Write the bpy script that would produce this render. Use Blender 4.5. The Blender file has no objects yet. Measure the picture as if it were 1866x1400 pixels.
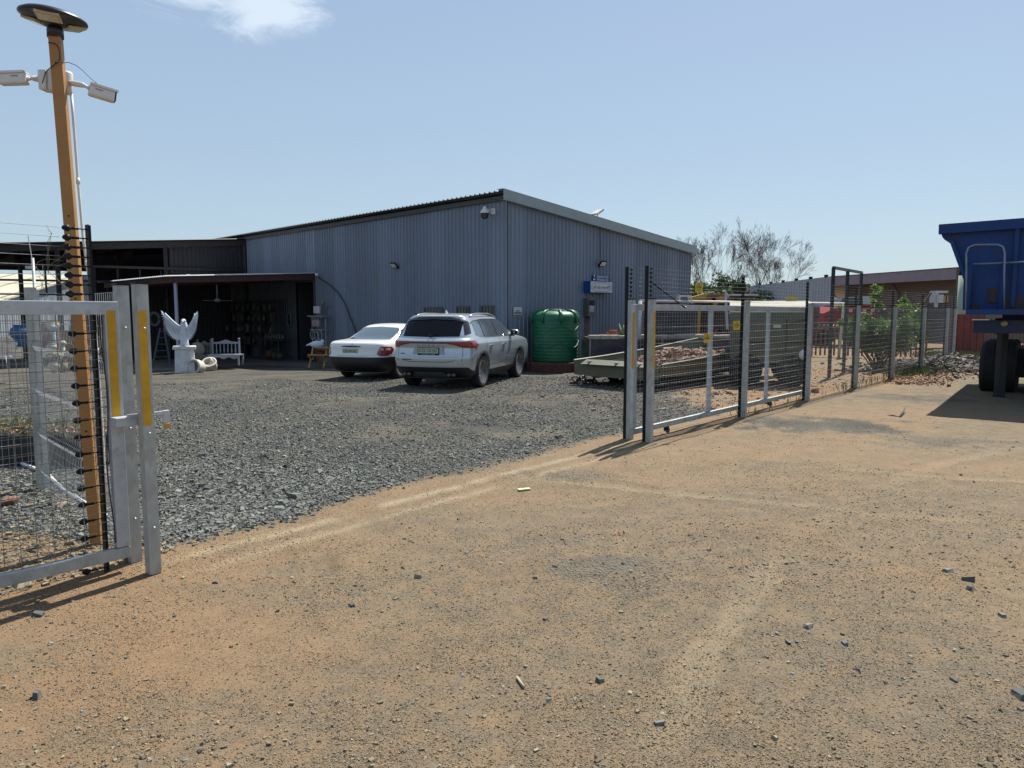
import bpy, bmesh, math, random
import numpy as np
from mathutils import Vector, Matrix
random.seed(7); np.random.seed(7)
SC = bpy.context.scene
COL = SC.collection
pi = math.pi
# ------------------------------------------------------------------ camera, world, sun, exposure
F = 1320.; CX = 933.; CY = 700.; PT = math.atan(128/F); CH = 1.64
cam = bpy.data.objects.new('camera', bpy.data.cameras.new('camera')); COL.objects.link(cam)
cam.location = (0, 0, CH); cam.rotation_euler = (pi/2-PT, 0, 0)
cam.data.sensor_width = 36; cam.data.lens = F/1866*36
cam.data.clip_start = 0.05; cam.data.clip_end = 4000
SC.camera = cam
SUN_AZ = math.radians(31)       # from +Y towards +X
SUN_EL = math.radians(58)
world = bpy.data.worlds.new('World'); SC.world = world; world.use_nodes = True
wn = world.node_tree; wn.nodes.clear()
def N(nt, t, **k):
    n = nt.nodes.new(t)
    for a, b in k.items(): setattr(n, a, b)
    return n
wo = N(wn, 'ShaderNodeOutputWorld'); bg = N(wn, 'ShaderNodeBackground')
sky = N(wn, 'ShaderNodeTexSky', sky_type='NISHITA', sun_disc=False, sun_elevation=SUN_EL, sun_rotation=SUN_AZ,
        altitude=900, air_density=1.0, dust_density=2.2, ozone_density=2.2)
bg.inputs['Strength'].default_value = 0.082
# a thin cloud bank high in the sky to the left, as part of the sky texture
tc = N(wn, 'ShaderNodeTexCoord')
def cloud_mask(direction, sx, sz, rad):
    d = Vector(direction).normalized()
    mp = N(wn, 'ShaderNodeMapping'); mp.vector_type = 'POINT'
    wn.links.new(tc.outputs['Generated'], mp.inputs[0])
    mp.inputs['Location'].default_value = (-d.x*sx, -d.y*sx, -d.z*sz); mp.inputs['Scale'].default_value = (sx, sx, sz)
    ln = N(wn, 'ShaderNodeVectorMath', operation='LENGTH'); wn.links.new(mp.outputs[0], ln.inputs[0])
    nz = N(wn, 'ShaderNodeTexNoise'); nz.inputs['Scale'].default_value = 9; nz.inputs['Detail'].default_value = 12; nz.inputs['Roughness'].default_value = .68; nz.inputs['Distortion'].default_value = .9
    m2 = N(wn, 'ShaderNodeMapping'); m2.inputs['Scale'].default_value = (1, 1, 3.2); wn.links.new(tc.outputs['Generated'], m2.inputs[0]); wn.links.new(m2.outputs[0], nz.inputs[0])
    a = N(wn, 'ShaderNodeMath', operation='MULTIPLY_ADD'); wn.links.new(nz.outputs[0], a.inputs[0]); a.inputs[1].default_value = 2.3*rad; wn.links.new(ln.outputs['Value'], a.inputs[2])
    r = N(wn, 'ShaderNodeMapRange'); r.interpolation_type = 'SMOOTHSTEP'; wn.links.new(a.outputs[0], r.inputs[0])
    r.inputs[1].default_value = 2.3*rad; r.inputs[2].default_value = 1.35*rad; r.inputs[3].default_value = 0; r.inputs[4].default_value = 1
    return r.outputs[0]
def raydir(px, py):
    x = (px-CX)/F; u = -(py-CY)/F
    return Vector((x, math.cos(PT)+u*math.sin(PT), -math.sin(PT)+u*math.cos(PT)))
cm = cloud_mask(raydir(478, 6), 1.0, 2.0, .080)
cm2 = cloud_mask(raydir(335, -34), 1.0, 3.0, .100)
mxm = N(wn, 'ShaderNodeMath', operation='MAXIMUM'); wn.links.new(cm, mxm.inputs[0]); wn.links.new(cm2, mxm.inputs[1])
mfac = N(wn, 'ShaderNodeMath', operation='MULTIPLY'); mfac.inputs[1].default_value = .62; wn.links.new(mxm.outputs[0], mfac.inputs[0])
sx = N(wn, 'ShaderNodeSeparateXYZ'); wn.links.new(tc.outputs['Generated'], sx.inputs[0])
hr = N(wn, 'ShaderNodeMapRange'); wn.links.new(sx.outputs['Z'], hr.inputs[0]); hr.inputs[1].default_value = 0.; hr.inputs[2].default_value = .5
veil = N(wn, 'ShaderNodeMix', data_type='RGBA'); wn.links.new(hr.outputs[0], veil.inputs[0])      # thin milky haze of the dry season
veil.inputs[6].default_value = (3.5, 4.5, 4.95, 1); veil.inputs[7].default_value = (2.6, 3.5, 5.0, 1)
tint = N(wn, 'ShaderNodeMix', data_type='RGBA'); tint.inputs[0].default_value = .72
wn.links.new(sky.outputs[0], tint.inputs[6]); wn.links.new(veil.outputs[2], tint.inputs[7])
mixc = N(wn, 'ShaderNodeMix', data_type='RGBA'); wn.links.new(mfac.outputs[0], mixc.inputs[0])
wn.links.new(tint.outputs[2], mixc.inputs[6]); mixc.inputs[7].default_value = (6.6, 7.3, 8.0, 1)
wn.links.new(mixc.outputs[2], bg.inputs[0]); wn.links.new(bg.outputs[0], wo.inputs[0])
sun = bpy.data.objects.new('sun', bpy.data.lights.new('sun', 'SUN')); COL.objects.link(sun)
sun.data.energy = 4.9; sun.data.angle = math.radians(.5); sun.data.color = (1, .955, .88)
sd = Vector((math.sin(SUN_AZ)*math.cos(SUN_EL), math.cos(SUN_AZ)*math.cos(SUN_EL), math.sin(SUN_EL)))
sun.rotation_euler = sd.to_track_quat('Z', 'Y').to_euler()
SC.view_settings.view_transform = 'Standard'; SC.view_settings.look = 'None'
SC.view_settings.exposure = 0.8; SC.view_settings.gamma = 1
SC.cycles.max_bounces = 6; SC.cycles.transparent_max_bounces = 12
# ------------------------------------------------------------------ placement helpers (photo pixel -> place in the world)
WC = Vector((-.1255, 20.652, 0))                     # near corner of the big shed
RD = Vector((math.sin(math.radians(44.4)), math.cos(math.radians(44.4)), 0))   # along its right wall
LD = Vector((-RD.y, RD.x, 0))                        # along its left wall
def gz(x, y):
    v = (x-WC.x)*LD.x+(y-WC.y)*LD.y
    t = min(1, max(0, (v-2.5)/7)); return -.24*t*t*(3-2*t)
def gz_np(x, y):
    v = (x-WC.x)*LD.x+(y-WC.y)*LD.y
    t = np.clip((v-2.5)/7, 0, 1); return -.24*t*t*(3-2*t)
def G(px, py, z=None):
    d = raydir(px, py); zz = 0 if z is None else z
    for _ in range(8):
        t = (zz-CH)/d.z; p = d*t
        if z is not None: break
        zz = gz(p.x, p.y)
    return Vector((p.x, p.y, zz))
def PY(px, py, Y):
    d = raydir(px, py); t = Y/d.y; return Vector((d.x*t, Y, CH+d.z*t))
def onplane(px, py, p0, nrm):
    d = raydir(px, py); o = Vector((0, 0, CH)); t = (Vector(p0)-o).dot(nrm)/d.dot(nrm); return o+d*t
# fence / gate line
FB = G(1183, 806); FL = G(282, 1043)
D = (FB-FL).normalized(); NI = Vector((-D.y, D.x, 0))        # D along the line (to the right, away), NI towards the yard
ANG = math.atan2(D.y, D.x)
def fp(s, d=0, z=0.): p = FB+D*s+NI*d; return Vector((p.x, p.y, z))
def s_at(px, d=0):
    r = raydir(px, 700); n = Vector((r.y, -r.x, 0)); b = FB+NI*d
    return -(b.dot(n))/(D.dot(n))
# ------------------------------------------------------------------ materials
MATS = {}
def mat(name, col, rough=.6, metal=0., var=.0, vscale=8., bump=0., bscale=60., dirt=None, spec=.5, coat=0., trans=0., stretch=None, emit=None, alpha=1., leak=0.):
    if name in MATS: return MATS[name]
    m = bpy.data.materials.new(name); m.use_nodes = True; nt = m.node_tree; b = nt.nodes['Principled BSDF']
    b.inputs['Roughness'].default_value = rough; b.inputs['Metallic'].default_value = metal
    b.inputs['Specular IOR Level'].default_value = spec; b.inputs['Coat Weight'].default_value = coat; b.inputs['Coat Roughness'].default_value = .08
    b.inputs['Transmission Weight'].default_value = trans; b.inputs['Alpha'].default_value = alpha
    b.inputs['Subsurface Weight'].default_value = 0
    c = (*col, 1); last = None
    tcn = N(nt, 'ShaderNodeTexCoord'); mp = N(nt, 'ShaderNodeMapping'); nt.links.new(tcn.outputs['Object'], mp.inputs[0])
    if stretch: mp.inputs['Scale'].default_value = stretch
    b.inputs['Base Color'].default_value = c
    if var > 0:
        nz = N(nt, 'ShaderNodeTexNoise'); nz.inputs['Scale'].default_value = vscale; nz.inputs['Detail'].default_value = 7; nz.inputs['Roughness'].default_value = .65
        nt.links.new(mp.outputs[0], nz.inputs[0])
        mx = N(nt, 'ShaderNodeMix', data_type='RGBA')
        r = N(nt, 'ShaderNodeMapRange'); r.inputs[1].default_value = .3; r.inputs[2].default_value = .7; nt.links.new(nz.outputs[0], r.inputs[0]); nt.links.new(r.outputs[0], mx.inputs[0])
        mx.inputs[6].default_value = (*[x*(1-var) for x in col], 1); mx.inputs[7].default_value = (*[min(1, x*(1+var)) for x in col], 1)
        last = mx.outputs[2]
    if dirt:
        dc, amt, ds = dirt
        nz = N(nt, 'ShaderNodeTexNoise'); nz.inputs['Scale'].default_value = ds; nz.inputs['Detail'].default_value = 9; nz.inputs['Roughness'].default_value = .7
        nt.links.new(mp.outputs[0], nz.inputs[0])
        r = N(nt, 'ShaderNodeMapRange'); r.inputs[1].default_value = .62-amt*.4; r.inputs[2].default_value = .72; nt.links.new(nz.outputs[0], r.inputs[0])
        mx = N(nt, 'ShaderNodeMix', data_type='RGBA'); nt.links.new(r.outputs[0], mx.inputs[0])
        if last: nt.links.new(last, mx.inputs[6])
        else: mx.inputs[6].default_value = c
        mx.inputs[7].default_value = (*dc, 1); last = mx.outputs[2]
    if last: nt.links.new(last, b.inputs['Base Color'])
    if bump > 0:
        nz = N(nt, 'ShaderNodeTexNoise'); nz.inputs['Scale'].default_value = bscale; nz.inputs['Detail'].default_value = 6
        nt.links.new(mp.outputs[0], nz.inputs[0])
        bp = N(nt, 'ShaderNodeBump'); bp.inputs['Strength'].default_value = bump; bp.inputs['Distance'].default_value = .01; nt.links.new(nz.outputs[0], bp.inputs['Height']); nt.links.new(bp.outputs[0], b.inputs['Normal'])
    if leak > 0:   # thin leaves let some light through
        tr = N(nt, 'ShaderNodeBsdfTranslucent'); ad = N(nt, 'ShaderNodeMixShader'); ad.inputs[0].default_value = leak
        tr.inputs[0].default_value = (*[min(1, x*1.6) for x in col], 1)
        if last: nt.links.new(last, tr.inputs[0])
        nt.links.new(b.outputs[0], ad.inputs[1]); nt.links.new(tr.outputs[0], ad.inputs[2]); nt.links.new(ad.outputs[0], nt.nodes['Material Output'].inputs[0])
    MATS[name] = m; return m
galv = mat('galvanised_steel', (.37, .39, .38), .5, .25, .2, 11, .12, 120, ((.22, .22, .20), .3, 10), stretch=(1, 1, .45))
galvl = mat('galvanised_pale', (.42, .45, .48), .45, .25, .16, 8, .1, 120, ((.28, .28, .26), .22, 12))
galvb = mat('galvanised_wire', (.36, .37, .37), .45, .5, .2, 30)
blackm = mat('black_painted_steel', (.009, .010, .012), .6, 0, .3, 20, spec=.25)
blackp = mat('black_plastic', (.008, .008, .009), .5, spec=.25)
yel = mat('yellow_reflective_tape', (.52, .285, .008), .55, 0, .14, 12, 0, 60, ((.35, .2, .05), .1, 20))
orange = mat('ochre_painted_steel', (.33, .165, .048), .55, 0, .1, 5, .06, 80, ((.32, .12, .04), .16, 7))
whitep = mat('white_plastic', (.58, .58, .56), .4, 0, .05, 10)
pvc = mat('white_pvc', (.68, .68, .66), .45, 0, .08, 12)
cableb = mat('black_cable', (.02, .02, .02), .6)
# ------------------------------------------------------------------ mesh builder
class MB:
    def __init__(s): s.v = []; s.f = []; s.sm = []
    def add(s, vs, fs, smooth=False):
        o = len(s.v); s.v += [tuple(x) for x in vs]; s.f += [tuple(i+o for i in f) for f in fs]; s.sm += [smooth]*len(fs); return s
    def box(s, c, sz, M=None, top=None):      # c centre, sz full sizes; top = scale of the top face
        x, y, z = [k/2 for k in sz]; t = top or (1, 1)
        vs = [(-x, -y, -z), (x, -y, -z), (x, y, -z), (-x, y, -z), (-x*t[0], -y*t[1], z), (x*t[0], -y*t[1], z), (x*t[0], y*t[1], z), (-x*t[0], y*t[1], z)]
        vs = [Vector(v) for v in vs]
        if M is not None: vs = [M @ v for v in vs]
        c = Vector(c); return s.add([v+c for v in vs], [(0, 3, 2, 1), (4, 5, 6, 7), (0, 1, 5, 4), (1, 2, 6, 5), (2, 3, 7, 6), (3, 0, 4, 7)])
    def beam(s, a, b, w, h, up=(0, 0, 1)):    # box from a to b, w across, h along up
        a = Vector(a); b = Vector(b); d = b-a; L = d.length; d.normalize(); u = Vector(up)
        r = d.cross(u)
        if r.length < 1e-4: r = d.cross(Vector((1, 0, 0)))
        r.normalize(); u = r.cross(d)
        M = Matrix((d, r, u)).transposed(); return s.box((a+b)/2, (L, w, h), M)
    def tube(s, pts, r, n=8, smooth=True, cap=True):
        pts = [Vector(p) for p in pts]; rs = r if isinstance(r, (list, tuple)) else [r]*len(pts)
        vs = []; fs = []; pr = None
        for i, p in enumerate(pts):
            d = (pts[min(i+1, len(pts)-1)]-pts[max(i-1, 0)]).normalized()
            if pr is None: pr = d.orthogonal().normalized()
            pr = (pr-d*pr.dot(d)).normalized(); q = d.cross(pr)
            for k in range(n):
                a = 2*pi*k/n; vs.append(p+(pr*math.cos(a)+q*math.sin(a))*rs[i])
        for i in range(len(pts)-1):
            for k in range(n):
                fs.append((i*n+k, i*n+(k+1) % n, (i+1)*n+(k+1) % n, (i+1)*n+k))
        if cap: fs += [tuple(range(n-1, -1, -1)), tuple(range((len(pts)-1)*n, len(pts)*n))]
        return s.add(vs, fs, smooth)
    def lathe(s, prof, n=24, c=(0, 0, 0), M=None, smooth=True, sx=1, sy=1):   # prof: (r, z)
        vs = []; fs = []; c = Vector(c)
        for r, z in prof:
            for k in range(n):
                a = 2*pi*k/n; v = Vector((r*math.cos(a)*sx, r*math.sin(a)*sy, z)); vs.append((M @ v if M is not None else v)+c)
        for i in range(len(prof)-1):
            for k in range(n): fs.append((i*n+k, i*n+(k+1) % n, (i+1)*n+(k+1) % n, (i+1)*n+k))
        if prof[0][0] > 1e-5: fs.append(tuple(range(n-1, -1, -1)))
        if prof[-1][0] > 1e-5: fs.append(tuple(range((len(prof)-1)*n, len(prof)*n)))
        return s.add(vs, fs, smooth)
    def prism(s, poly, o, ux, uy, th, smooth=False):   # poly 2d in frame o,ux,uy; thickness th along ux x uy
        o = Vector(o); ux = Vector(ux); uy = Vector(uy); n = ux.cross(uy).normalized()*th; m = len(poly)
        a = [o+ux*p[0]+uy*p[1] for p in poly]; vs = a+[v+n for v in a]
        fs = [tuple(range(m-1, -1, -1)), tuple(range(m, 2*m))]+[(i, (i+1) % m, (i+1) % m+m, i+m) for i in range(m)]
        return s.add(vs, fs, smooth)
    def ball(s, c, r, n=12, m=8, M=None, jit=0):
        rr = r if isinstance(r, (tuple, list)) else (r, r, r); c = Vector(c); vs = []; fs = []
        for i in range(m+1):
            t = pi*i/m
            for k in range(n):
                a = 2*pi*k/n; j = 1+(random.random()-.5)*jit
                v = Vector((math.sin(t)*math.cos(a)*rr[0]*j, math.sin(t)*math.sin(a)*rr[1]*j, math.cos(t)*rr[2]*j)); vs.append((M @ v if M is not None else v)+c)
        for i in range(m):
            for k in range(n): fs.append((i*n+k, (i+1)*n+k, (i+1)*n+(k+1) % n, i*n+(k+1) % n))
        return s.add(vs, fs, True)
    def grid(s, P, smooth=True, flip=False):       # P[i][j] points
        ni = len(P); nj = len(P[0]); fs = []
        for i in range(ni-1):
            for j in range(nj-1):
                q = (i*nj+j, i*nj+j+1, (i+1)*nj+j+1, (i+1)*nj+j); fs.append(q[::-1] if flip else q)
        return s.add([p for r in P for p in r], fs, smooth)
    def build(s, name, m, parent=None, bevel=0, weld=False):
        me = bpy.data.meshes.new(name); me.from_pydata(s.v, [], s.f); me.polygons.foreach_set('use_smooth', s.sm); me.materials.append(m); me.update()
        if weld:
            b = bmesh.new(); b.from_mesh(me); bmesh.ops.remove_doubles(b, verts=b.verts, dist=1e-5); b.to_mesh(me); b.free()
        ob = bpy.data.objects.new(name, me); COL.objects.link(ob)
        if parent is not None: setp(ob, parent)
        if bevel:
            md = ob.modifiers.new('bevel', 'BEVEL'); md.width = bevel; md.segments = 2; md.limit_method = 'ANGLE'; md.angle_limit = .6
        return ob
def wmat(o):
    M = Matrix.LocRotScale(o.location, o.rotation_euler, o.scale)
    if o.parent: M = wmat(o.parent) @ o.matrix_parent_inverse @ M
    return M
def setp(ob, parent): ob.parent = parent; ob.matrix_parent_inverse = wmat(parent).inverted()
def thing(name, label, cat, loc=(0, 0, 0), group=None, rz=0):
    o = bpy.data.objects.new(name, None); COL.objects.link(o); o.location = loc; o.rotation_euler = (0, 0, rz); o.empty_display_size = .3
    o['label'] = label; o['category'] = cat
    if group: o['group'] = group
    return o
def tag(o, label=None, cat=None, group=None, kind=None):
    if label: o['label'] = label
    if cat: o['category'] = cat
    if group: o['group'] = group
    if kind: o['kind'] = kind
    return o
KIDS = {}
def copy_tree(o, label=None, loc=None, rz=None, parent=None):
    c = o.copy(); COL.objects.link(c)
    if parent is not None: c.parent = parent
    for ch in [x for x in COL.objects if x.parent == o and x is not c]: copy_tree(ch, parent=c)
    if label: c['label'] = label
    if loc is not None: c.location = loc
    if rz is not None: c.rotation_euler = (0, 0, rz)
    return c
def text_mesh(name, txt, size, m, parent, o, ux, uy, depth=.002, width=None):   # text standing on a surface; o = lower left corner
    cu = bpy.data.curves.new(name, 'FONT'); cu.body = txt; cu.size = size; cu.extrude = depth/2; cu.resolution_u = 3
    t = bpy.data.objects.new(name, cu); COL.objects.link(t); dg = bpy.context.evaluated_depsgraph_get(); dg.update()
    me = bpy.data.meshes.new_from_object(t.evaluated_get(dg)); bpy.data.objects.remove(t)
    ux = Vector(ux).normalized(); uy = Vector(uy).normalized(); n = ux.cross(uy)
    xs = [v.co.x for v in me.vertices]; w = max(xs)-min(xs) if xs else 1; k = (width/w) if width else 1
    for v in me.vertices: c = v.co.copy(); v.co = Vector(o)+ux*((c.x-min(xs))*k)+uy*c.y+n*(c.z+depth/2)
    me.materials.clear(); me.materials.append(m); ob = bpy.data.objects.new(name, me); COL.objects.link(ob); setp(ob, parent); return ob
# numpy value noise
_T = np.random.rand(256, 256)
def vn(x, y):
    xi = np.floor(x).astype(int); yi = np.floor(y).astype(int); fx = x-xi; fy = y-yi; fx = fx*fx*(3-2*fx); fy = fy*fy*(3-2*fy)
    a = _T[xi % 256, yi % 256]; b = _T[(xi+1) % 256, yi % 256]; c = _T[xi % 256, (yi+1) % 256]; d = _T[(xi+1) % 256, (yi+1) % 256]
    return (a*(1-fx)+b*fx)*(1-fy)+(c*(1-fx)+d*fx)*fy
def fbm(x, y, sc, o=4):
    r = 0; a = 1; t = 0
    for k in range(o): r = r+a*vn(x*sc*2**k+17.3*k+300, y*sc*2**k+9.1*k+300); t += a; a *= .55
    return r/t
def ss(a, b, x): t = np.clip((x-a)/(b-a), 0, 1); return t*t*(3-2*t)
# ------------------------------------------------------------------ ground masks (world coordinates)
PATCH = []    # loose grey stone patches on the dirt: (x, y, rx, ry, amount)
for px, py, a, b, w in [(1110, 1035, .60, .32, .85), (1190, 1030, .35, .16, .6), (1215, 1075, .5, .25, .6), (925, 1062, .12, .08, .5), (1490, 775, 1.7, 1.0, 1.1), (1650, 725, 1.8, .9, .9), (1720, 805, 1.4, .6, .8), (1380, 800, 1.2, .5, .5),
        (1010, 985, .5, .16, .6), (1060, 868, .8, .35, .8), (1620, 1200, .9, .5, .5), (1500, 1030, .9, .12, .7), (1780, 1330, .6, .4, .5), (1720, 1040, .5, .25, .5), (1790, 860, .8, .3, .4), (600, 1040, .02, .02, .01)]:
    g = G(px, py); PATCH.append((g.x, g.y, a, b, w))
SANDP = []    # sandy thin places in the yard gravel
for px, py, a, b, w in [(1000, 722, 1.4, .5, .7), (735, 800, .9, .3, .8), (545, 850, .8, .25, .6), (640, 690, 2.5, .7, .6), (430, 720, 1.5, .5, .3), (905, 780, 1.0, .3, .5)]:
    g = G(px, py); SANDP.append((g.x, g.y, a, b, w))
DARKP = []
for px, py, a, b, w in [(535, 1030, .45, .16, 1.), (590, 1020, .1, .2, .6)]:
    g = G(px, py); DARKP.append((g.x, g.y, a, b, w))
def blobs(L, x, y, n):
    r = np.zeros_like(x)
    for (cx, cy, a, b, w) in L:
        d = np.sqrt(((x-cx)/a)**2+((y-cy)/b)**2)+(n-.5)*1.6
        r = np.maximum(r, w*ss(1.1, .35, d))
    return r
ARCS = [(13, -3.5, 12.3, .14), (13.2, -3.2, 13.9, .14), (9, 22, 15.5, .12), (9, 22, 17.2, .12), (30, -16, 30.2, .13), (30, -16, 31.9, .13)]
def tracks(x, y, n3):
    dk = np.zeros_like(x); lt = np.zeros_like(x); hh = np.zeros_like(x)
    for k, (cx, cy, R, w) in enumerate(ARCS):
        r = np.hypot(x-cx, y-cy)+(n3-.5)*.12; q = np.abs(r-R)
        f = ss(.38, .6, fbm(x+7*k, y-3*k, .45, 3))
        lt = np.maximum(lt, np.exp(-(q/(w*.75))**4)*f); dk = np.maximum(dk, np.exp(-((q-w*1.25)/(w*.45))**2)*f)
        hh = hh+f*(.010*np.exp(-((q-w*1.25)/(w*.5))**2)-.009*np.exp(-(q/(w*.8))**4))
    return dk, lt, hh
def masks(x, y):
    n1 = fbm(x, y, .9, 5); n2 = fbm(x+31, y-12, .35, 4); n3 = fbm(x-5, y+44, 3.0, 4)
    s = (x-FB.x)*D.x+(y-FB.y)*D.y; d = (x-FB.x)*NI.x+(y-FB.y)*NI.y
    u = (x-WC.x)*RD.x+(y-WC.y)*RD.y; v = (x-WC.x)*LD.x+(y-WC.y)*LD.y
    edge = .40+(n1-.5)*.6+(n3-.5)*.4
    left = ss(-5.9, -7.0, s)
    edge = edge+left*1.9
    g = ss(edge-.25, edge+.5, d+(n3-.5)*.5)
    soil = ss(-.7, .9, s-(1.9+1.4*d)+(n1-.5)*3+(n3-.5)*1.5)*ss(-.3, .6, d)       # behind the open gate leaf the yard is bare soil
    g = g*(1-soil)
    g = g*(1-.32*blobs(SANDP, x, y, n3))*(.86+.3*(n2-.4))
    g = np.maximum(g, .62*blobs(PATCH, x, y, n3))
    red = np.clip(soil*ss(.35, .62, n2+.15*(n3-.5))+.62*ss(.0, 2.4, -x*.9+(4.5-y)*.5+(n1-.5)*2.2)*(d < .5)+.25*ss(.5, .75, n1), 0, 1)
    road = ss(9.0, 12, s)*ss(-.9, -.1, d+(n3-.5)*1.2)*ss(1.3, .5, d)
    red = np.maximum(red, road*.9)
    tr = np.exp(-((d-.16+(n3-.5)*.06)/.055)**2)*.85+np.exp(-((d+.13+(n3-.5)*.06)/.05)**2)*.6
    tr = .8*tr*ss(-6.5, -5.5, s)*ss(.6, -.4, s)*ss(.22, .46, fbm(x, y, 1.6, 4))
    dk_, lt_, _h = tracks(x, y, n3); out_ = (d < .2)*1.; tr = np.maximum(tr, .2*lt_*out_)
    dark = np.maximum(blobs(DARKP, x, y, n3)*.8, .72*ss(.42, .62, .6*n2+.4*fbm(x*.35+y*.1, y*1.3, 1.1, 4)+.05*ss(-1, 2, x))*(d < -.1))
    dark = np.maximum(dark, .55*dk_*out_); dark = np.maximum(dark, .85*ss(4, 9, s+(n1-.5)*4)*ss(-.3, -1.2, d)*ss(.3, .55, n1)); g = np.maximum(g, .5*ss(5, 10, s+(n1-.5)*5)*ss(-.8, -2., d)*ss(.35, .6, n2+.2*(n3-.5)))
    rail = np.exp(-((d-.03)/.022)**2)*ss(-6.5, -5.5, s)*ss(.6, -.4, s)*ss(.2, .5, n3)
    dark = np.maximum(dark, rail*.9)
    g = g*(1-ss(.5, 1, tr))
    return g, red, tr, dark
# ------------------------------------------------------------------ ground sheet
def ground_h(x, y):
    d = (x-FB.x)*NI.x+(y-FB.y)*NI.y
    r = np.hypot(x, y); near = ss(30, 12, r)
    h = gz_np(x, y)+(fbm(x, y, .8, 3)-.5)*.035*near+(fbm(x+9, y, 5., 4)-.5)*.014*near
    for (cx, cy, a, b, w) in PATCH[:4]: h = h+.012*w*np.exp(-((x-cx)/a)**2-((y-cy)/b)**2)
    for (cx, cy, a, b, w) in DARKP: h = h-.05*w*np.exp(-((x-cx)/a)**2-((y-cy)/b)**2)*(.6+.8*fbm(x, y, 9., 3))
    h = h+tracks(x, y, fbm(x-5, y+44, 3.0, 4))[2]*near*(d < .2)
    return h
ang = np.concatenate([np.linspace(-44, 44, 760), np.linspace(44, 316, 90)[1:-1]])*pi/180
rad = np.concatenate([[.02], np.geomspace(.6, 30, 520), np.geomspace(30, 1600, 60)[1:]])
A, R = np.meshgrid(ang, rad)
X = (np.sin(A)*R).ravel(); Y = (np.cos(A)*R).ravel(); Z = ground_h(X, Y)
na = len(ang); nr = len(rad)
i, j = np.meshgrid(np.arange(nr-1), np.arange(na), indexing='ij')
q = np.stack([i*na+j, i*na+(j+1) % na, (i+1)*na+(j+1) % na, (i+1)*na+j], -1).reshape(-1, 4)[:, ::-1]
def np_mesh(name, V, Fq, k, m, smooth=True):
    me = bpy.data.meshes.new(name); nf = len(Fq)
    me.vertices.add(len(V)); me.vertices.foreach_set('co', V.astype(np.float32).ravel())
    me.loops.add(nf*k); me.loops.foreach_set('vertex_index', Fq.astype(np.int32).ravel())
    me.polygons.add(nf); me.polygons.foreach_set('loop_start', np.arange(nf, dtype=np.int32)*k)
    me.polygons.foreach_set('use_smooth', np.full(nf, smooth)); me.materials.append(m); me.update(calc_edges=True); return me
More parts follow.
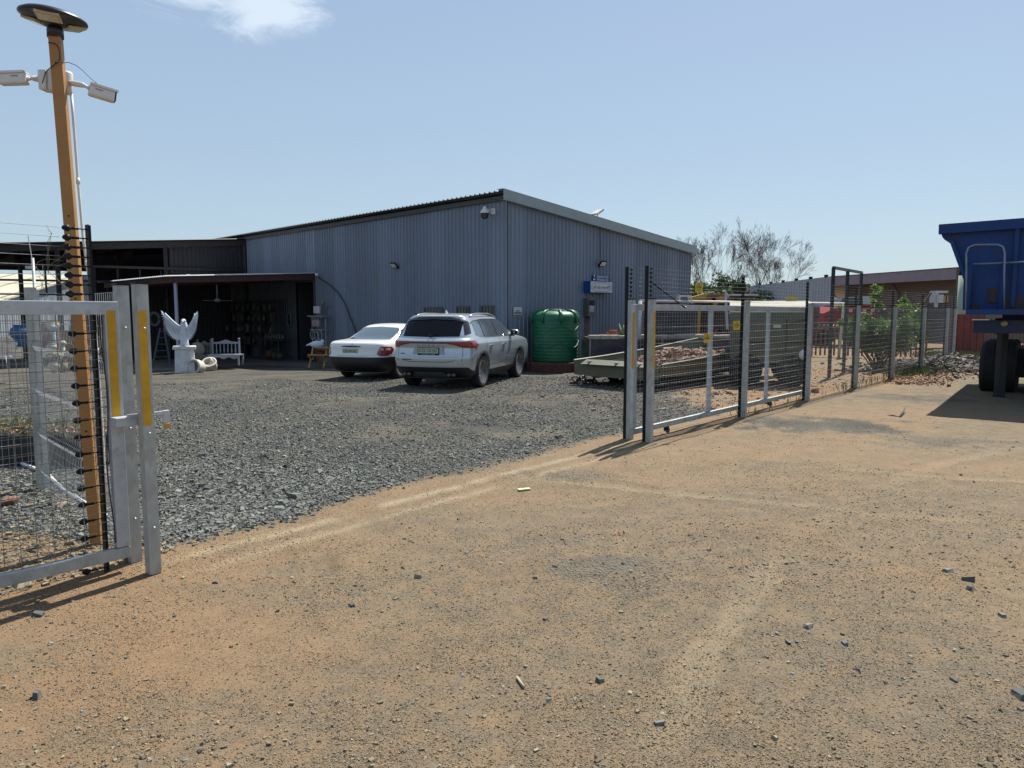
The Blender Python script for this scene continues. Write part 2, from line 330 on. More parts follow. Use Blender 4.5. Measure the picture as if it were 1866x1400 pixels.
def ground_mat():
    m = bpy.data.materials.new('ground_dirt_and_gravel'); m.use_nodes = True; nt = m.node_tree; b = nt.nodes['Principled BSDF']; L = nt.links.new
    tcn = N(nt, 'ShaderNodeTexCoord'); P = tcn.outputs['Object']
    at = N(nt, 'ShaderNodeAttribute'); at.attribute_name = 'mask'; sp = N(nt, 'ShaderNodeSeparateColor'); L(at.outputs['Color'], sp.inputs[0])
    def noise(sc, det=8, ro=.6, dist=0):
        n = N(nt, 'ShaderNodeTexNoise'); n.inputs['Scale'].default_value = sc; n.inputs['Detail'].default_value = det; n.inputs['Roughness'].default_value = ro; n.inputs['Distortion'].default_value = dist; L(P, n.inputs[0]); return n.outputs[0]
    def mr(v, a, b_, c=0, d=1):
        n = N(nt, 'ShaderNodeMapRange'); L(v, n.inputs[0]); n.inputs[1].default_value = a; n.inputs[2].default_value = b_; n.inputs[3].default_value = c; n.inputs[4].default_value = d; return n.outputs[0]
    def mix(f, a, c, bt='MIX'):
        n = N(nt, 'ShaderNodeMix', data_type='RGBA', blend_type=bt)
        if isinstance(f, float): n.inputs[0].default_value = f
        else: L(f, n.inputs[0])
        for s_, k in ((a, 6), (c, 7)):
            if isinstance(s_, tuple): n.inputs[k].default_value = (*s_, 1)
            else: L(s_, n.inputs[k])
        return n.outputs[2]
    def math_(op, a, c):
        n = N(nt, 'ShaderNodeMath', operation=op)
        for s_, k in ((a, 0), (c, 1)):
            if isinstance(s_, (int, float)): n.inputs[k].default_value = s_
            else: L(s_, n.inputs[k])
        return n.outputs[0]
    def vor(sc, feat='F1'):
        n = N(nt, 'ShaderNodeTexVoronoi'); n.feature = feat; n.inputs['Scale'].default_value = sc; L(P, n.inputs[0]); return n
    sand = mix(mr(noise(.9), .35, .65), (0.228, 0.157, 0.090), (0.197, 0.145, 0.090))
    sand = mix(mr(noise(6., 10, .7), .3, .75), sand, (0.257, 0.187, 0.116))
    sand = mix(mr(noise(28., 8, .7), .38, .7), (0.152, 0.109, 0.064), sand)
    sand = mix(mr(noise(85., 6, .8), .52, .72, 0, .75), sand, (.085, .065, .042))
    sand = mix(sp.outputs[1], sand, mix(mr(noise(10.), .3, .7), (0.191, 0.108, 0.052), (0.223, 0.140, 0.074)))
    v1 = vor(110.); v2 = vor(45.)
    pe = math_('MULTIPLY', mr(v1.outputs['Distance'], .42, .25), mr(noise(3.5, 5), .42, .66, .15, .85))
    spk = N(nt, 'ShaderNodeSeparateColor'); L(v1.outputs['Color'], spk.inputs[0])
    pc = mix(spk.outputs[0], (.08, .063, .045), (.29, .245, .17))
    sand = mix(math_('MULTIPLY', pe, mr(spk.outputs[1], .25, .8)), sand, pc)
    darkc = mix(mr(noise(40., 6, .7), .35, .65), (.082, .072, .052), (.165, .14, .098))
    sand = mix(math_('MULTIPLY', at.outputs['Alpha'], mr(noise(7., 8), .3, .6)), sand, darkc)
    sand = mix(sp.outputs[2], sand, mix(mr(noise(15., 8), .3, .7), (.34, .285, .185), (.28, .23, .15)))
    sp2 = N(nt, 'ShaderNodeSeparateColor'); L(v2.outputs['Color'], sp2.inputs[0])
    v3 = vor(26.); sp3 = N(nt, 'ShaderNodeSeparateColor'); L(v3.outputs['Color'], sp3.inputs[0])
    st = mix(sp2.outputs[0], (0.055, 0.058, 0.054), (0.190, 0.194, 0.172)); st2 = mix(sp3.outputs[0], (0.068, 0.073, 0.068), (0.201, 0.206, 0.182))
    st = mix(.45, st, st2)
    st = mix(mr(sp2.outputs[1], .86, .9), st, (.22, .18, .13))
    gap = mr(v2.outputs['Distance'], .30, .62)
    st = mix(gap, st, (.035, .034, .032))
    gm = math_('ADD', sp.outputs[0], mr(noise(9., 9, .7), 0., 1., -.28, .28))
    gm = math_('MAXIMUM', mr(gm, .25, .75), 0.)
    dust = mr(noise(.8, 7, .65), .36, .62, 0, .75)
    st = mix(dust, st, (0.161, 0.146, 0.110))
    colr = mix(gm, sand, st); L(colr, b.inputs['Base Color'])
    b.inputs['Roughness'].default_value = .93; b.inputs['Specular IOR Level'].default_value = .2
    # relief
    hs = math_('ADD', math_('MULTIPLY', noise(45., 9, .75), .55), math_('MULTIPLY', pe, .5))
    hg = math_('MULTIPLY', mr(v2.outputs['Distance'], .6, 0.), 2.4); hg = math_('ADD', hg, math_('MULTIPLY', sp3.outputs[1], 1.2))
    hm = N(nt, 'ShaderNodeMix', data_type='FLOAT'); L(gm, hm.inputs[0]); L(hs, hm.inputs[2]); L(hg, hm.inputs[3])
    bp = N(nt, 'ShaderNodeBump'); bp.inputs['Strength'].default_value = 1.; bp.inputs['Distance'].default_value = .013; L(hm.outputs[0], bp.inputs['Height']); L(bp.outputs[0], b.inputs['Normal'])
    return m
gm_ = ground_mat()
me = np_mesh('ground', np.stack([X, Y, Z], 1), q, 4, gm_)
mk = masks(X, Y); ca = me.color_attributes.new('mask', 'FLOAT_COLOR', 'POINT'); ca.data.foreach_set('color', np.stack(mk, 1).astype(np.float32).ravel())
go = bpy.data.objects.new('ground', me); COL.objects.link(go); tag(go, 'pale sandy dirt with grey crushed stone spread over the yard', kind='structure')
# ------------------------------------------------------------------ scattered stones
def stone_mat(name, a, b_, rough=.85):
    m = bpy.data.materials.new(name); m.use_nodes = True; nt = m.node_tree; p = nt.nodes['Principled BSDF']
    at = N(nt, 'ShaderNodeAttribute'); at.attribute_name = 'tone'; mx = N(nt, 'ShaderNodeMix', data_type='RGBA'); nt.links.new(at.outputs['Fac'], mx.inputs[0])
    mx.inputs[6].default_value = (*a, 1); mx.inputs[7].default_value = (*b_, 1); nt.links.new(mx.outputs[2], p.inputs['Base Color']); p.inputs['Roughness'].default_value = rough; p.inputs['Specular IOR Level'].default_value = .3
    return m
STV = np.array([(-1, -1, -1), (1, -1, -1), (1, 1, -1), (-1, 1, -1), (-1, -1, 1), (1, -1, 1), (1, 1, 1), (-1, 1, 1)], float)
STF = np.array([(0, 3, 2, 1), (4, 5, 6, 7), (0, 1, 5, 4), (1, 2, 6, 5), (2, 3, 7, 6), (3, 0, 4, 7)])
def stones(name, x, y, size, m, flat=.5, z=None, lift=.25, tilt=.35):
    n = len(x); z = ground_h(x, y) if z is None else z
    V = np.repeat((STV*.5)[None], n, 0)+np.random.uniform(-.24, .24, (n, 8, 3))
    V[:, 4:, :2] *= np.random.uniform(.45, .95, (n, 1, 1))
    V *= (size[:, None]*np.stack([np.random.uniform(.8, 1.5, n), np.random.uniform(.6, 1., n), flat*np.random.uniform(.6, 1.3, n)], 1))[:, None, :]
    a = np.random.uniform(0, 2*pi, n); tx = np.random.normal(0, tilt, n)
    c, s = np.cos(tx)[:, None], np.sin(tx)[:, None]
    y1 = V[:, :, 1]*c-V[:, :, 2]*s; z1 = V[:, :, 1]*s+V[:, :, 2]*c
    c, s = np.cos(a)[:, None], np.sin(a)[:, None]
    x2 = V[:, :, 0]*c-y1*s; y2 = V[:, :, 0]*s+y1*c
    W = np.stack([x2+x[:, None], y2+y[:, None], z1+(z+size*flat*lift)[:, None]], -1).reshape(-1, 3)
    Fq = (STF[None]+(np.arange(n)*8)[:, None, None]).reshape(-1, 4)
    me = np_mesh(name, W, Fq, 4, m, False)
    t = me.attributes.new('tone', 'FLOAT', 'POINT'); t.data.foreach_set('value', np.repeat(np.random.rand(n), 8).astype(np.float32))
    ob = bpy.data.objects.new(name, me); COL.objects.link(ob); return ob
def sample(n, fn, r0, r1, a0=-40, a1=40, pw=1.):
    r = np.exp(np.random.uniform(math.log(r0), math.log(r1), n)); a = np.random.uniform(a0, a1, n)*pi/180
    x = np.sin(a)*r; y = np.cos(a)*r; k = np.random.rand(n) < fn(x, y); return x[k], y[k]
greyst = stone_mat('crushed_grey_stone', (.05, .053, .048), (0.186, 0.191, 0.172))
x, y = sample(400000, lambda x, y: np.clip((masks(x, y)[0]-.22)*1.35, 0, 1)**1.5*((x-FB.x)*NI.x+(y-FB.y)*NI.y > .05)*(np.clip(1.75-2.3*fbm(x, y, .6, 4), .05, 1)), 4.2, 19, -42, 24)
o = stones('yard_gravel', x, y, np.random.lognormal(math.log(.0135), .40, len(x))*(1+.28*ss(-.5, -2., x)*ss(9, 6, y)), greyst, .62, tilt=.6); tag(o, 'layer of crushed dark grey stone over the yard', 'gravel', kind='stuff')
tanst = stone_mat('sandy_pebble', (.10, .08, .052), (.26, .215, .145))
def dn(x, y):
    g = masks(x, y)[0]; return np.clip(.08+1.1*ss(.45, .72, fbm(x+4, y+8, .7, 4))+ss(.5, 1.5, x)*.15, 0, 1)*(g < .5)
x, y = sample(70000, dn, 2.3, 13)
o = stones('dirt_pebbles', x, y, np.clip(np.random.lognormal(math.log(.0052), .5, len(x)), .0015, .03), tanst, .6); tag(o, 'small pebbles strewn over the sandy dirt', 'pebbles', kind='stuff')
x, y = sample(42000, lambda x, y: blobs(PATCH, x, y, fbm(x-5, y+44, 3.0, 4))*.3, 2.6, 16, -30, 42)
o = stones('loose_stone_patches', x, y, np.clip(np.random.lognormal(math.log(.0078), .5, len(x)), .003, .035), greyst, .5); tag(o, 'patches of loose grey chippings on the dirt in front of the gate', 'gravel', kind='stuff')
x, y = sample(160, lambda x, y: .5*(masks(x, y)[0] < .4), 2.3, 14)
o = stones('scattered_chippings', x, y, np.clip(np.random.lognormal(math.log(.016), .4, len(x)), .006, .05), greyst, .5); tag(o, 'single dark chippings scattered across the dirt', 'gravel', kind='stuff')
x, y = sample(240000, lambda x, y: (masks(x, y)[0] < .5)*(.35+.65*ss(.35, .6, fbm(x+2, y+3, 2.2, 3))), 2.3, 8.5)
o = stones('dirt_grit', x, y, np.clip(np.random.lognormal(math.log(.0034), .35, len(x)), .0015, .009), stone_mat('dirt_grit_grain', (.08, .06, .038), (.27, .215, .14)), .7); tag(o, 'fine grit covering the sandy dirt', 'grit', kind='stuff')
# larger loose stones one can tell apart
lst = [(1765, 1057, .055, 'dark flat stone on the dirt in the right foreground, upper of a pair'), (1768, 1073, .06, 'dark pointed stone on the dirt in the right foreground, lower of a pair'),
 (1473, 1143, .05, 'pale grey flat stone on open dirt right of the middle foreground'), (67, 1271, .045, 'grey angular stone on orange dirt at the lower left'), (1727, 1042, .05, 'pale flat stone just above the dark pair on the right'),
 (1828, 1125, .05, 'rounded pale stone near the right edge of the dirt'), (1858, 1268, .07, 'dark stone cut by the right edge low in the foreground'), (68, 1123, .04, 'brown square stone beside the gate post shadow'),
 (641, 1104, .04, 'dark oval stone alone on the dirt below the gate track'), (392, 1061, .035, 'dark flat stone left of the churned dirt patch'), (994, 1128, .03, 'small grey stone with a lit top in the middle foreground'), (1092, 1245, .035, 'grey stone near the bottom middle of the dirt')]
for k, (px, py, sz, lb) in enumerate(lst):
    g = G(px, py); m_ = greyst; np.random.seed(40+k)
    o = stones('loose_stone', np.array([g.x]), np.array([g.y]), np.array([sz]), m_, .55, tilt=.1); tag(o, lb, 'stone', 'larger loose stones on the dirt')
    o.data.attributes['tone'].data.foreach_set('value', np.full(8, .75 if 'pale' in lb else .25, np.float32))
# ------------------------------------------------------------------ gate posts, fence posts, gates, electric fence
ZI = [2.21-.056*k for k in range(9)]+[1.58-.106*k for k in range(15)]
def childof(ob, par): ob.parent = par; return ob
def insulator_mesh(kind):
    m = MB()
    if kind == 'strain':       # stem, coil spring and bobbin, reaching along -x
        m.tube([(0, 0, 0), (-.07, 0, 0)], .004, 6); m.tube([(-.05, 0, 0), (-.085, 0, 0)], .008, 8)
        m.lathe([(.002, -.028), (.012, -.022), (.02, -.005), (.021, .006), (.012, .016), (.006, .026), (.001, .03)], 10, (-.112, 0, 0), Matrix.Rotation(pi/2, 3, 'Y') @ Matrix.Rotation(0, 3, 'Z'))
    elif kind == 'strain_out':
        m.tube([(0, 0, 0), (.05, 0, 0)], .0035, 6); m.lathe([(.002, -.018), (.015, -.014), (.007, 0), (.015, .014), (.002, .018)], 10, (.058, 0, 0)); m.tube([(.062, 0, 0), (.075, 0, .012), (.088, 0, 0)], .004, 5)
    else:
        m.lathe([(.004, -.016), (.013, -.013), (.013, -.004), (.007, 0), (.013, .004), (.013, .013), (.004, .016)], 8, (-.03, 0, 0)); m.tube([(0, 0, 0), (-.03, 0, 0)], .005, 5)
    return m
def make_post(label, h=1.82, strip=False, bar='line', cap=True, flip=False, group=None, barx=-.02, bary=.066, zi=ZI, name='gate_post', bh=2.24):
    t = thing(name, label, 'post', (0, 0, 0), group, ANG)
    p = MB(); w = .07; dd = .073
    p.box((0, -dd/2+.002, h/2), (w, .004, h)); p.box((-w/2+.002, 0, h/2), (.004, dd-.008, h)); p.box((w/2-.002, 0, h/2), (.004, dd-.008, h)); p.box((0, dd/2-.002, h/2), (w, .004, h))
    childof(p.build('steel_post', galv), t)
    if strip:
        q = MB(); q.box((-.008 if not flip else .006, -dd/2-.0015, 1.305), (.05, .003, .71)); childof(q.build('reflective_strip', yel), t)
    if cap:
        c = MB(); c.box((0, 0, h+.007), (w+.012, dd+.012, .014)); childof(c.build('post_cap', blackp), t)
    for z in (.3, .9, 1.55): b = MB(); b.lathe([(.009, 0), (.009, .006), (.004, .011), (0, .011)], 8, (.0, -dd/2, z), Matrix.Rotation(pi/2, 3, 'X')); childof(b.build('bolt', galvl), t)
    if bar:
        q = MB(); q.box((barx, bary, bh/2), (.005, .050, bh)); q.box((barx+.015, bary+.0185, bh/2), (.026, .005, bh)); childof(q.build('electric_fence_bar', blackm), t)
        kind = {'line': 'line', 'left': 'strain', 'right': 'strain_out'}[bar]
        im = insulator_mesh(kind).build('insulator', blackp)
        x0 = barx-.003 if kind != 'strain_out' else barx+.028
        zs = zi if kind != 'strain_out' else zi[:9]
        for k, z in enumerate(zs):
            o = im if k == 0 else im.copy()
            if k: COL.objects.link(o)
            childof(o, t); o.location = (x0, bary-.012, z)
    return t
front_left = make_post('front galvanised gate post with a yellow strip, left side of the gateway', strip=True, bar=None, cap=True)
front_left.location = fp(s_at(263, 0), 0)
rear_left = make_post('plain galvanised post standing behind the left gate leaf, beside the tall black insulator bar', strip=False, bar='left', barx=-.20, bary=-.06, bh=2.18, zi=[z-.06 for z in ZI])
rear_left.location = fp(s_at(229, .3), .3)
rear_right = make_post('galvanised post behind the leading edge of the open right gate leaf', bar='right')
rear_right.location = fp(s_at(1149, .3), .3)
front_right = make_post('galvanised gate post with yellow strip and slanting stay, right side of the gateway', strip=True, bar='right', flip=True)
front_right.location = fp(0, 0)
fl = ['first fence post along the open right gate leaf, in its middle', 'fence post at the far end of the open right gate leaf', 'fence post between the gate leaf and the green shrub', 'fence post in front of the green shrub, left of its middle', 'fence post at the right edge of the green shrub',
      'fence post beside the weeds, second from the far end', 'last fence post, next to the rubble heap']
FS = [s_at(p) for p in (1357, 1472, 1559, 1625, 1678, 1720, 1734)]
tmpl = None; FENCEPOSTS = []
for k, s in enumerate(FS):
    if tmpl is None: tmpl = o = make_post(fl[0], bar='line', group='fence posts beyond the gate', name='fence_post')
    else: o = copy_tree(tmpl, fl[k])
    o.location = fp(s, 0); FENCEPOSTS.append(o)
# diagonal stay of the right gate post
m = MB(); a = fp(.01, -.01, 2.02); b = fp(1.0, .05, 1.72); m.tube([a, b], .011, 6); setp(m.build('diagonal_stay', blackm), front_right)
m = MB(); m.lathe([(.001, -.02), (.017, -.014), (.017, .014), (.001, .02)], 10, b); setp(m.build('stay_bolt', galvl), front_right)
# wires
def wire_set(name, label, s0, s1, zs, d, sag=.0, group='live electric fence wires'):
    t = thing(name, label, 'electric fence', fp(s0, d), group)
    for z in zs:
        m = MB(); n = 6; m.tube([fp(s0+(s1-s0)*k/n, d, z-sag*math.sin(pi*k/n)+random.uniform(-.002, .002)) for k in range(n+1)], .0019, 4); setp(m.build('wire', galvb), t)
for k, (a, b) in enumerate(zip([0]+FS[:-1], FS)):
    wire_set('fence_wires', ['live wires strung over the front half of the right gate leaf', 'live wires strung over the far half of the right gate leaf', 'live wires between the gate end post and the next fence post', 'live wires across the left part of the shrub',
             'live wires across the right part of the shrub', 'live wires left of the weeds by the fence', 'live wires at the far end of the fence'][k], a+.02, b-.02, [z for z in ZI if not(1.5 < z < 1.62)], -.012+.0, .006)
wire_set('fence_wires', 'short live wires between the two right gate posts', s_at(1149, .3)+.02, -.07, ZI[:9], .15)
lw = thing('fence_wires', 'live wires running out of the left edge above and behind the left gate leaf', 'electric fence', fp(-7, .2), 'live electric fence wires')
rl = rear_left.location
bb = Vector((rl.x, rl.y, -.06))+D*(-.20)+NI*(-.07)
for k, z in enumerate(ZI):
    m = MB(); st_ = bb-D*.155; m.tube([st_+Vector((0, 0, z)), st_-D*1.2+Vector((0, 0, z-.004)), st_-D*3+Vector((0, 0, z))], .0016, 4); setp(m.build('wire', galvb), lw)
    if k < 9:
        m = MB(); p0 = bb-D*.02+Vector((0, 0, z-.012)); m.tube([p0, p0-D*.02+Vector((0, 0, .012)), p0-D*.05+Vector((0, 0, .012))], .0012, 4); setp(m.build('wire', galvb), lw)
# welded mesh panels
def mesh_panel(t, p0, dx, L, z0, z1, pv, ph, folds=(), r=.0016, nrm=None, mt=galvb, name='welded_mesh', wob=0.):
    m = MB(); p0 = Vector(p0); dx = Vector(dx).normalized(); nrm = nrm or Vector((-dx.y, dx.x, 0))
    def off(z):
        for zf in folds:
            if abs(z-zf) < .05: return -.03*(1-abs(z-zf)/.05)
        return 0
    zs = sorted(set([z0, z1]+[z for zf in folds for z in (zf-.05, zf, zf+.05) if z0 < z < z1]))
    n = int(L/pv)
    for k in range(n+1):
        x = k*L/n; w = random.uniform(-wob, wob); m.tube([p0+dx*(x+w*math.sin(3*z))+nrm*off(z)+Vector((0, 0, z)) for z in (zs if not wob else [z0+(z1-z0)*i/8 for i in range(9)])], r, 3, False, False)
    n = int((z1-z0)/ph)
    for k in range(n+1):
        z = z0+(z1-z0)*k/n; m.tube([p0+nrm*off(z)+Vector((0, 0, z)), p0+dx*L+nrm*off(z)+Vector((0, 0, z+random.uniform(-wob, wob)))], r, 3, False, False)
    o = m.build(name, mt); setp(o, t); return o
def gate_leaf(name, label, s0, s1, d, yellow_at, uprights, mesh_d, ztop=1.76, z0=.10, wheels=(), tall=True):
    t = thing(name, label, 'gate', fp(s0, d), None)
    L = s1-s0
    def bx(n, s, z, ls, lz, m=galvl, dd=0., th=.05):
        q = MB(); q.box(fp(s, d+dd, z), (ls, th, lz), Matrix.Rotation(ANG, 3, 'Z')); o = q.build(n, m, bevel=.003); setp(o, t); return o
    bx('bottom_rail', (s0+s1)/2, z0+.035, L, .07, galv); bx('top_rail', (s0+s1)/2, ztop-.04, L, .08)
    bx('stile', s0+.04, (z0+ztop)/2, .08, ztop-z0-.15); bx('stile', s1-.04, (z0+ztop)/2, .08, ztop-z0-.15)
    for s in uprights: bx('upright', s, (z0+ztop)/2, .075, ztop-z0-.15)
    if yellow_at is not None: bx('reflective_strip', yellow_at, 1.305, .05, .71, yel, -.0265, .003)
    for s in wheels:
        q = MB(); q.box(fp(s, d, .075), (.10, .03, .07), Matrix.Rotation(ANG, 3, 'Z')); q.lathe([(0, -.012), (.04, -.012), (.04, .012), (0, .012)], 14, fp(s, d-.02, .05), Matrix.Rotation(ANG, 3, 'Z') @ Matrix.Rotation(pi/2, 3, 'X')); setp(q.build('wheel', blackm), t)
    return t
rs0 = s_at(1151, .17); rs1 = s_at(1469, .17)
rg = gate_leaf('sliding_gate', 'open right leaf of the sliding gate, mesh on a galvanised frame standing along the fence', rs0, rs1, .17, s_at(1153, .14), [s_at(1292, .17), s_at(1396, .17)], .13, wheels=(s_at(1216, .17), s_at(1403, .17)))
mesh_panel(rg, fp(rs0+.08, .138), D, rs1-rs0-.1, .17, 1.76, .075, .05)
ls1 = s_at(220, .17)
lg = gate_leaf('sliding_gate', 'left leaf of the sliding gate cut by the left edge of the picture', ls1-3.4, ls1, .17, ls1-.045, [], .13, ztop=1.715, z0=.09)
lg['label'] = 'left sliding gate leaf with pale top rail, cut by the left edge'
mesh_panel(lg, fp(ls1-3.3, .185), D, 3.22, .16, 1.66, .084, .058, r=.0024, mt=mat('gate_mesh_wire', (.20, .20, .19), .5, .4, .3, 20), wob=.004)
# a loose cable hanging down inside the left leaf
m = MB(); m.tube([fp(ls1-.10+.012*math.sin(z*7), .15, z) for z in np.linspace(1.66, .2, 22)], .004, 5); setp(m.build('loose_cable', cableb), lg)
# latch
lt = thing('gate_latch', 'galvanised latch box and bolt joining the left gate leaf to its post', 'latch', fp(ls1, 0, .9))
m = MB(); m.box(fp(ls1-.01, .09, .975), (.15, .09, .055), Matrix.Rotation(ANG, 3, 'Z')); setp(m.build('latch_box', galvl, bevel=.003), lt)
m = MB(); m.beam(fp(ls1-.02, .045, 1.01), fp(s_at(288, .05)+.06, .045, 1.01), .02, .02); m.box(fp(s_at(288, .05)+.04, .045, .985), (.035, .035, .075), Matrix.Rotation(ANG, 3, 'Z')); setp(m.build('bolt', galvl), lt)
pk = thing('padlock', 'brass padlock hanging from the bolt beside the front gate post', 'padlock', fp(s_at(297, .05), .05, .92))
c = Vector(fp(s_at(298, .05), .03, .925)); m = MB(); m.box(c, (.04, .018, .034), Matrix.Rotation(ANG, 3, 'Z')); setp(m.build('lock_body', mat('brass', (.45, .27, .06), .4, .6, .1, 20), bevel=.004), pk)
m = MB(); m.tube([c+D*(.013*math.cos(a))+Vector((0, 0, .016+.024*math.sin(a))) for a in np.linspace(0, pi, 9)], .0035, 6); setp(m.build('shackle', galvl), pk)
# fixed mesh fence beyond the gate, one panel per bay
for k, (a, b) in enumerate(zip(FS[1:-1], FS[2:])):
    t = thing('mesh_fence_panel', ['welded mesh fence panel next to the gate leaf, bare soil behind', 'welded mesh fence panel in front of the left of the shrub', 'welded mesh fence panel in front of the right of the shrub', 'welded mesh fence panel with weeds at its foot', 'narrow far welded mesh fence panel by the rubble'][k], 'fence panel', fp(a, .03), 'mesh fence panels')
    mesh_panel(t, fp(a+.05, .04), D, b-a-.09, .04, 1.78, .05, .076, r=.0015)
# ------------------------------------------------------------------ warning signs
def warn_sign(c, ux, label, w=.115, h=.135, tilt=0.):
    ux = Vector((.95, .31, 0)).normalized(); uz = Vector((0, 0, 1)); M = Matrix.Rotation(tilt, 3, ux.cross(uz)); ux = M @ ux; uy = M @ uz; n = ux.cross(uy)
    t = thing('warning_sign', label, 'sign', c, 'yellow electric fence warning signs')
    m = MB(); m.prism([(-w/2, -h/2), (w/2, -h/2), (w/2, h/2), (-w/2, h/2)], Vector(c), ux, uy, .003); setp(m.build('yellow_plate', mat('sign_yellow', (.5, .36, .01), .45, 0, .12, 15)), t)
    o = Vector(c)+n*.0034
    m = MB()
    for (x, y, a, b) in [(k1*.62, k2*.6, k3*.62, k4*.6) for k1, k2, k3, k4 in [(-.04, .035, .05, .016), (.025, .035, .05, .016), (-.05, -.005, .022, .03), (.0, .0, .05, .014), (.045, .0, .03, .03), (.0, -.03, .09, .006), (0, -.06, .07, .012), (-.0, .02, .04, .006)]]:
        m.box(o+ux*x+uy*y, (a, .0015, b), Matrix((ux, -n, uy)).transposed())
    m.prism([(-.006, .058), (.008, .058), (.001, .046), (.009, .046), (-.008, .03), (-.001, .042), (-.009, .042)], o, ux, uy, .001)
    setp(m.build('black_print', mat('sign_black', (.02, .02, .02), .5)), t); return t
warn_sign(fp(s_at(1286, .12), .118, 1.64-(617-572)/1320*(fp(s_at(1286, .1), .1).y)), D, 'yellow warning plate low on the right gate leaf beside its first upright')
warn_sign(fp(s_at(1338, -.02), -.03, 1.64-(593-572)/1320*(fp(s_at(1338), 0).y)), D, 'yellow warning plate hung on the wires close to the middle fence post', tilt=.06)
warn_sign(fp(s_at(1268, -.02), -.03, 1.64+(572-525)/1320*(fp(s_at(1268), 0).y)), D, 'yellow warning plate high on the top wires against the sky and bare trees', tilt=-.05)
# ------------------------------------------------------------------ lamp pole with floodlight and cameras
pb = G(177, 992); yp = pb.y
ptop = PY(101, 66, yp); 
lp = thing('lamp_pole', 'tall leaning ochre square steel pole behind the left gate leaf', 'pole', pb)
px_ = (D*.9+NI*-.2).normalized()
m = MB()
vs = []
ph = .036
axx = Vector((.96, .28, 0)); axy = Vector((-.28, .96, 0))
for P in (pb+Vector((0, 0, -.1)), ptop):
    vs += [P+axx*a*ph+axy*b*ph for a, b in ((-1, -1), (1, -1), (1, 1), (-1, 1))]
m.add(vs, [(0, 3, 2, 1), (4, 5, 6, 7), (0, 1, 5, 4), (1, 2, 6, 5), (2, 3, 7, 6), (3, 0, 4, 7)]); setp(m.build('pole_tube', orange, bevel=.004), lp)
def on_pole(z): return pb+(ptop-pb)*((z-pb.z)/(ptop.z-pb.z))
m = MB()
for py in (118, 395, 545, 785): 
    P = PY(97+ (py-50)*.085, py, yp); P = on_pole(P.z); m.lathe([(.006, 0), (.006, .004), (0, .005)], 8, P-axy*ph, Matrix.Rotation(pi/2, 3, 'X'))
setp(m.build('bolts', blackm), lp)
# disc floodlight
fl_ = thing('solar_floodlight', 'black disc shaped solar floodlight with three pale lamp panels on top of the ochre pole', 'lamp', ptop)
dc = PY(97, 33, yp); ax = (ptop-dc)                       # disc tilted so its underside is seen
tiltM = Matrix.Rotation(math.radians(1.5), 3, 'X') @ Matrix.Rotation(math.radians(6), 3, 'Y')
m = MB(); m.lathe([(.0, .05), (.10, .045), (.17, .027), (.20, .008), (.203, -.004), (.195, -.012), (.09, -.028), (.055, -.05), (.045, -.06), (.0, -.06)], 48, dc, tiltM); setp(m.build('lamp_housing', mat('lamp_black', (.012, .012, .014), .35)), fl_)
m = MB(); m.lathe([(.050, .0), (.050, .05), (.042, .07)], 20, ptop+Vector((0, 0, -.012))); m.lathe([(.03, 0), (.03, .12)], 12, ptop+Vector((.0, 0, .02))); setp(m.build('neck', mat('lamp_black', (.012, .012, .014), .35)), fl_)
for a in (-70, 50, 170):
    aa = math.radians(a); R2 = tiltM @ Matrix.Rotation(aa, 3, 'Z') @ Matrix.Rotation(math.radians(-11), 3, 'Y')
    m = MB(); m.box(dc+tiltM @ Matrix.Rotation(aa, 3, 'Z') @ Vector((.128, 0, -.028)), (.115, .145, .016), R2); o = m.build('lamp_panel', mat('lamp_panel_cream', (.42, .36, .24), .35, 0, .12, 30), bevel=.004); setp(o, fl_)
    m = MB(); m.box(dc+tiltM @ Matrix.Rotation(aa, 3, 'Z') @ Vector((.1265, 0, -.0375)), (.085, .11, .004), R2); setp(m.build('lamp_lens', mat('lamp_lens', (.5, .47, .38), .15, 0, .2, 60)), o)
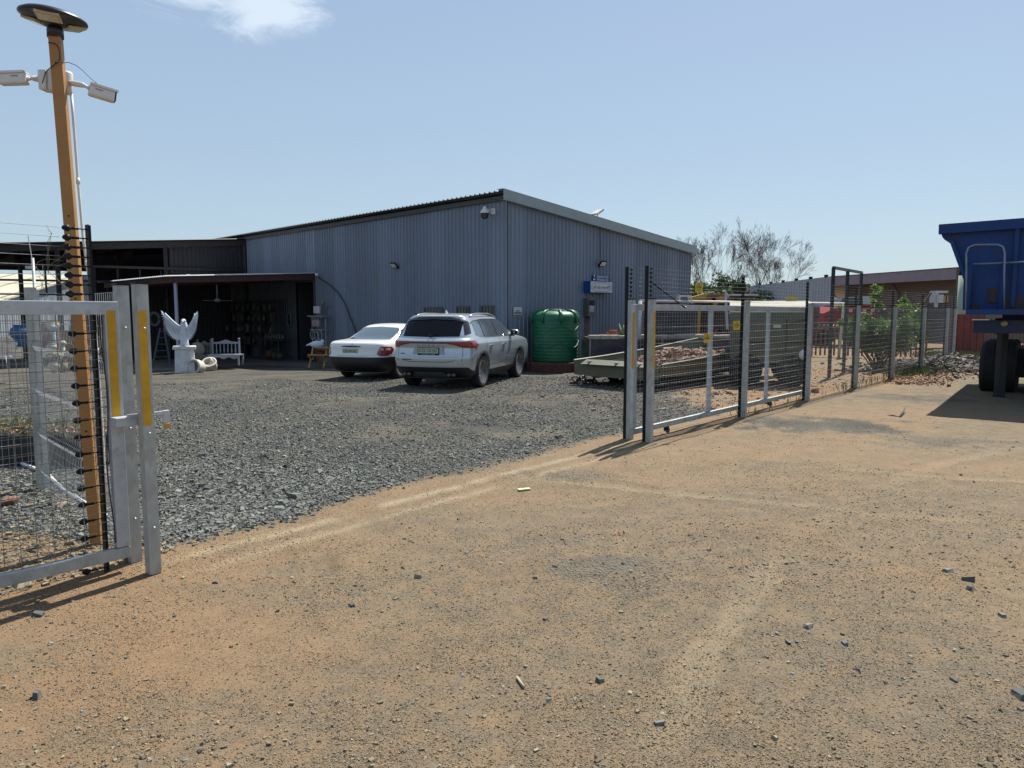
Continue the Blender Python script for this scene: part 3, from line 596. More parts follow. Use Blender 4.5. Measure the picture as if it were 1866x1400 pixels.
# junction boxes & cameras
jb = thing('junction_box', 'white round junction box strapped behind the ochre pole between the two cameras', 'junction box', PY(108, 150, yp+.07))
c = PY(107, 150, yp+.085); m = MB()
m.lathe([(.088, -.07), (.092, -.055), (.092, .06), (.086, .072)], 28, c, Matrix.Rotation(.08, 3, 'Y'), sx=1, sy=.62); setp(m.build('box_body', whitep), jb)
m = MB(); m.box(c+Vector((-.075, -.02, -.0)), (.055, .09, .13)); setp(m.build('box_cover', whitep, bevel=.008), jb)
def bullet(label, c0, c1, arm, lblmark):
    t = thing('security_camera', label, 'camera', arm[0], 'bullet cameras on the ochre pole')
    c0 = Vector(c0); c1 = Vector(c1); d = (c1-c0).normalized(); r = d.cross(Vector((0, 0, 1))).normalized(); u = r.cross(d); M = Matrix((d, r, u)).transposed(); L = (c1-c0).length
    m = MB(); prof = []
    n = 18; vs = []; fs = []
    sec = [(-.035, -.03), (-.028, -.038), (.028, -.038), (.035, -.03), (.036, .024), (.03, .034), (-.03, .034), (-.036, .024)]
    for x in (0, .01, L-.012, L-.012):
        k = .86 if x == 0 else 1
        vs += [c0+M @ Vector((x, y*k, z*k)) for y, z in sec]
    for i in range(3): fs += [(i*8+j, i*8+(j+1) % 8, (i+1)*8+(j+1) % 8, (i+1)*8+j) for j in range(8)]
    fs += [tuple(range(7, -1, -1)), tuple(range(24, 32))]; m.add(vs, fs); setp(m.build('camera_body', whitep), t)
    m = MB(); m.box(c0+M @ Vector((L*.53, 0, .039)), (L*1.02, .082, .007), M); m.box(c0+M @ Vector((L*.53, .041, .033)), (L*1.02, .004, .014), M); m.box(c0+M @ Vector((L*.53, -.041, .033)), (L*1.02, .004, .014), M); setp(m.build('sun_shield', whitep), t)
    m = MB(); m.box(c0+M @ Vector((L-.007, 0, -.002)), (.012, .062, .062), M); setp(m.build('lens_front', mat('camera_lens_black', (.01, .01, .012), .12)), t)
    m = MB(); s_ = 1 if (M @ Vector((0, 1, 0))).y < 0 else -1; m.box(c0+M @ Vector((L*.35, s_*.0365, .008)), (.045, .001, .008), M); setp(m.build('printed_mark', mat('grey_print', (.25, .25, .26), .6)), t)
    m = MB(); m.tube(arm, [.016, .02, .018, .012, .009][:len(arm)], 10); m.ball(arm[-1], .014, 10, 6); setp(m.build('mounting_arm', whitep), t)
bullet('white bullet camera on the right of the ochre pole, tilted down to the right', PY(162, 163, yp), PY(211, 178, yp+.10), [PY(128, 152, yp+.07), PY(138, 153, yp+.05), PY(150, 155, yp+.02), PY(155, 157, yp), PY(161, 160, yp)], 1)
bullet('white bullet camera on the left of the ochre pole, cut by the picture edge', PY(50, 143, yp), PY(-2, 144.5, yp-.02), [PY(80, 147, yp+.07), PY(72, 145, yp+.05), PY(62, 143, yp+.03), PY(57, 143, yp+.01), PY(52, 144, yp)], 1)
cb = thing('camera_cable', 'thin black cables looping from the floodlight pole to the cameras and junction box', 'cable', PY(105, 110, yp))
m = MB(); m.tube([PY(x_, y_, yp-.05) for x_, y_ in [(88, 78), (100, 79), (106, 86), (109, 97), (109, 108), (106, 114), (96, 120), (88, 127), (83, 132), (80, 142), (77, 152)]], .0035, 6); m.tube([PY(x_, y_, yp-.04) for x_, y_ in [(112, 115), (125, 114), (138, 119), (150, 128), (160, 138), (170, 147), (176, 152)]], .0022, 6); setp(m.build('cable', cableb), cb)
# conduit beside the pole
cd = thing('white_conduit', 'white plastic conduit running up beside the ochre pole from the ground', 'pipe', PY(205, 950, yp+.15))
pts = [PY(x_, y_, yp+.12) for x_, y_ in [(130, 170), (133, 210), (137, 260), (142, 330), (147, 385), (151, 430), (158, 480), (167, 540), (172, 590), (177, 640), (181, 700), (186, 770), (190, 850), (196, 925)]]
m = MB(); m.tube(pts, .009, 8); setp(m.build('pipe_run', pvc), cd)
m = MB(); 
for k in (3, 6, 9): m.lathe([(.012, -.02), (.012, .02)], 12, pts[k])
setp(m.build('couplings', pvc), cd)
gp = thing('ground_conduit', 'white corrugated pipe lying on the ground behind the left gate mesh', 'pipe', G(150, 915))
m = MB(); P = [G(x_, y_)+Vector((0, 0, .02)) for x_, y_ in [(40, 848), (66, 858), (88, 868), (100, 882), (118, 898), (140, 912), (165, 927), (200, 948)]]
pp = []; 
for a, b in zip(P, P[1:]):
    for k in range(12): pp.append(a.lerp(b, k/12))
m.tube(pp, [.019 if k % 2 else .0155 for k in range(len(pp))], 8, False); setp(m.build('pipe_run', pvc), gp)
# ------------------------------------------------------------------ inner perimeter fence behind the left leaf
ip = G(78, 891)
t = thing('perimeter_post', 'pale galvanised corner post of the inner mesh fence seen through the left gate', 'post', ip)
m = MB(); m.box(ip+Vector((0, 0, .93)), (.075, .09, 1.9), Matrix.Rotation(ANG, 3, 'Z')); m.box(ip+Vector((0, 0, .93))+D*.055, (.03, .004, 1.86), Matrix.Rotation(ANG, 3, 'Z')); setp(m.build('steel_post', galv), t)
sb_ = PY(65, 560, 7.0); sb_.z = 0; m = MB(); a_ = Vector((ip.x, ip.y, 0)); m.tube([sb_, sb_+Vector((0, 0, 2.17))], .013, 8); m.beam(sb_+Vector((0, 0, 2.08)), sb_+Vector((-.07, 0, 2.08)), .02, .03); m.beam(sb_+Vector((0, 0, 2.1)), sb_+Vector((-.03, 0, 2.38)), .006, .006)
setp(m.build('stay_tube', galv), t)
rp = Vector(rear_left.location)
q = (rp-ip); q.z = 0; Lq = q.length
t = thing('mesh_fence_panel', 'folded welded mesh panel running from the inner corner post to the left gate post', 'fence panel', ip, 'mesh fence panels')
mesh_panel(t, Vector((ip.x, ip.y, 0)), q, Lq-.1, .05, 1.78, .05, .075, (.2, .55, .95, 1.35, 1.68), r=.0022)
t = thing('mesh_fence_panel', 'folded welded mesh panel running from the inner corner post out of the left edge', 'fence panel', ip-D*1, 'mesh fence panels')
mesh_panel(t, Vector((ip.x, ip.y, 0))-D*3.0, D, 3.0, .05, 1.78, .05, .075, (.2, .55, .95, 1.35, 1.68), r=.0022)
# dry creeper caught on the wires
t = MB(); random.seed(3)
base = PY(82, 500, 7.2)
for k in range(9):
    a = base+Vector((random.uniform(-.12, .12), random.uniform(-.1, .1), random.uniform(-.1, .12))); pts = [a]
    dd = Vector((random.uniform(-.3, 1), random.uniform(-.3, .3), random.uniform(-.9, .5))).normalized()
    for i in range(6): dd = (dd+Vector((random.uniform(-.4, .4), random.uniform(-.3, .3), random.uniform(-.5, .3)))).normalized(); pts.append(pts[-1]+dd*.045)
    t.tube(pts, [.0025]*6+[.001], 4)
for k in range(3): t.tube([PY(84+k*2, 410+k*8, 7.2), PY(93+k, 425, 7.2), PY(92-k*4, 445, 7.2), PY(84+k*3, 470, 7.2), PY(88, 500, 7.2)], .0016, 4)
t.tube([PY(88, 495, 7.2), PY(110, 515, 7.2), PY(135, 535, 7.1)], .003, 4)
o = t.build('dry_creeper', mat('dry_creeper', (.15, .13, .08), .9, 0, .3, 20)); tag(o, 'tangle of dry creeper hanging on the electric wires left of the ochre pole', 'creeper')
# ------------------------------------------------------------------ big corrugated shed
def clad_mat(name, dr):
    m = mat(name, (.162, .196, .256), .48, .15, .07, 1.3, 0, 60, ((.20, .19, .21), .16, 2.), stretch=(1, 1, .25)); nt = m.node_tree; b = nt.nodes['Principled BSDF']; L = nt.links.new
    src = b.inputs['Base Color'].links[0].from_socket; t = N(nt, 'ShaderNodeTexCoord')
    dp = N(nt, 'ShaderNodeVectorMath', operation='DOT_PRODUCT'); L(t.outputs['Object'], dp.inputs[0]); dp.inputs[1].default_value = dr
    q = N(nt, 'ShaderNodeMath', operation='MULTIPLY_ADD'); L(dp.outputs['Value'], q.inputs[0]); q.inputs[1].default_value = 1/.686; q.inputs[2].default_value = 50-WC.dot(Vector(dr))/.686
    fl = N(nt, 'ShaderNodeMath', operation='FLOOR'); L(q.outputs[0], fl.inputs[0]); wn_ = N(nt, 'ShaderNodeTexWhiteNoise'); wn_.noise_dimensions = '1D'; L(fl.outputs[0], wn_.inputs['W'])
    r = N(nt, 'ShaderNodeMapRange'); L(wn_.outputs['Value'], r.inputs[0]); r.inputs[3].default_value = .86; r.inputs[4].default_value = 1.12
    fr = N(nt, 'ShaderNodeMath', operation='FRACT'); L(q.outputs[0], fr.inputs[0]); lp_ = N(nt, 'ShaderNodeMapRange'); L(fr.outputs[0], lp_.inputs[0]); lp_.inputs[1].default_value = .0; lp_.inputs[2].default_value = .03; lp_.inputs[3].default_value = .72; lp_.inputs[4].default_value = 1
    mu = N(nt, 'ShaderNodeMath', operation='MULTIPLY'); L(r.outputs[0], mu.inputs[0]); L(lp_.outputs[0], mu.inputs[1])
    sc_ = N(nt, 'ShaderNodeVectorMath', operation='SCALE'); L(src, sc_.inputs[0]); L(mu.outputs[0], sc_.inputs['Scale'])
    z = N(nt, 'ShaderNodeSeparateXYZ'); L(t.outputs['Object'], z.inputs[0]); nz = N(nt, 'ShaderNodeTexNoise'); nz.inputs['Scale'].default_value = 2.2; nz.inputs['Detail'].default_value = 8; L(t.outputs['Object'], nz.inputs[0])
    zz = N(nt, 'ShaderNodeMath', operation='MULTIPLY_ADD'); L(nz.outputs[0], zz.inputs[0]); zz.inputs[1].default_value = -1.3; L(z.outputs['Z'], zz.inputs[2])
    zr = N(nt, 'ShaderNodeMapRange'); L(zz.outputs[0], zr.inputs[0]); zr.inputs[1].default_value = .25; zr.inputs[2].default_value = -.6; zr.inputs[3].default_value = 0; zr.inputs[4].default_value = .7
    mx = N(nt, 'ShaderNodeMix', data_type='RGBA'); L(zr.outputs[0], mx.inputs[0]); L(sc_.outputs[0], mx.inputs[6]); mx.inputs[7].default_value = (.17, .12, .08, 1); L(mx.outputs[2], b.inputs['Base Color']); return m
cladL = clad_mat('cladding_long_wall', LD); cladR = clad_mat('cladding_gable_wall', RD)
trim = mat('flashing_grey', (.26, .30, .31), .5, .25, .08, 4)
redoxide = mat('red_oxide_steel', (.055, .022, .020), .7, 0, .2, 6)
darkstl = mat('dark_steel', (.05, .04, .042), .7, 0, .2, 6)
PRO = [(0, 0), (.118, 0), (.134, .03), (.156, .03)]
def corr_wall(p0, dr, L, out, zb, zt, pitch=.1715, dep=.03, prof=PRO):   # zb(x), zt(x)
    m = MB(); dr = Vector(dr); out = Vector(out); xs = []
    n = int(L/pitch)
    for k in range(n+1):
        for (a, h) in prof:
            x = (k+a/.1715)*pitch
            if x <= L: xs.append((x, h/.03*dep))
    xs.append((L, 0))
    P = [[Vector(p0)+dr*x+out*h+Vector((0, 0, zb(x))) for x, h in xs], [Vector(p0)+dr*x+out*h+Vector((0, 0, zt(x))) for x, h in xs]]
    m.grid(P, False); return m
outR = Vector((RD.y, -RD.x, 0)); outL = -RD
HC = 4.89
sh = thing('warehouse', 'large single pitch shed clad in blue grey corrugated sheet with a pale flashing', 'building', WC)
LW = 22.; RW = 9.8
def ztR(x): return HC-x*.088
corr_wall(WC, RD, RW, outR, lambda x: -.3, ztR).build('gable_wall', cladR, sh)
dj0, dj1 = 10.35, 11.75     # doorway in the porch
m = corr_wall(WC, LD, dj0, outL, lambda x: -.4, lambda x: HC-.02)
m2 = corr_wall(WC+LD*dj0, LD, dj1-dj0, outL, lambda x: 2.86, lambda x: HC-.02)
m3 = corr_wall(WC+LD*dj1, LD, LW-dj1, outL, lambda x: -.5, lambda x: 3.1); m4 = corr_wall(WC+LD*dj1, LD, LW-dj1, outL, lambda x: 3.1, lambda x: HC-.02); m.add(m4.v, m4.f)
m.add(m2.v, m2.f)
m.build('long_wall', cladL, sh); m3.build('porch_wall', mat('porch_wall_shaded', (.05, .062, .078), .6, .1, .12, 2), sh)  # lower wall under the porch roof: its shade is put into a darker colour
# back walls and inside
m = MB(); a = WC+RD*RW; b = WC+RD*RW+LD*LW; c = WC+LD*LW
for p, q_, h1, h2 in ((a, b, ztR(RW), ztR(RW)), (c, b, HC, ztR(RW))): m.add([p+Vector((0, 0, -.5)), q_+Vector((0, 0, -.5)), q_+Vector((0, 0, h2)), p+Vector((0, 0, h1))], [(0, 1, 2, 3)])
m.build('rear_walls', cladL, sh)
m = MB(); ov = .28
def rf(u, v, dz=0): p = WC+RD*u+LD*v; return Vector((p.x, p.y, ztR(u)+.1+dz))
prof = []
n = int((LW+.5)/.2)
P = [[], []]
for k in range(n+1):
    for (a_, h_) in PRO:
        v = -.12+k*.2+a_/.1715*.2; P[0].append(rf(-ov, v, h_*1.3)); P[1].append(rf(RW+.3, v, h_*1.3))
m.grid(P, False, True)
P2 = [[rf(-ov, -.12, -.012), rf(-ov, LW+.4, -.012)], [rf(RW+.3, -.12, -.012), rf(RW+.3, LW+.4, -.012)]]; m.grid(P2, False); m.build('roof_sheeting', mat('roof_sheet', (.13, .14, .15), .45, .4, .1, 3), sh)
# fascia flashing along the gable (two folds) and eave purlin
m = MB()
a = rf(-ov, -.14); b = rf(RW+.22, -.14)
for z0_, z1_, o_ in ((-.24, .055, .0),):
    m.add([a+Vector((0, 0, z0_)), b+Vector((0, 0, z0_)), b+Vector((0, 0, z1_)), a+Vector((0, 0, z1_)), a+Vector((0, 0, z0_))+LD*.02, b+Vector((0, 0, z0_))+LD*.02, b+Vector((0, 0, z1_))+LD*.02, a+Vector((0, 0, z1_))+LD*.02],
          [(0, 1, 2, 3), (7, 6, 5, 4), (0, 4, 5, 1), (3, 2, 6, 7), (1, 5, 6, 2), (0, 3, 7, 4)])
m.add([a+Vector((0, 0, -.245))-LD*.03, b+Vector((0, 0, -.245))-LD*.03, b+Vector((0, 0, -.235))+LD*.12, a+Vector((0, 0, -.235))+LD*.12], [(0, 1, 2, 3)])
m.add([a+Vector((0, 0, .06))-LD*.004, b+Vector((0, 0, .06))-LD*.004, b+Vector((0, 0, .075))+LD*.3, a+Vector((0, 0, .075))+LD*.3], [(0, 1, 2, 3)])
m.build('barge_flashing', trim, sh)
m = MB(); m.beam(WC-RD*.06+LD*-.05+Vector((0, 0, HC-.02)), WC-RD*.06+LD*LW+Vector((0, 0, HC-.02)), .08, .13); m.build('eave_beam', mat('eave_grey', (.06, .06, .065), .6, .1, .2, 5), sh)
m = MB(); m.beam(WC-RD*.035-LD*.035+Vector((0, 0, -.2)), WC-RD*.035-LD*.035+Vector((0, 0, HC-.1)), .03, .03); m.tube([WC-RD*.05-LD*.06+Vector((0, 0, z)) for z in (.2, 2, 3.4, HC-.15)], .012, 6); m.build('corner_trim', darkstl, sh)
m = MB(); e = WC+RD*(RW-.0)+outR*.01; m.beam(e+Vector((0, 0, -.2)), e+Vector((0, 0, ztR(RW)-.05)), .06, .03); m.build('corner_trim', mat('trim_red', (.16, .10, .10), .6), sh)
# screws in rows
m = MB()
for z in (1.0, 2.1, 3.2, 4.05):
    for k in range(int(RW/.343)):
        x = k*.343+.06
        if z < ztR(x)-.1: m.box(WC+RD*x+outR*.004+Vector((0, 0, z+random.uniform(-.01, .01))), (.014, .014, .014))
for z in (1.1, 2.3, 3.5, 4.5):
    for k in range(30): m.box(WC+LD*(k*.343+.06)+outL*.004+Vector((0, 0, z)), (.014, .014, .014))
m.build('screws', mat('screw_dark', (.1, .1, .11), .6), sh)
# dark pocket behind the doorway
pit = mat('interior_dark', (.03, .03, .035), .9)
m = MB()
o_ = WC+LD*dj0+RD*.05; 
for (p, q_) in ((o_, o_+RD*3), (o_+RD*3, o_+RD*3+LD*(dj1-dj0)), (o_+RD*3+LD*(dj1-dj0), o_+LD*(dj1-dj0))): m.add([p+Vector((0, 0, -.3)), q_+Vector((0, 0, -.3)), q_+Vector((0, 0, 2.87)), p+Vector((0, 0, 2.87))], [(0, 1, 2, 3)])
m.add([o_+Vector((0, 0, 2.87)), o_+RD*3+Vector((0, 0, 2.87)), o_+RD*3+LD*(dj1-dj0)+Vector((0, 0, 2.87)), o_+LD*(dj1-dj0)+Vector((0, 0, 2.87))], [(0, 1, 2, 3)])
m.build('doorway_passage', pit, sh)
m = MB()
for v in (dj0-.02, dj1+.02): m.beam(WC+LD*v-RD*.05+Vector((0, 0, -.2)), WC+LD*v-RD*.05+Vector((0, 0, 2.86)), .06, .06)
m.beam(WC+LD*(dj0-.05)-RD*.05+Vector((0, 0, 2.88)), WC+LD*(dj1+.05)-RD*.05+Vector((0, 0, 2.88)), .06, .08); m.build('door_frame', darkstl, sh)
# windows on the long wall
def lw_pt(px, py, out=.0):
    return onplane(px, py, WC-RD*out, RD)
def rw_pt(px, py, out=.0):
    return onplane(px, py, WC+outR*out, outR)
for (x0, x1, y0) in ((775, 808, 560), (834, 856, 558), (879, 902, 557)):
    a = lw_pt(x1, y0); b = lw_pt(x0, y0); zt_ = a.z; zb_ = zt_-.62; a.z = b.z = 0; w = (b-a).length; d_ = (b-a).normalized()
    fr = MB()
    for z in (zt_-.02, zb_+.02): fr.beam(a+outL*.045+Vector((0, 0, z)), b+outL*.045+Vector((0, 0, z)), .05, .045)
    for p in (a, b): fr.beam(p+outL*.045+Vector((0, 0, zb_)), p+outL*.045+Vector((0, 0, zt_)), .05, .045)
    nb = max(2, int(w/.16))
    f = fr.build('window', mat('window_frame_grey', (.075, .07, .075), .6), sh)
    g = MB(); g.add([a+outL*.034+Vector((0, 0, zb_)), b+outL*.034+Vector((0, 0, zb_)), b+outL*.034+Vector((0, 0, zt_)), a+outL*.034+Vector((0, 0, zt_))], [(0, 1, 2, 3)]); g.build('pane', mat('dark_glass', (.02, .023, .028), .08, 0, 0, spec=.6), f)
    br = MB()
    for k in range(1, nb+1): p = a.lerp(b, k/(nb+1)); br.beam(p+outL*.06+Vector((0, 0, zb_)), p+outL*.06+Vector((0, 0, zt_)), .012, .012)
    br.build('window_bars', mat('bar_grey', (.12, .13, .15), .5), f)
# ------------------------------------------------------------------ things on the shed walls
def flood(label, c, out, side):
    t = thing('floodlight', label, 'lamp', c, 'small floodlights on the warehouse')
    M = Matrix((side, out, Vector((0, 0, 1)))).transposed() @ Matrix.Rotation(math.radians(-38), 3, 'X')
    m = MB(); m.box(Vector(c)+out*.16, (.28, .055, .2), M); setp(m.build('lamp_housing', blackm, bevel=.01), t)
    m = MB(); m.box(Vector(c)+out*.16+M @ Vector((0, .031, 0)), (.23, .006, .15), M); setp(m.build('lamp_lens', mat('floodlight_lens', (.62, .63, .58), .2)), t)
    m = MB(); m.beam(Vector(c)+Vector((0, 0, -.06)), Vector(c)+out*.16+Vector((0, 0, -.08)), .05, .03); m.box(Vector(c)+out*.02+Vector((0, 0, -.06)), (.09, .09, .09)); setp(m.build('bracket', blackm), t)
flood('small black floodlight on the long wall above the white car', lw_pt(725, 484), outL, LD)
flood('black floodlight above the blue and white shop sign', rw_pt(1091, 481), outR, RD)
# dome camera near the corner
c = lw_pt(900, 386); t = thing('dome_camera', 'white dome camera on a wall arm near the shed corner under the roof', 'camera', c)
m = MB(); m.box(c+outL*.03, (.12, .12, .16)); m.tube([c+outL*.03, c+outL*.3+Vector((0, 0, .03))], .035, 8); setp(m.build('wall_arm', whitep), t)
cc = c+outL*.36
m = MB(); m.lathe([(.02, .12), (.045, .1), (.06, .04), (.12, -.02), (.135, -.06), (.135, -.08)], 20, cc); setp(m.build('camera_hood', whitep), t)
m = MB(); m.lathe([(.12, -.08), (.118, -.13), (.1, -.19), (.06, -.23), (.0, -.245)], 20, cc); setp(m.build('camera_dome', mat('smoked_dome', (.03, .025, .022), .12)), t)
# shop sign
Mx = Matrix((RD, -outR, Vector((0, 0, 1)))).transposed()
a = rw_pt(1076, 515, .3); b = rw_pt(1116, 515, .3); cz = (rw_pt(1096, 512, .3).z+rw_pt(1096, 535, .3).z)/2; hh = abs(rw_pt(1096, 515, .3).z-rw_pt(1096, 535, .3).z)
w = (b-a).length; c = (a+b)/2; c.z = cz
t = thing('shop_sign', 'blue box sign with a white face reading oh my word on the right shed wall', 'sign', c)
m = MB(); m.box(c-outR*.15, (w, .29, hh+.02), Mx); setp(m.build('sign_box', mat('sign_blue', (.006, .06, .25), .45, 0, .1, 5), bevel=.008), t)
m = MB(); m.box(c+outR*.002, (w-.02, .012, hh-.01), Mx); setp(m.build('sign_face', mat('sign_white', (.52, .52, .54), .5, 0, .05, 5)), t)
tx = mat('sign_text', (.03, .025, .025), .6)
text_mesh('lettering', 'oh my word!!!', .155, tx, t, c+outR*.0095-RD*(w*.38)+Vector((0, 0, -.055)), RD, (0, 0, 1), .002, width=w*.76)
ol = mat('sign_outline', (.22, .15, .14), .6)
m = MB(); pts = []
for k in range(61):
    a_ = 2*pi*k/60; cx_ = math.cos(a_); sx_ = math.sin(a_)
    rx = w*.45; rz = hh*.27+hh*.14*max(0, 1-abs(cx_)/.62)**.5*1.0
    px2 = rx*(abs(cx_)**.35)*(1 if cx_ > 0 else -1); pz2 = rz*(abs(sx_)**.4)*(1 if sx_ > 0 else -1)
    pts.append(c+outR*.012+RD*px2+Vector((0, 0, pz2)))
m.tube(pts, .006, 4); setp(m.build('scroll_outline', ol), t)
# blue street name boards
a = rw_pt(1080, 505, .06); b = rw_pt(1111, 505, .06); t = thing('direction_board', 'two dark blue direction boards with white lettering above the shop sign', 'sign', a)
w2 = (b-a).length; cc = (a+b)/2; zt2 = rw_pt(1095, 501, .06).z; zb2 = rw_pt(1095, 513, .06).z; h2 = zt2-zb2
for k in range(2):
    c2 = Vector((cc.x, cc.y, zt2-h2*(.25+.5*k))); m = MB(); m.box(c2, (w2, .02, h2*.5-.008), Mx); bd = m.build('name_board', mat('board_blue', (.008, .03, .14), .4)); setp(bd, t)
    text_mesh('lettering', ['Suspension City', 'Wholesale City'][k], .12, mat('board_white', (.72, .74, .8), .5), bd, c2+outR*.0115-RD*(w2*.27)+Vector((0, 0, -.04)), RD, (0, 0, 1), .001, width=w2*.68)
    m = MB(); o2 = c2+outR*.0115-RD*(w2*.43)
    if k == 0: m.prism([(-.0, -.045), (.015, -.045), (.015, .005), (.04, .005), (.0075, .05), (-.025, .005), (0, .005)], o2, RD, Vector((0, 0, 1)), .001)
    else: m.prism([(-.05, 0), (-.01, .04), (-.01, .012), (.06, .012), (.06, -.012), (-.01, -.012), (-.01, -.04)], o2, RD, Vector((0, 0, 1)), .001)
    setp(m.build('arrow', mat('board_white', (.72, .74, .8), .5)), bd)
# meter box
a = rw_pt(1062, 546, .0); b = rw_pt(1074, 546, .0); w = (b-a).length; cc = (a+b)/2; zt2 = rw_pt(1068, 544).z; zb2 = rw_pt(1068, 577).z
t = thing('meter_box', 'grey electricity meter box with conduits on the wall right of the green tank', 'meter box', Vector((cc.x, cc.y, zb2)))
m = MB(); m.box(Vector((cc.x, cc.y, (zt2+zb2)/2))+outR*.12, (w, .22, zt2-zb2), Mx); setp(m.build('box_body', mat('meter_grey', (.09, .09, .09), .5, 0, .1, 5), bevel=.01), t)
m = MB(); m.box(Vector((cc.x, cc.y, zb2+(zt2-zb2)*.42))+outR*.235, (w*.7, .012, .2), Mx); setp(m.build('meter_window', mat('meter_glass', (.3, .31, .33), .2)), t)
m = MB(); m.box(Vector((cc.x, cc.y, zb2+(zt2-zb2)*.75))+outR*.235, (w*.8, .012, .16), Mx); setp(m.build('breaker_panel', blackp), t)
m = MB()
for k in (-.08, 0, .08): m.tube([cc*1+RD*k+outR*.06+Vector((0, 0, -cc.z+zb2)), cc+RD*k+outR*.06+Vector((0, 0, -cc.z))], .02, 8)
setp(m.build('conduits', mat('conduit_rust', (.17, .1, .08), .7)), t)
# cable from the roof light down to the sign
m = MB(); m.tube([rw_pt(1093, 400, .05), rw_pt(1093, 430, .05), rw_pt(1094, 470, .05)], .008, 5); o = m.build('wall_cable', cableb); tag(o, 'thin cable running down the shed wall from the roof lamp to the floodlight', 'cable')
# picture notice by the corner
a = rw_pt(936, 560, .04); b = rw_pt(951, 560, .04); w = (b-a).length; c = (a+b)/2; zt2 = rw_pt(943, 560, .04).z; zb2 = rw_pt(943, 578, .04).z
t = thing('notice_board', 'small printed picture notice on the shed wall left of the green tank', 'sign', Vector((c.x, c.y, zb2)))
H2 = zt2-zb2
m = MB(); m.box(Vector((c.x, c.y, (zt2+zb2)/2)), (w, .012, H2), Mx); setp(m.build('board', mat('notice_pale', (.42, .48, .50), .5)), t)
for (z_, h_, col_, ww) in ((.42, .2, (.13, .12, .12), .86), (.14, .2, (.08, .14, .07), .9), (.62, .1, (.10, .11, .11), .4), (.30, .05, (.5, .5, .42), .5)):
    m = MB(); m.box(Vector((c.x, c.y, zb2+H2*(z_)))+outR*.008, (w*ww, .004, H2*h_), Mx); setp(m.build('printed_band', mat('notice_%d' % int(z_*100), col_, .6, 0, .4, 30)), t)
# small lamp and panel on the roof edge
c = rf((rw_pt(1093, 392)-WC).dot(RD), .1, .1); t = thing('roof_solar_lamp', 'small solar panel lamp tilted up on the shed roof edge', 'solar lamp', c)
M = Matrix.Rotation(math.radians(-15), 3, 'Z') @ Matrix.Rotation(math.radians(48), 3, 'Y')
m = MB(); m.box(c+Vector((.0, 0, .17)), (.06, .34, .3), Matrix.Rotation(math.radians(35), 3, 'Z') @ Matrix.Rotation(math.radians(58), 3, 'Y')); setp(m.build('solar_panel', mat('panel_back', (.5, .49, .45), .5)), t)
m = MB(); m.beam(c+Vector((0, 0, -.1)), c+Vector((0, 0, .16)), .03, .03); setp(m.build('stand', galvl), t)
# black sagging cable on the long wall
P = [lw_pt(x_, y_, .08) for x_, y_ in [(580, 506), (598, 517), (615, 532), (628, 552), (637, 575), (645, 595), (650, 610)]]
m = MB(); m.tube(P, .022, 6); o = m.build('black_hose', cableb); tag(o, 'black hose slanting down the long shed wall beside the porch', 'hose')
# ------------------------------------------------------------------ porch
u0 = 0; V0 = 10.3; V1 = 17.3; UP = 5.25
def pw(u, v, z): p = WC-RD*u+LD*v; return Vector((p.x, p.y, z))
def pz(u): return 3.14-u*.056
porch = thing('porch', 'low lean-to porch with red oxide beams along the long shed wall', 'porch', pw(3, 13, 0))
P = [[], []]
for k in range(int((V1-V0+.3)/.2)):
    for (a_, h_) in PRO: v = V0-.1+k*.2+a_/.1715*.2; P[0].append(pw(UP+.25, v, pz(UP+.25)+.03+h_*1.2)); P[1].append(pw(-.0, v, pz(0)+.03+h_*1.2))
m = MB(); m.grid(P, False); m.build('roof_sheeting', mat('porch_roof', (.55, .56, .56), .5, .3, .1, 3), porch)
m = MB(); m.beam(pw(.05, V0, pz(0)-.11), pw(UP, V0, pz(UP)-.09), .07, .2); m.beam(pw(UP, V0, pz(UP)-.09), pw(UP, V1, pz(UP)-.09), .07, .18)
for u in (1.3, 2.6, 3.9): m.beam(pw(u, V0, pz(u)-.06), pw(u, V1, pz(u)-.06), .05, .1)
for v in (12.6, 15): m.beam(pw(.05, v, pz(0)-.17), pw(UP, v, pz(UP)-.15), .06, .14)
m.build('beams', redoxide, porch)
m = MB(); m.beam(pw(.05, V0-.06, pz(0)+.045), pw(3.9, V0-.06, pz(3.9)+.045), .05, .03); m.build('edge_flashing', mat('pale_flash', (.6, .6, .58), .4, .3), porch)
m = MB(); pp_ = G(331, 668); m.beam(pw(UP-.08, V0+.08, -.24), pw(UP-.08, V0+.08, pz(UP)-.15), .085, .085); m.build('porch_post', mat('porch_post_paint', (.26, .29, .36), .5, 0, .1, 5), porch)
for v in (V1-.1, 13.8):
    m = MB(); m.beam(pw(UP-.08, v, -.24), pw(UP-.08, v, pz(UP)-.1), .08, .08); m.build('porch_post', redoxide, porch)
# small white spotlight on the porch end
c = pw(-.0, V0-.35, 3.1)+outL*.15; m = MB(); m.ball(c, (.07, .07, .06)); m.tube([c, c-outL*.15], .02, 6); o = m.build('spotlight', whitep); tag(o, 'tiny white spotlight on the wall at the right end of the porch roof', 'lamp')
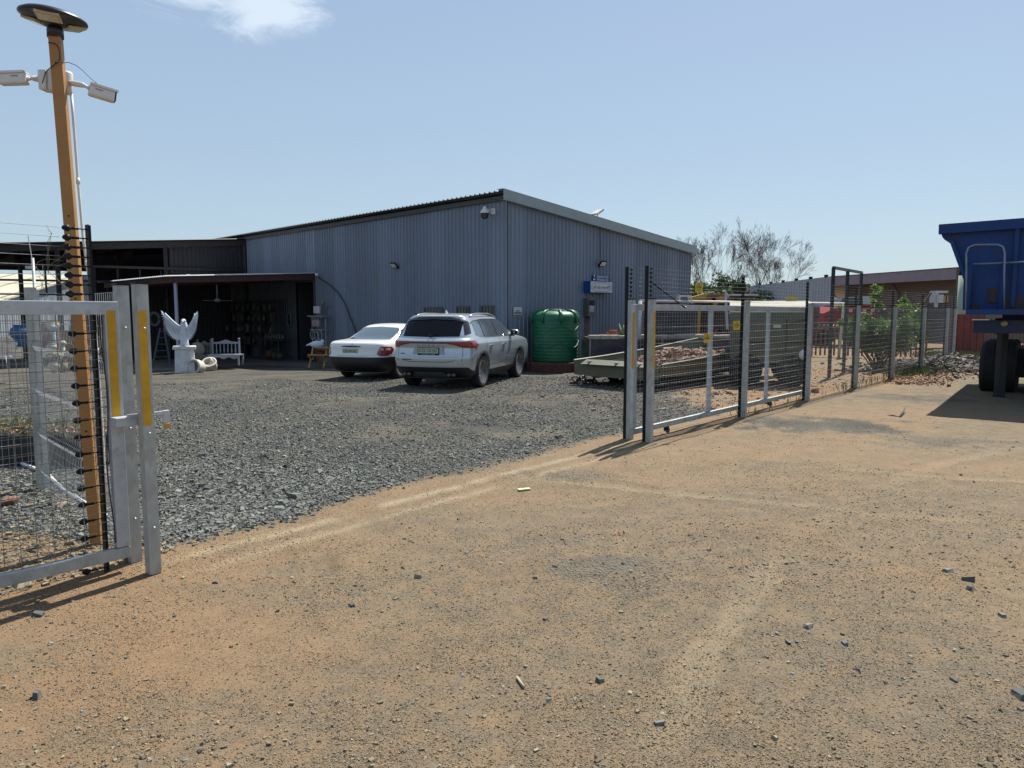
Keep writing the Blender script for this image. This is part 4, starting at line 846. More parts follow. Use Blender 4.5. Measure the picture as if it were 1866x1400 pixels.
# slab
m = MB(); poly = [(578, 660), (620, 672), (655, 680), (660, 668)]
ctr = [G(640, 676), G(600, 673.5), G(556, 669), (G(520, 666)), G(480, 665.5), G(430, 668), G(395, 670), G(345, 675), G(270, 679), G(205, 684)]
top = [Vector((p.x, p.y, -.19)) for p in ctr]
bk = [pw(-.02, 4.5, -.19), pw(-.02, V1+1.5, -.19)]
far = top[-1]+LD*3
pl = top+[Vector((far.x, far.y, -.19)), bk[1], bk[0]]
vs = pl+[p+Vector((0, 0, -.4)) for p in pl]; n = len(pl); m.add(vs, [tuple(range(n-1, -1, -1))]+[(i, (i+1) % n, (i+1) % n+n, i+n) for i in range(n)]); 
o = m.build('porch_paving', mat('porch_concrete', (.10, .092, .082), .85, 0, .2, 4, .2, 40, ((.07, .062, .05), .3, 2.))); tag(o, 'low concrete slab under the porch', kind='structure')
# ------------------------------------------------------------------ dark lean-to carport at the left
W0v = 15.9
W0 = pw(0, W0v, 0)
def cz_(u): return 4.86-u*.088
cp = thing('carport', 'tall dark lean-to carport with steel frame left of the long shed wall', 'carport', pw(6, 18, 0))
ug = 13.; VE = 22.5
m = MB(); P = [[], []]
for k in range(int((VE-W0v)/.25)):
    for (a_, h_) in PRO: v = W0v-.1+k*.25+a_/.1715*.25; P[0].append(pw(ug, v, cz_(ug)+h_)); P[1].append(pw(0, v, cz_(0)+h_))
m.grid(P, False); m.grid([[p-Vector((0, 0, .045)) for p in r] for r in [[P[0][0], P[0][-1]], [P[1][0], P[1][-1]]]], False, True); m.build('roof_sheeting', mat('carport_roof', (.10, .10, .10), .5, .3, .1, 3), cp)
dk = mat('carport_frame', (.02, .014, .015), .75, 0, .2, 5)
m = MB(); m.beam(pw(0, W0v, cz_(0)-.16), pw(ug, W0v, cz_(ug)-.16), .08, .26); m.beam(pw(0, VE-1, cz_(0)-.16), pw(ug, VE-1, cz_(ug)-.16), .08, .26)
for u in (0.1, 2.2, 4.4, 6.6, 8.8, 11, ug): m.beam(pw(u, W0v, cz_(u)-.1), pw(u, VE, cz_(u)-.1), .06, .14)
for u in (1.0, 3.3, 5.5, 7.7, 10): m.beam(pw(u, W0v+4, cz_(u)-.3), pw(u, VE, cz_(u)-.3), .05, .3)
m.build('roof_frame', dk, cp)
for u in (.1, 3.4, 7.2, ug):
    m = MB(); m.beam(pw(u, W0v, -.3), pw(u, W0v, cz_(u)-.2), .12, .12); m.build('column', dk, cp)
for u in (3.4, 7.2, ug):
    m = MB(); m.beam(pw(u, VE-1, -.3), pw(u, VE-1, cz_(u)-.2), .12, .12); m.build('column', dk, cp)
# cladding panels hanging at the near side
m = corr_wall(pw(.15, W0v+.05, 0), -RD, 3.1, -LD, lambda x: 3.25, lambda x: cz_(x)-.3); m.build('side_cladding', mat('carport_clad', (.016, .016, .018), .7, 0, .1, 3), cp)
m = MB(); m.beam(pw(0, W0v-.02, 3.5), pw(ug, W0v-.02, 3.30), .07, .09); m.beam(pw(3.4, W0v, 2.9), pw(ug, W0v, 2.75), .06, .07); m.beam(pw(3.4, W0v, 2.35), pw(ug, W0v, 2.3), .05, .05)
for k in range(12): m.beam(pw(3.6+k*.8, W0v, 2.3), pw(3.6+k*.8, W0v, 3.35), .05, .05)
m.build('side_rails', dk, cp)
# back wall of the carport, in deep shade, lower part open to the neighbour's shed on the far left
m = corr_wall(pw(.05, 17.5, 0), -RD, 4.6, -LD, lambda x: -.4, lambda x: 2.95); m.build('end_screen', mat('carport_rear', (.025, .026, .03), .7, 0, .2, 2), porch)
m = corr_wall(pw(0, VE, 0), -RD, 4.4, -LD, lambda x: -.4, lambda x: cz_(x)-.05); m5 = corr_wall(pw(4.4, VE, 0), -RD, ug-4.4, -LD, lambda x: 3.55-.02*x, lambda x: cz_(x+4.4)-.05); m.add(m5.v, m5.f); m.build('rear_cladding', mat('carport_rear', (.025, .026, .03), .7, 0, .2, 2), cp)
# ------------------------------------------------------------------ neighbour's cream roofed shed, far left
E0 = Vector((-40.9, 57, 2.6)); R0 = Vector((-49.0, 82.5, 6.0)); g_ = Vector((R0.x-E0.x, R0.y-E0.y, 0)); GL = g_.length; g_.normalize(); rl_ = Vector((-g_.y, g_.x, 0))
ns = thing('distant_shed', "neighbouring shed with pale grey corrugated wall and cream roof seen under the carport", 'building', Vector((E0.x, E0.y, 0)))
pc = mat('pale_clad', (.25, .28, .31), .55, .1, .06, 2)
corr_wall(Vector((E0.x, E0.y, 0)), g_, GL, -rl_, lambda x: -1., lambda x: E0.z+(R0.z-E0.z)*x/GL, .55, .05).build('gable_wall', pc, ns)
e2 = PY(225, 503, 80); w2 = Vector((e2.x-R0.x, e2.y-R0.y, 0)); W2 = w2.length; w2.normalize()
corr_wall(Vector((R0.x, R0.y, 0)), w2, W2, Vector((w2.y, -w2.x, 0)), lambda x: -1., lambda x: R0.z, .55, .05).build('front_wall', pc, ns)
m = MB(); a = E0-g_*.6-(Vector((0, 0, 1))*.08); q_ = [a-rl_*.5, R0-rl_*.5, R0+rl_*60, a+rl_*60]
m.add(q_, [(0, 1, 2, 3)]); m.add([v+Vector((0, 0, -.15)) for v in q_], [(3, 2, 1, 0)]); m.add([q_[0], q_[1], q_[1]-Vector((0, 0, .15)), q_[0]-Vector((0, 0, .15))], [(0, 1, 2, 3)]); m.build('roof', mat('cream_roof', (.42, .40, .29), .55, 0, .06, 2), ns)
for k in range(20): m = MB(); m.beam(a+rl_*(k*3)+Vector((0, 0, .06)), R0+rl_*(k*3)+Vector((0, 0, .06)), .12, .06); m.build('roof_rib', mat('cream_rib', (.32, .3, .22), .6), ns)
p = Vector((E0.x, E0.y, 0))+g_*9-rl_*.12; m = MB(); m.box(p+Vector((0, 0, 2.0)), (3.2, .12, 1.5), Matrix.Rotation(math.atan2(g_.y, g_.x), 3, 'Z')); m.build('shutter', mat('blue_shutter', (.09, .14, .20), .6, 0, .1, 9), ns)
# ------------------------------------------------------------------ vehicles
class Car:
    def __init__(s, lv, n=3.0, nl=54):
        a = np.array(lv); zs = a[:, 0]; t = np.linspace(0, 1, nl)
        s.z0, s.z1 = zs[0], zs[-1]; s.n = n
        # dense, lightly smoothed profile
        zz = np.concatenate([np.linspace(p, q, 9)[:-1] for p, q in zip(zs[:-1], zs[1:])]+[[zs[-1]]])
        C = [np.interp(zz, zs, a[:, k]) for k in (1, 2, 3, 4)]
        u = np.arange(len(zz))
        def smo(v):
            for _ in range(5): v = np.concatenate([[v[0]], .25*v[:-2]+.5*v[1:-1]+.25*v[2:], [v[-1]]])
            return v
        zz = smo(zz); s.zz = zz; s.C = [smo(c) for c in C]
    def at(s, z): return [float(np.interp(z, s.zz, c)) for c in s.C]
    def S(s, q, z, off=0., side=1, front=False):
        xr, xf, W, L = s.at(z); n = s.n
        if q <= 1:
            th = q*pi/2; c = math.cos(th) if q < 1 else 0; si = math.sin(th)
            ex = c**(2/n) if c > 0 else 0; ey = si**(2/n)
            nx = -(c**(2-2/n))/L if c > 0 else 0; ny = si**(2-2/n)/W; ln = math.hypot(nx, ny) or 1
            x = L*(1-ex)+off*nx/ln; y = W*ey+off*ny/ln
        else: x = L+(q-1); y = W+off
        return Vector((xf-x if front else xr+x, side*y, z))
    def X(s, y, z):
        xr, xf, W, L = s.at(z); k = min(1, abs(y)/W); return xr+L*(1-(1-k**s.n)**(1/s.n))
    def Y(s, x, z):
        xr, xf, W, L = s.at(z); d = min(x-xr, xf-x)
        if d >= L: return W
        if d <= 0: return 0.
        return W*(1-(1-d/L)**s.n)**(1/s.n)
    def loop(s, z, ka=14, km=16):
        xr, xf, W, L = s.at(z); P = []
        def cap(front):
            return [s.S(k/ka, z, 0, 1, front) for k in range(ka+1)]
        r = cap(False); f = cap(True)[::-1]
        mid = [Vector((xr+L+(xf-xr-2*L)*k/km, W, z)) for k in range(1, km)]
        half = r+mid+f
        return half+[Vector((p.x, -p.y, p.z)) for p in half[-2:0:-1]]
    def body(s):
        m = MB(); Ls = [s.loop(z) for z in s.zz]; n = len(Ls[0]); vs = [p for l in Ls for p in l]; fs = []
        for i in range(len(Ls)-1):
            for k in range(n): fs.append((i*n+k, (i+1)*n+k, (i+1)*n+(k+1) % n, i*n+(k+1) % n))
        fs.append(tuple(range(n))); fs.append(tuple(range((len(Ls)-1)*n, len(Ls)*n))[::-1])
        return m.add(vs, fs, True)
    def side(s, x0, x1, lo, hi, sd, off=.004, nx=16, nz=6):
        P = []
        for i in range(nx+1):
            x = x0+(x1-x0)*i/nx; a = lo(x); b = hi(x); P.append([Vector((x, sd*(s.Y(x, a+(b-a)*j/nz)+off), a+(b-a)*j/nz)) for j in range(nz+1)])
        m = MB(); return m.grid(P, True, sd > 0)
    def rear(s, y0, y1, lo, hi, off=.004, ny=16, nz=6):
        P = []
        for i in range(ny+1):
            y = y0+(y1-y0)*i/ny; a = lo(y); b = hi(y); P.append([Vector((s.X(y, a+(b-a)*j/nz)-off, y, a+(b-a)*j/nz)) for j in range(nz+1)])
        m = MB(); return m.grid(P, True, True)
    def wrap(s, q0, q1, lo, hi, sd, off=.006, nq=20, nz=6):
        P = []
        for i in range(nq+1):
            q_ = q0+(q1-q0)*i/nq; a = lo(q_); b = hi(q_); P.append([s.S(q_, a+(b-a)*j/nz, off, sd) for j in range(nz+1)])
        m = MB(); return m.grid(P, True, sd < 0)
def pl(*pts): xs = [p[0] for p in pts]; ys = [p[1] for p in pts]; return lambda x: float(np.interp(x, xs, ys))
tyre_m = mat('tyre_rubber', (.011, .011, .012), .8, 0, .25, 20, .3, 80)
archm = mat('wheel_arch_dark', (.008, .008, .009), .9)
def wheel(t, x, y, r, w, kind, sd):
    wh = thing('wheel', '', ''); del wh['label']; del wh['category']; wh.location = (x, y, r); childof(wh, t)
    MX = Matrix.Rotation(pi/2, 3, 'X') if sd < 0 else Matrix.Rotation(-pi/2, 3, 'X')
    m = MB(); ri = r*(.75 if kind == 'suv' else .70)
    m.lathe([(ri, -w/2), (r-.03, -w/2), (r-.008, -w/2+.02), (r, -w/4), (r, w/4), (r-.008, w/2-.02), (r-.03, w/2-.002), (ri+.02, w/2+.004), (ri, w/2-.006), (ri-.005, -w/2)], 36, (0, 0, 0), MX); childof(m.build('tyre', tyre_m), wh)
    m = MB(); m.lathe([(ri-.002, -w/2+.01), (ri-.002, w/2-.008), (ri-.018, w/2-.01), (ri-.03, w/2-.05), (.02, w/2-.075), (0, w/2-.075)], 32, (0, 0, 0), MX)
    if kind == 'suv':
        childof(m.build('rim', mat('rim_black', (.008, .008, .009), .4)), wh)
        m = MB()
        for k in range(5):
            for o_ in (-.13, .13):
                a0 = 2*pi*k/5+o_*.4; a1 = 2*pi*k/5+o_*1.75
                p0 = MX @ Vector((.05*math.cos(a0), .05*math.sin(a0), w/2-.035)); p1 = MX @ Vector(((ri-.012)*math.cos(a1), (ri-.012)*math.sin(a1), w/2-.012)); m.beam(p0, p1, .012, .012, MX @ Vector((0, 0, 1)))
        m.lathe([(ri-.004, w/2-.014), (ri-.004, w/2-.002), (ri-.018, w/2-.002), (ri-.018, w/2-.014)], 32, (0, 0, 0), MX); m.lathe([(.0, w/2-.03), (.045, w/2-.03), (.05, w/2-.05)], 14, (0, 0, 0), MX)
        childof(m.build('spokes', mat('alloy_silver', (.30, .31, .32), .35, .6)), wh)
    else:
        childof(m.build('rim', mat('rim_black', (.008, .008, .009), .4)), wh)
        m = MB(); m.lathe([(ri-.002, w/2-.012), (ri-.006, w/2+.002), (ri-.03, w/2+.004), (ri-.032, w/2-.012)], 36, (0, 0, 0), MX); m.lathe([(.0, w/2+.008), (.055, w/2+.004), (.062, w/2-.02)], 20, (0, 0, 0), MX)
        for k in range(9):
            a0 = 2*pi*k/9; wd = .045
            p0 = MX @ Vector((.05*math.cos(a0), .05*math.sin(a0), w/2-.002)); p1 = MX @ Vector(((ri-.02)*math.cos(a0), (ri-.02)*math.sin(a0), w/2-.004)); m.beam(p0, p1, wd*1.5, .012, MX @ Vector((0, 0, 1)))
        childof(m.build('hubcap', mat('hubcap_silver', (.36, .37, .38), .4, .35)), wh)
    return wh
def cut_arches(ob, cuts, depth=.34, W=.95):
    cs = []
    for (x, z, r) in cuts:
        for sd in (1, -1):
            m = MB(); m.lathe([(r, -depth/2), (r, depth/2)], 40, (x, sd*(W-depth/2+.06), z), Matrix.Rotation(pi/2, 3, 'X'), False); cs.append(m.build('cutter', archm))
    me = ob.data
    for c in cs:
        md = ob.modifiers.new('cut', 'BOOLEAN'); md.operation = 'DIFFERENCE'; md.object = c; md.solver = 'EXACT'
    dg = bpy.context.evaluated_depsgraph_get(); dg.update(); nm = bpy.data.meshes.new_from_object(ob.evaluated_get(dg)); ob.modifiers.clear(); ob.data = nm; nm.name = me.name
    for c in cs: bpy.data.objects.remove(c)
def arch_liners(t, cuts, W, depth=.36):
    for (x, z, r) in cuts:
        for sd in (1, -1):
            m = MB(); n = 24; P = [[], []]
            y1 = sd*(W-.045); y0 = sd*(W-depth)
            for k in range(n+1):
                a = -.35+(pi+.7)*k/n; P[0].append((x+(r-.006)*math.cos(a), y0, z+(r-.006)*math.sin(a))); P[1].append((x+(r-.006)*math.cos(a), y1, z+(r-.006)*math.sin(a)))
            m.grid(P, True); m.add([(p[0], y0+sd*.004, p[2]) for p in P[0]], [tuple(range(n+1))]); m.build('wheel_arch_liner', archm, None); o = COL.objects['wheel_arch_liner'] if False else bpy.context.scene.collection.objects[-1]; childof(o, t)
def B(mb, nm, m, t, **k): o = mb.build(nm, m, None, **k); childof(o, t); return o
glassd = mat('tinted_car_glass', (.006, .007, .009), .06, 0, 0, spec=.22, coat=0)
glasss = mat('side_car_glass', (.11, .14, .165), .06, .5, 0, spec=.9, coat=1.)
redl = mat('tail_light_red', (.20, .006, .010), .12, 0, .15, 12, coat=1.)
plate_m = mat('number_plate', (.36, .40, .30), .4, 0, .06, 20); plate_t = mat('plate_green_text', (.005, .05, .018), .5)
seam = mat('panel_gap', (.01, .01, .012), .8); chrome = mat('chrome_trim', (.62, .63, .65), .15, .95)
lowblk = mat('black_bumper_plastic', (.009, .0095, .011), .55, 0, .15, 6)
# --- silver SUV
lv = [(.24, .30, 4.45, .78, .45), (.34, .14, 4.60, .87, .45), (.50, .05, 4.68, .905, .42), (.70, .015, 4.70, .925, .42), (.80, .06, 4.70, .93, .42), (.92, .075, 4.66, .925, .44), (.99, .05, 4.58, .92, .44), (1.05, .045, 4.30, .905, .42), (1.10, .09, 3.85, .885, .40), (1.13, .13, 3.55, .865, .38),
      (1.20, .17, 3.38, .835, .34), (1.35, .27, 3.08, .775, .30), (1.48, .36, 2.82, .715, .27), (1.555, .42, 2.60, .665, .24), (1.60, .40, 2.35, .60, .22), (1.635, .55, 2.05, .47, .22), (1.655, .85, 1.80, .28, .2), (1.66, 1.1, 1.6, .1, .1)]
suv = Car(lv, 3.2)
sv = thing('parked_suv', 'silver SUV parked tail on beside the green tank, with full width red tail light', 'car')
silver = mat('silver_metallic_paint', (.46, .50, .53), .28, .5, .04, 2.5, 0, 60, ((.40, .38, .34), .10, 1.6), coat=.9)
bo = suv.body().build('body', silver); cuts = [(.98, .37, .425), (3.69, .37, .425)]; cut_arches(bo, cuts); childof(bo, sv); arch_liners(sv, cuts, .90)
for sd in (-1, 1):
    for x in (.98, 3.69): wheel(sv, x, sd*.80, .362, .23, 'suv', sd)
    # black sills and wheel-arch mouldings
    for (cx_, cz0, r) in cuts:
        m = MB(); P = [[], []]
        for k in range(31):
            a = -.12+(pi+.24)*k/30; c_, s_ = math.cos(a), math.sin(a)
            for q_, rr in ((0, r-.004), (1, r+.045)):
                x_, z_ = cx_+rr*c_, max(.25, cz0+rr*s_); P[q_].append(Vector((x_, sd*(suv.Y(x_, z_)+.007), z_)))
        m.grid(P, True, sd < 0); B(m, 'arch_moulding', mat('arch_grey_plastic', (.06, .062, .066), .6), sv)
    B(suv.side(1.42, 3.25, pl((0, .25), (5, .25)), pl((0, .37), (5, .40)), sd, .008), 'sill_moulding', lowblk, sv)
    B(suv.side(1.5, 3.2, pl((0, .475), (5, .50)), pl((1.5, .50), (3.2, .53)), sd, .012), 'door_trim', chrome if False else mat('grey_trim', (.30, .32, .34), .35, .5), sv)
    # windows
    top = pl((.55, 1.40), (.8, 1.475), (1.4, 1.515), (2.2, 1.515), (2.55, 1.50), (2.9, 1.36), (3.3, 1.15), (3.5, 1.13)); bot = pl((.6, 1.235), (.95, 1.16), (1.3, 1.14), (3.3, 1.135))
    for (a, b) in ((.72, 1.17), (1.23, 2.02), (2.10, 3.02)): B(suv.side(a, b, bot, lambda x, t_=top: t_(x), sd, .005, 14, 6), 'side_window', glasss, sv)
    B(suv.side(.66, 3.28, lambda x: bot(x)-.022, lambda x: bot(x)-.004, sd, .007, 30, 1), 'window_trim', chrome, sv)
    for a in (1.17, 2.02): B(suv.side(a, a+.08, bot, top, sd, .0045, 3, 6), 'window_pillar', blackp, sv)
    B(suv.side(.60, 3.10, lambda x: top(x)+.002, lambda x: top(x)+.018, sd, .004, 30, 1), 'roof_line_trim', blackp, sv)
    for x in (1.22, 2.10, 3.20):      # door gaps
        B(suv.side(x, x+.010, lambda x_: .40, lambda x_: 1.13, sd, .0015, 1, 12), 'door_gap', seam, sv)
    for x in (1.40, 2.30):
        m = MB(); m.box((x+.09, sd*(suv.Y(x, .93)+.02), .935), (.2, .022, .028)); B(m, 'door_handle', chrome, sv, bevel=.008)
        m = MB(); m.ball((x+.08, sd*(suv.Y(x, .93)-.004), .925), (.075, .012, .035)); B(m, 'handle_recess', mat('shade_grey', (.14, .15, .16), .4), sv)
    m = MB(); m.ball((3.02, sd*1.00, 1.19), (.075, .115, .075), 14, 8); B(m, 'mirror', mat('mirror_silver', (.5, .54, .57), .22, .6, coat=1), sv)
    m = MB(); m.box((3.04, sd*.93, 1.13), (.07, .1, .06)); m.box((2.955, sd*1.0, 1.19), (.012, .17, .10)); B(m, 'mirror_base', blackp, sv)
    m = MB(); m.tube([(.78, sd*.64, 1.56), (.95, sd*.645, 1.625), (1.3, sd*.645, 1.65), (2.1, sd*.635, 1.645), (2.45, sd*.625, 1.60), (2.6, sd*.62, 1.56)], .016, 8); B(m, 'roof_rail', mat('rail_silver', (.4, .43, .46), .3, .7), sv)
    # wrap-round tail lights
    B(suv.wrap(.20, 1.12, pl((.20, 1.005), (.30, .985), (.50, .93), (.8, .915), (1.0, .915), (1.12, .95)), pl((.2, 1.06), (.6, 1.065), (1.0, 1.075), (1.08, 1.06), (1.12, 1.0)), sd, .012), 'tail_light', redl, sv)
    B(suv.wrap(.45, 1.02, pl((.45, .985), (1.0, .965)), pl((.45, .995), (1.0, .985)), sd, .014, 12, 1), 'light_strip', mat('light_pink', (.55, .10, .10), .2), sv)
    for k in range(2):
        m = MB(); M = Matrix.Rotation(pi/2, 3, 'Y'); m.lathe([(.034, -.03), (.04, -.03), (.04, .02), (.034, .02)], 16, (.075, sd*(.47+.105*k), .345), M, sx=.8); B(m, 'exhaust_tip', mat('exhaust_dull', (.10, .09, .085), .35, .6), sv)
rw = pl((-1, 1.54), (-.66, 1.475), (-.55, 1.51), (0, 1.535), (.55, 1.51), (.66, 1.475), (1, 1.54)); rwb = pl((-.78, 1.20), (-.7, 1.165), (0, 1.15), (.7, 1.165), (.78, 1.20))
B(suv.rear(-.66, .66, rwb, rw, .006, 24, 8), 'rear_window', glassd, sv)
B(suv.rear(-.68, .68, lambda y: rw(y)-.005, lambda y: 1.575-.06*(abs(y)/.68)**3, .03, 20, 3), 'roof_spoiler', mat('spoiler_black', (.012, .012, .014), .25, coat=.5), sv)
for sd in (-1, 1): B(suv.wrap(.62, .97, pl((.62, 1.19), (1, 1.23)), pl((.62, 1.53), (.97, 1.47)), sd, .004, 8, 6), 'rear_quarter_panel', mat('gloss_black', (.014, .014, .016), .15, coat=.6), sv)
B(suv.rear(-.50, .50, lambda y: 1.008, lambda y: 1.058, .013), 'light_bar', mat('tail_light_dark', (.10, .006, .01), .15, coat=1), sv)
m = suv.rear(-.60, .60, lambda y: 1.162, lambda y: 1.168, .012); m = MB(); m.beam((.10, -.02, 1.19), (.245, -.30, 1.235), .015, .012); m.ball((.14, .0, 1.175), (.03, .03, .02)); B(m, 'rear_wiper', blackp, sv)
# lower bumper, diffuser, tailgate gaps
B(suv.wrap(0, 1.02, lambda q_: .255, pl((0, .50), (.45, .50), (.7, .50), (.85, .44), (1, .40)), 1, .012), 'lower_bumper', lowblk, sv)
B(suv.wrap(0, 1.02, lambda q_: .255, pl((0, .50), (.45, .50), (.7, .50), (.85, .44), (1, .40)), -1, .012), 'lower_bumper', lowblk, sv)
B(suv.rear(-.42, .42, pl((-.42, .27), (0, .27), (.42, .27)), pl((-.42, .29), (-.34, .40), (.34, .40), (.42, .29)), .035, 16, 3), 'diffuser', mat('diffuser_grey', (.07, .07, .075), .5), sv)
for sd in (-1, 1):
    B(suv.wrap(.500, .512, lambda q_: .63, lambda q_: .99, sd, .003, 1, 10), 'tailgate_gap', seam, sv)
B(suv.rear(-.62, .62, lambda y: .612+.06*(abs(y)/.62)**8, lambda y: .622+.06*(abs(y)/.62)**8, .004, 30, 1), 'tailgate_gap', seam, sv)
B(suv.rear(-.70, .70, lambda y: .715, lambda y: .722, .003, 20, 1), 'crease_line', mat('crease', (.2, .22, .25), .4), sv)
m = MB(); zc = .845; xp = suv.X(0, zc)-.008
m.prism([(-.37, -.075), (.37, -.075), (.33, .105), (-.33, .105)], (xp, 0, zc), (0, -1, 0), (.04, 0, 1), .004); B(m, 'plate_recess', mat('recess_silver', (.30, .33, .37), .35, .5), sv)
m = MB(); m.box((xp-.014, 0, zc), (.012, .50, .165)); B(m, 'plate_frame', blackp, sv, bevel=.006)
m = MB(); m.box((xp-.0215, 0, zc+.012), (.004, .47, .115)); pl_ = B(m, 'number_plate', plate_m, sv)
text_mesh('plate_text', 'CCS 122 NC', .095, plate_t, sv, (xp-.0245, .215, zc-.015), (0, -1, 0), (0, 0, 1), .002, width=.43).parent = pl_
text_mesh('dealer_strip', 'northern cape', .026, mat('white_print', (.6, .6, .6), .5), sv, (xp-.0215, .16, zc-.073), (0, -1, 0), (0, 0, 1), .001, width=.32).parent = pl_
for (x_, z_, s_, tx_) in ((.33, .965, .05, 'C H E R Y'),): text_mesh('badge_lettering', tx_, s_, mat('badge_grey', (.16, .18, .21), .3, .6), sv, (suv.X(0, z_)-.009, .27, z_-.015), (0, -1, 0), (0, 0, 1), .003, width=.54)
for (y_, z_, w_) in ((.68, .79, .12), (.62, .665, .26)):
    m = MB(); m.box((suv.X(y_-w_/2, z_)-.006, y_-w_/2, z_), (.006, w_, .018)); B(m, 'badge', mat('badge_dark', (.06, .065, .07), .3, .6), sv)
m = MB(); m.prism([(0, 0), (.16, 0), (.05, .075), (.02, .08)], (1.0, .008, 1.648), (1, 0, 0), (0, 0, 1), .016); B(m, 'roof_antenna', mat('antenna_silver', (.5, .5, .5), .4), sv)
B(suv.side(0, 0, pl((0, 0)), pl((0, 0)), 1) if False else MB().add([(3.45, -.72, 1.14), (3.45, .72, 1.14), (2.72, .60, 1.53), (2.72, -.60, 1.53)], [(0, 1, 2, 3)]), 'windscreen', glassd, sv)
for sd in (-1, 1):
    m = MB(); m.ball((4.52, sd*.66, .86), (.10, .18, .07), 12, 6); B(m, 'headlight', mat('headlight_clear', (.55, .58, .6), .1, coat=1), sv)
hd = Vector((.306, .952, 0)).normalized(); lf = Vector((-hd.y, hd.x, 0)); RR = G(877, 706)
pos = RR-hd*.98+lf*.86; sv.location = (pos.x, pos.y, -.006); sv.rotation_euler = (0, 0, math.atan2(hd.y, hd.x))
# --- white sedan
lv = [(.20, .28, 4.15, .72, .42), (.30, .10, 4.30, .80, .42), (.46, .02, 4.38, .835, .42), (.60, .03, 4.40, .845, .42), (.74, .06, 4.36, .85, .42), (.84, .06, 4.20, .84, .42), (.90, .08, 3.95, .825, .42), (.945, .12, 3.65, .80, .42), (.965, .22, 3.45, .785, .42), (.985, .50, 3.32, .76, .40), (1.00, .78, 3.24, .735, .36),
      (1.05, .92, 3.12, .715, .34), (1.18, 1.17, 2.85, .655, .30), (1.28, 1.38, 2.62, .605, .27), (1.335, 1.53, 2.45, .56, .24), (1.37, 1.72, 2.25, .46, .22), (1.385, 1.9, 2.1, .3, .15), (1.392, 2.0, 2.05, .1, .05)]
sed = Car(lv, 3.0)
st = thing('parked_sedan', 'white sedan with a black rear bumper and silver hubcaps half hidden behind the SUV', 'car')
whitec = mat('white_car_paint', (.68, .68, .67), .32, 0, .02, 3, 0, 60, ((.62, .58, .5), .10, 1.5), coat=.7)
bo = sed.body().build('body', whitec); cuts = [(.98, .32, .365), (3.51, .32, .365)]; cut_arches(bo, cuts, .32, .87); childof(bo, st); arch_liners(st, cuts, .82)
sglass = mat('sedan_glass', (.06, .085, .092), .06, .15, .1, 3, spec=1., coat=1.)
for sd in (-1, 1):
    for x in (.98, 3.51): wheel(st, x, sd*.735, .305, .19, 'sedan', sd)
    top = pl((1.05, 1.03), (1.25, 1.17), (1.5, 1.265), (1.8, 1.295), (2.3, 1.30), (2.5, 1.27), (2.8, 1.12), (3.05, 1.0)); bot = pl((1, 1.005), (3.1, .975))
    for (a, b) in ((1.07, 1.98), (2.06, 3.02)): B(sed.side(a, b, bot, lambda x, t_=top, b_=bot: max(t_(x), b_(x)+.002), sd, .005, 18, 6), 'side_window', sglass, st)
    B(sed.side(1.36, 1.385, bot, top, sd, .007, 2, 6), 'window_divider', blackp, st)
    B(sed.side(1.98, 2.06, bot, top, sd, .0045, 3, 6), 'door_pillar', blackp, st)
    for x in (2.02, 3.05): B(sed.side(x, x+.008, lambda x_: .3, lambda x_: .985, sd, .0015, 1, 12), 'door_gap', seam, st)
    m = MB(); pts = [(1.0, 1.08), (1.04, .98), (1.12, .85), (1.22, .72), (1.32, .6)]; m.tube([(x_, sd*(sed.Y(x_, z_)+.001), z_) for x_, z_ in pts], .004, 4); B(m, 'door_gap', seam, st)
    for x in (1.45, 2.50): m = MB(); m.box((x, sd*(sed.Y(x, .83)+.012), .84), (.2, .024, .045)); B(m, 'door_handle', blackp, st, bevel=.01)
    m = MB(); m.ball((2.92, sd*.90, 1.03), (.07, .1, .065), 12, 8); B(m, 'mirror', blackp, st)
    m = MB(); P = [[], []]
    for k in range(31):
        a = -.1+(pi+.2)*k/30; c_, s_ = math.cos(a), math.sin(a)
        for q_, rr in ((0, .362), (1, .40)): x_, z_ = .98+rr*c_, .32+rr*s_; P[q_].append(Vector((x_, sd*(sed.Y(x_, max(.2, z_))+.010-.004*q_), z_)))
    m.grid(P, True, sd < 0); B(m, 'arch_lip', whitec, st)
    # tail lights: two-tone
    lo = pl((.50, .66), (.62, .63), (.9, .63), (1.05, .68), (1.12, .76)); hi = pl((.5, .70), (.56, .80), (.62, .83), (.95, .83), (1.05, .82), (1.12, .77))
    B(sed.wrap(.49, 1.13, lambda q_: lo(q_)-.012, lambda q_: hi(q_)+.012, sd, .005), 'tail_light_rim', blackp, st)
    B(sed.wrap(.50, 1.12, lo, hi, sd, .010), 'tail_light', redl, st)
    B(sed.wrap(.58, .70, lambda q_: .755, lambda q_: .815, sd, .013, 6, 2), 'reversing_lens', mat('lens_pink', (.62, .30, .28), .15, coat=1), st)
    B(sed.wrap(.78, .98, lambda q_: .755, lambda q_: .812, sd, .013, 6, 2), 'indicator_lens', mat('lens_pink', (.62, .30, .28), .15, coat=1), st)
    B(sed.wrap(0, 1.55, lambda q_: .21, lambda q_: .585, sd, .014, 30, 6), 'rear_bumper', lowblk, st)
    B(sed.wrap(.565, .575, lambda q_: .59, lambda q_: .66, sd, .003, 1, 3), 'boot_gap', seam, st)
B(sed.rear(-.60, .60, lambda y: 1.0+.0*y, pl((-.60, 1.20), (-.52, 1.285), (0, 1.31), (.52, 1.285), (.60, 1.20)), .006, 24, 10), 'rear_window', sglass, st)
B(sed.rear(-.44, .44, lambda y: .612, lambda y: .618, .002, 16, 1), 'boot_gap', seam, st)
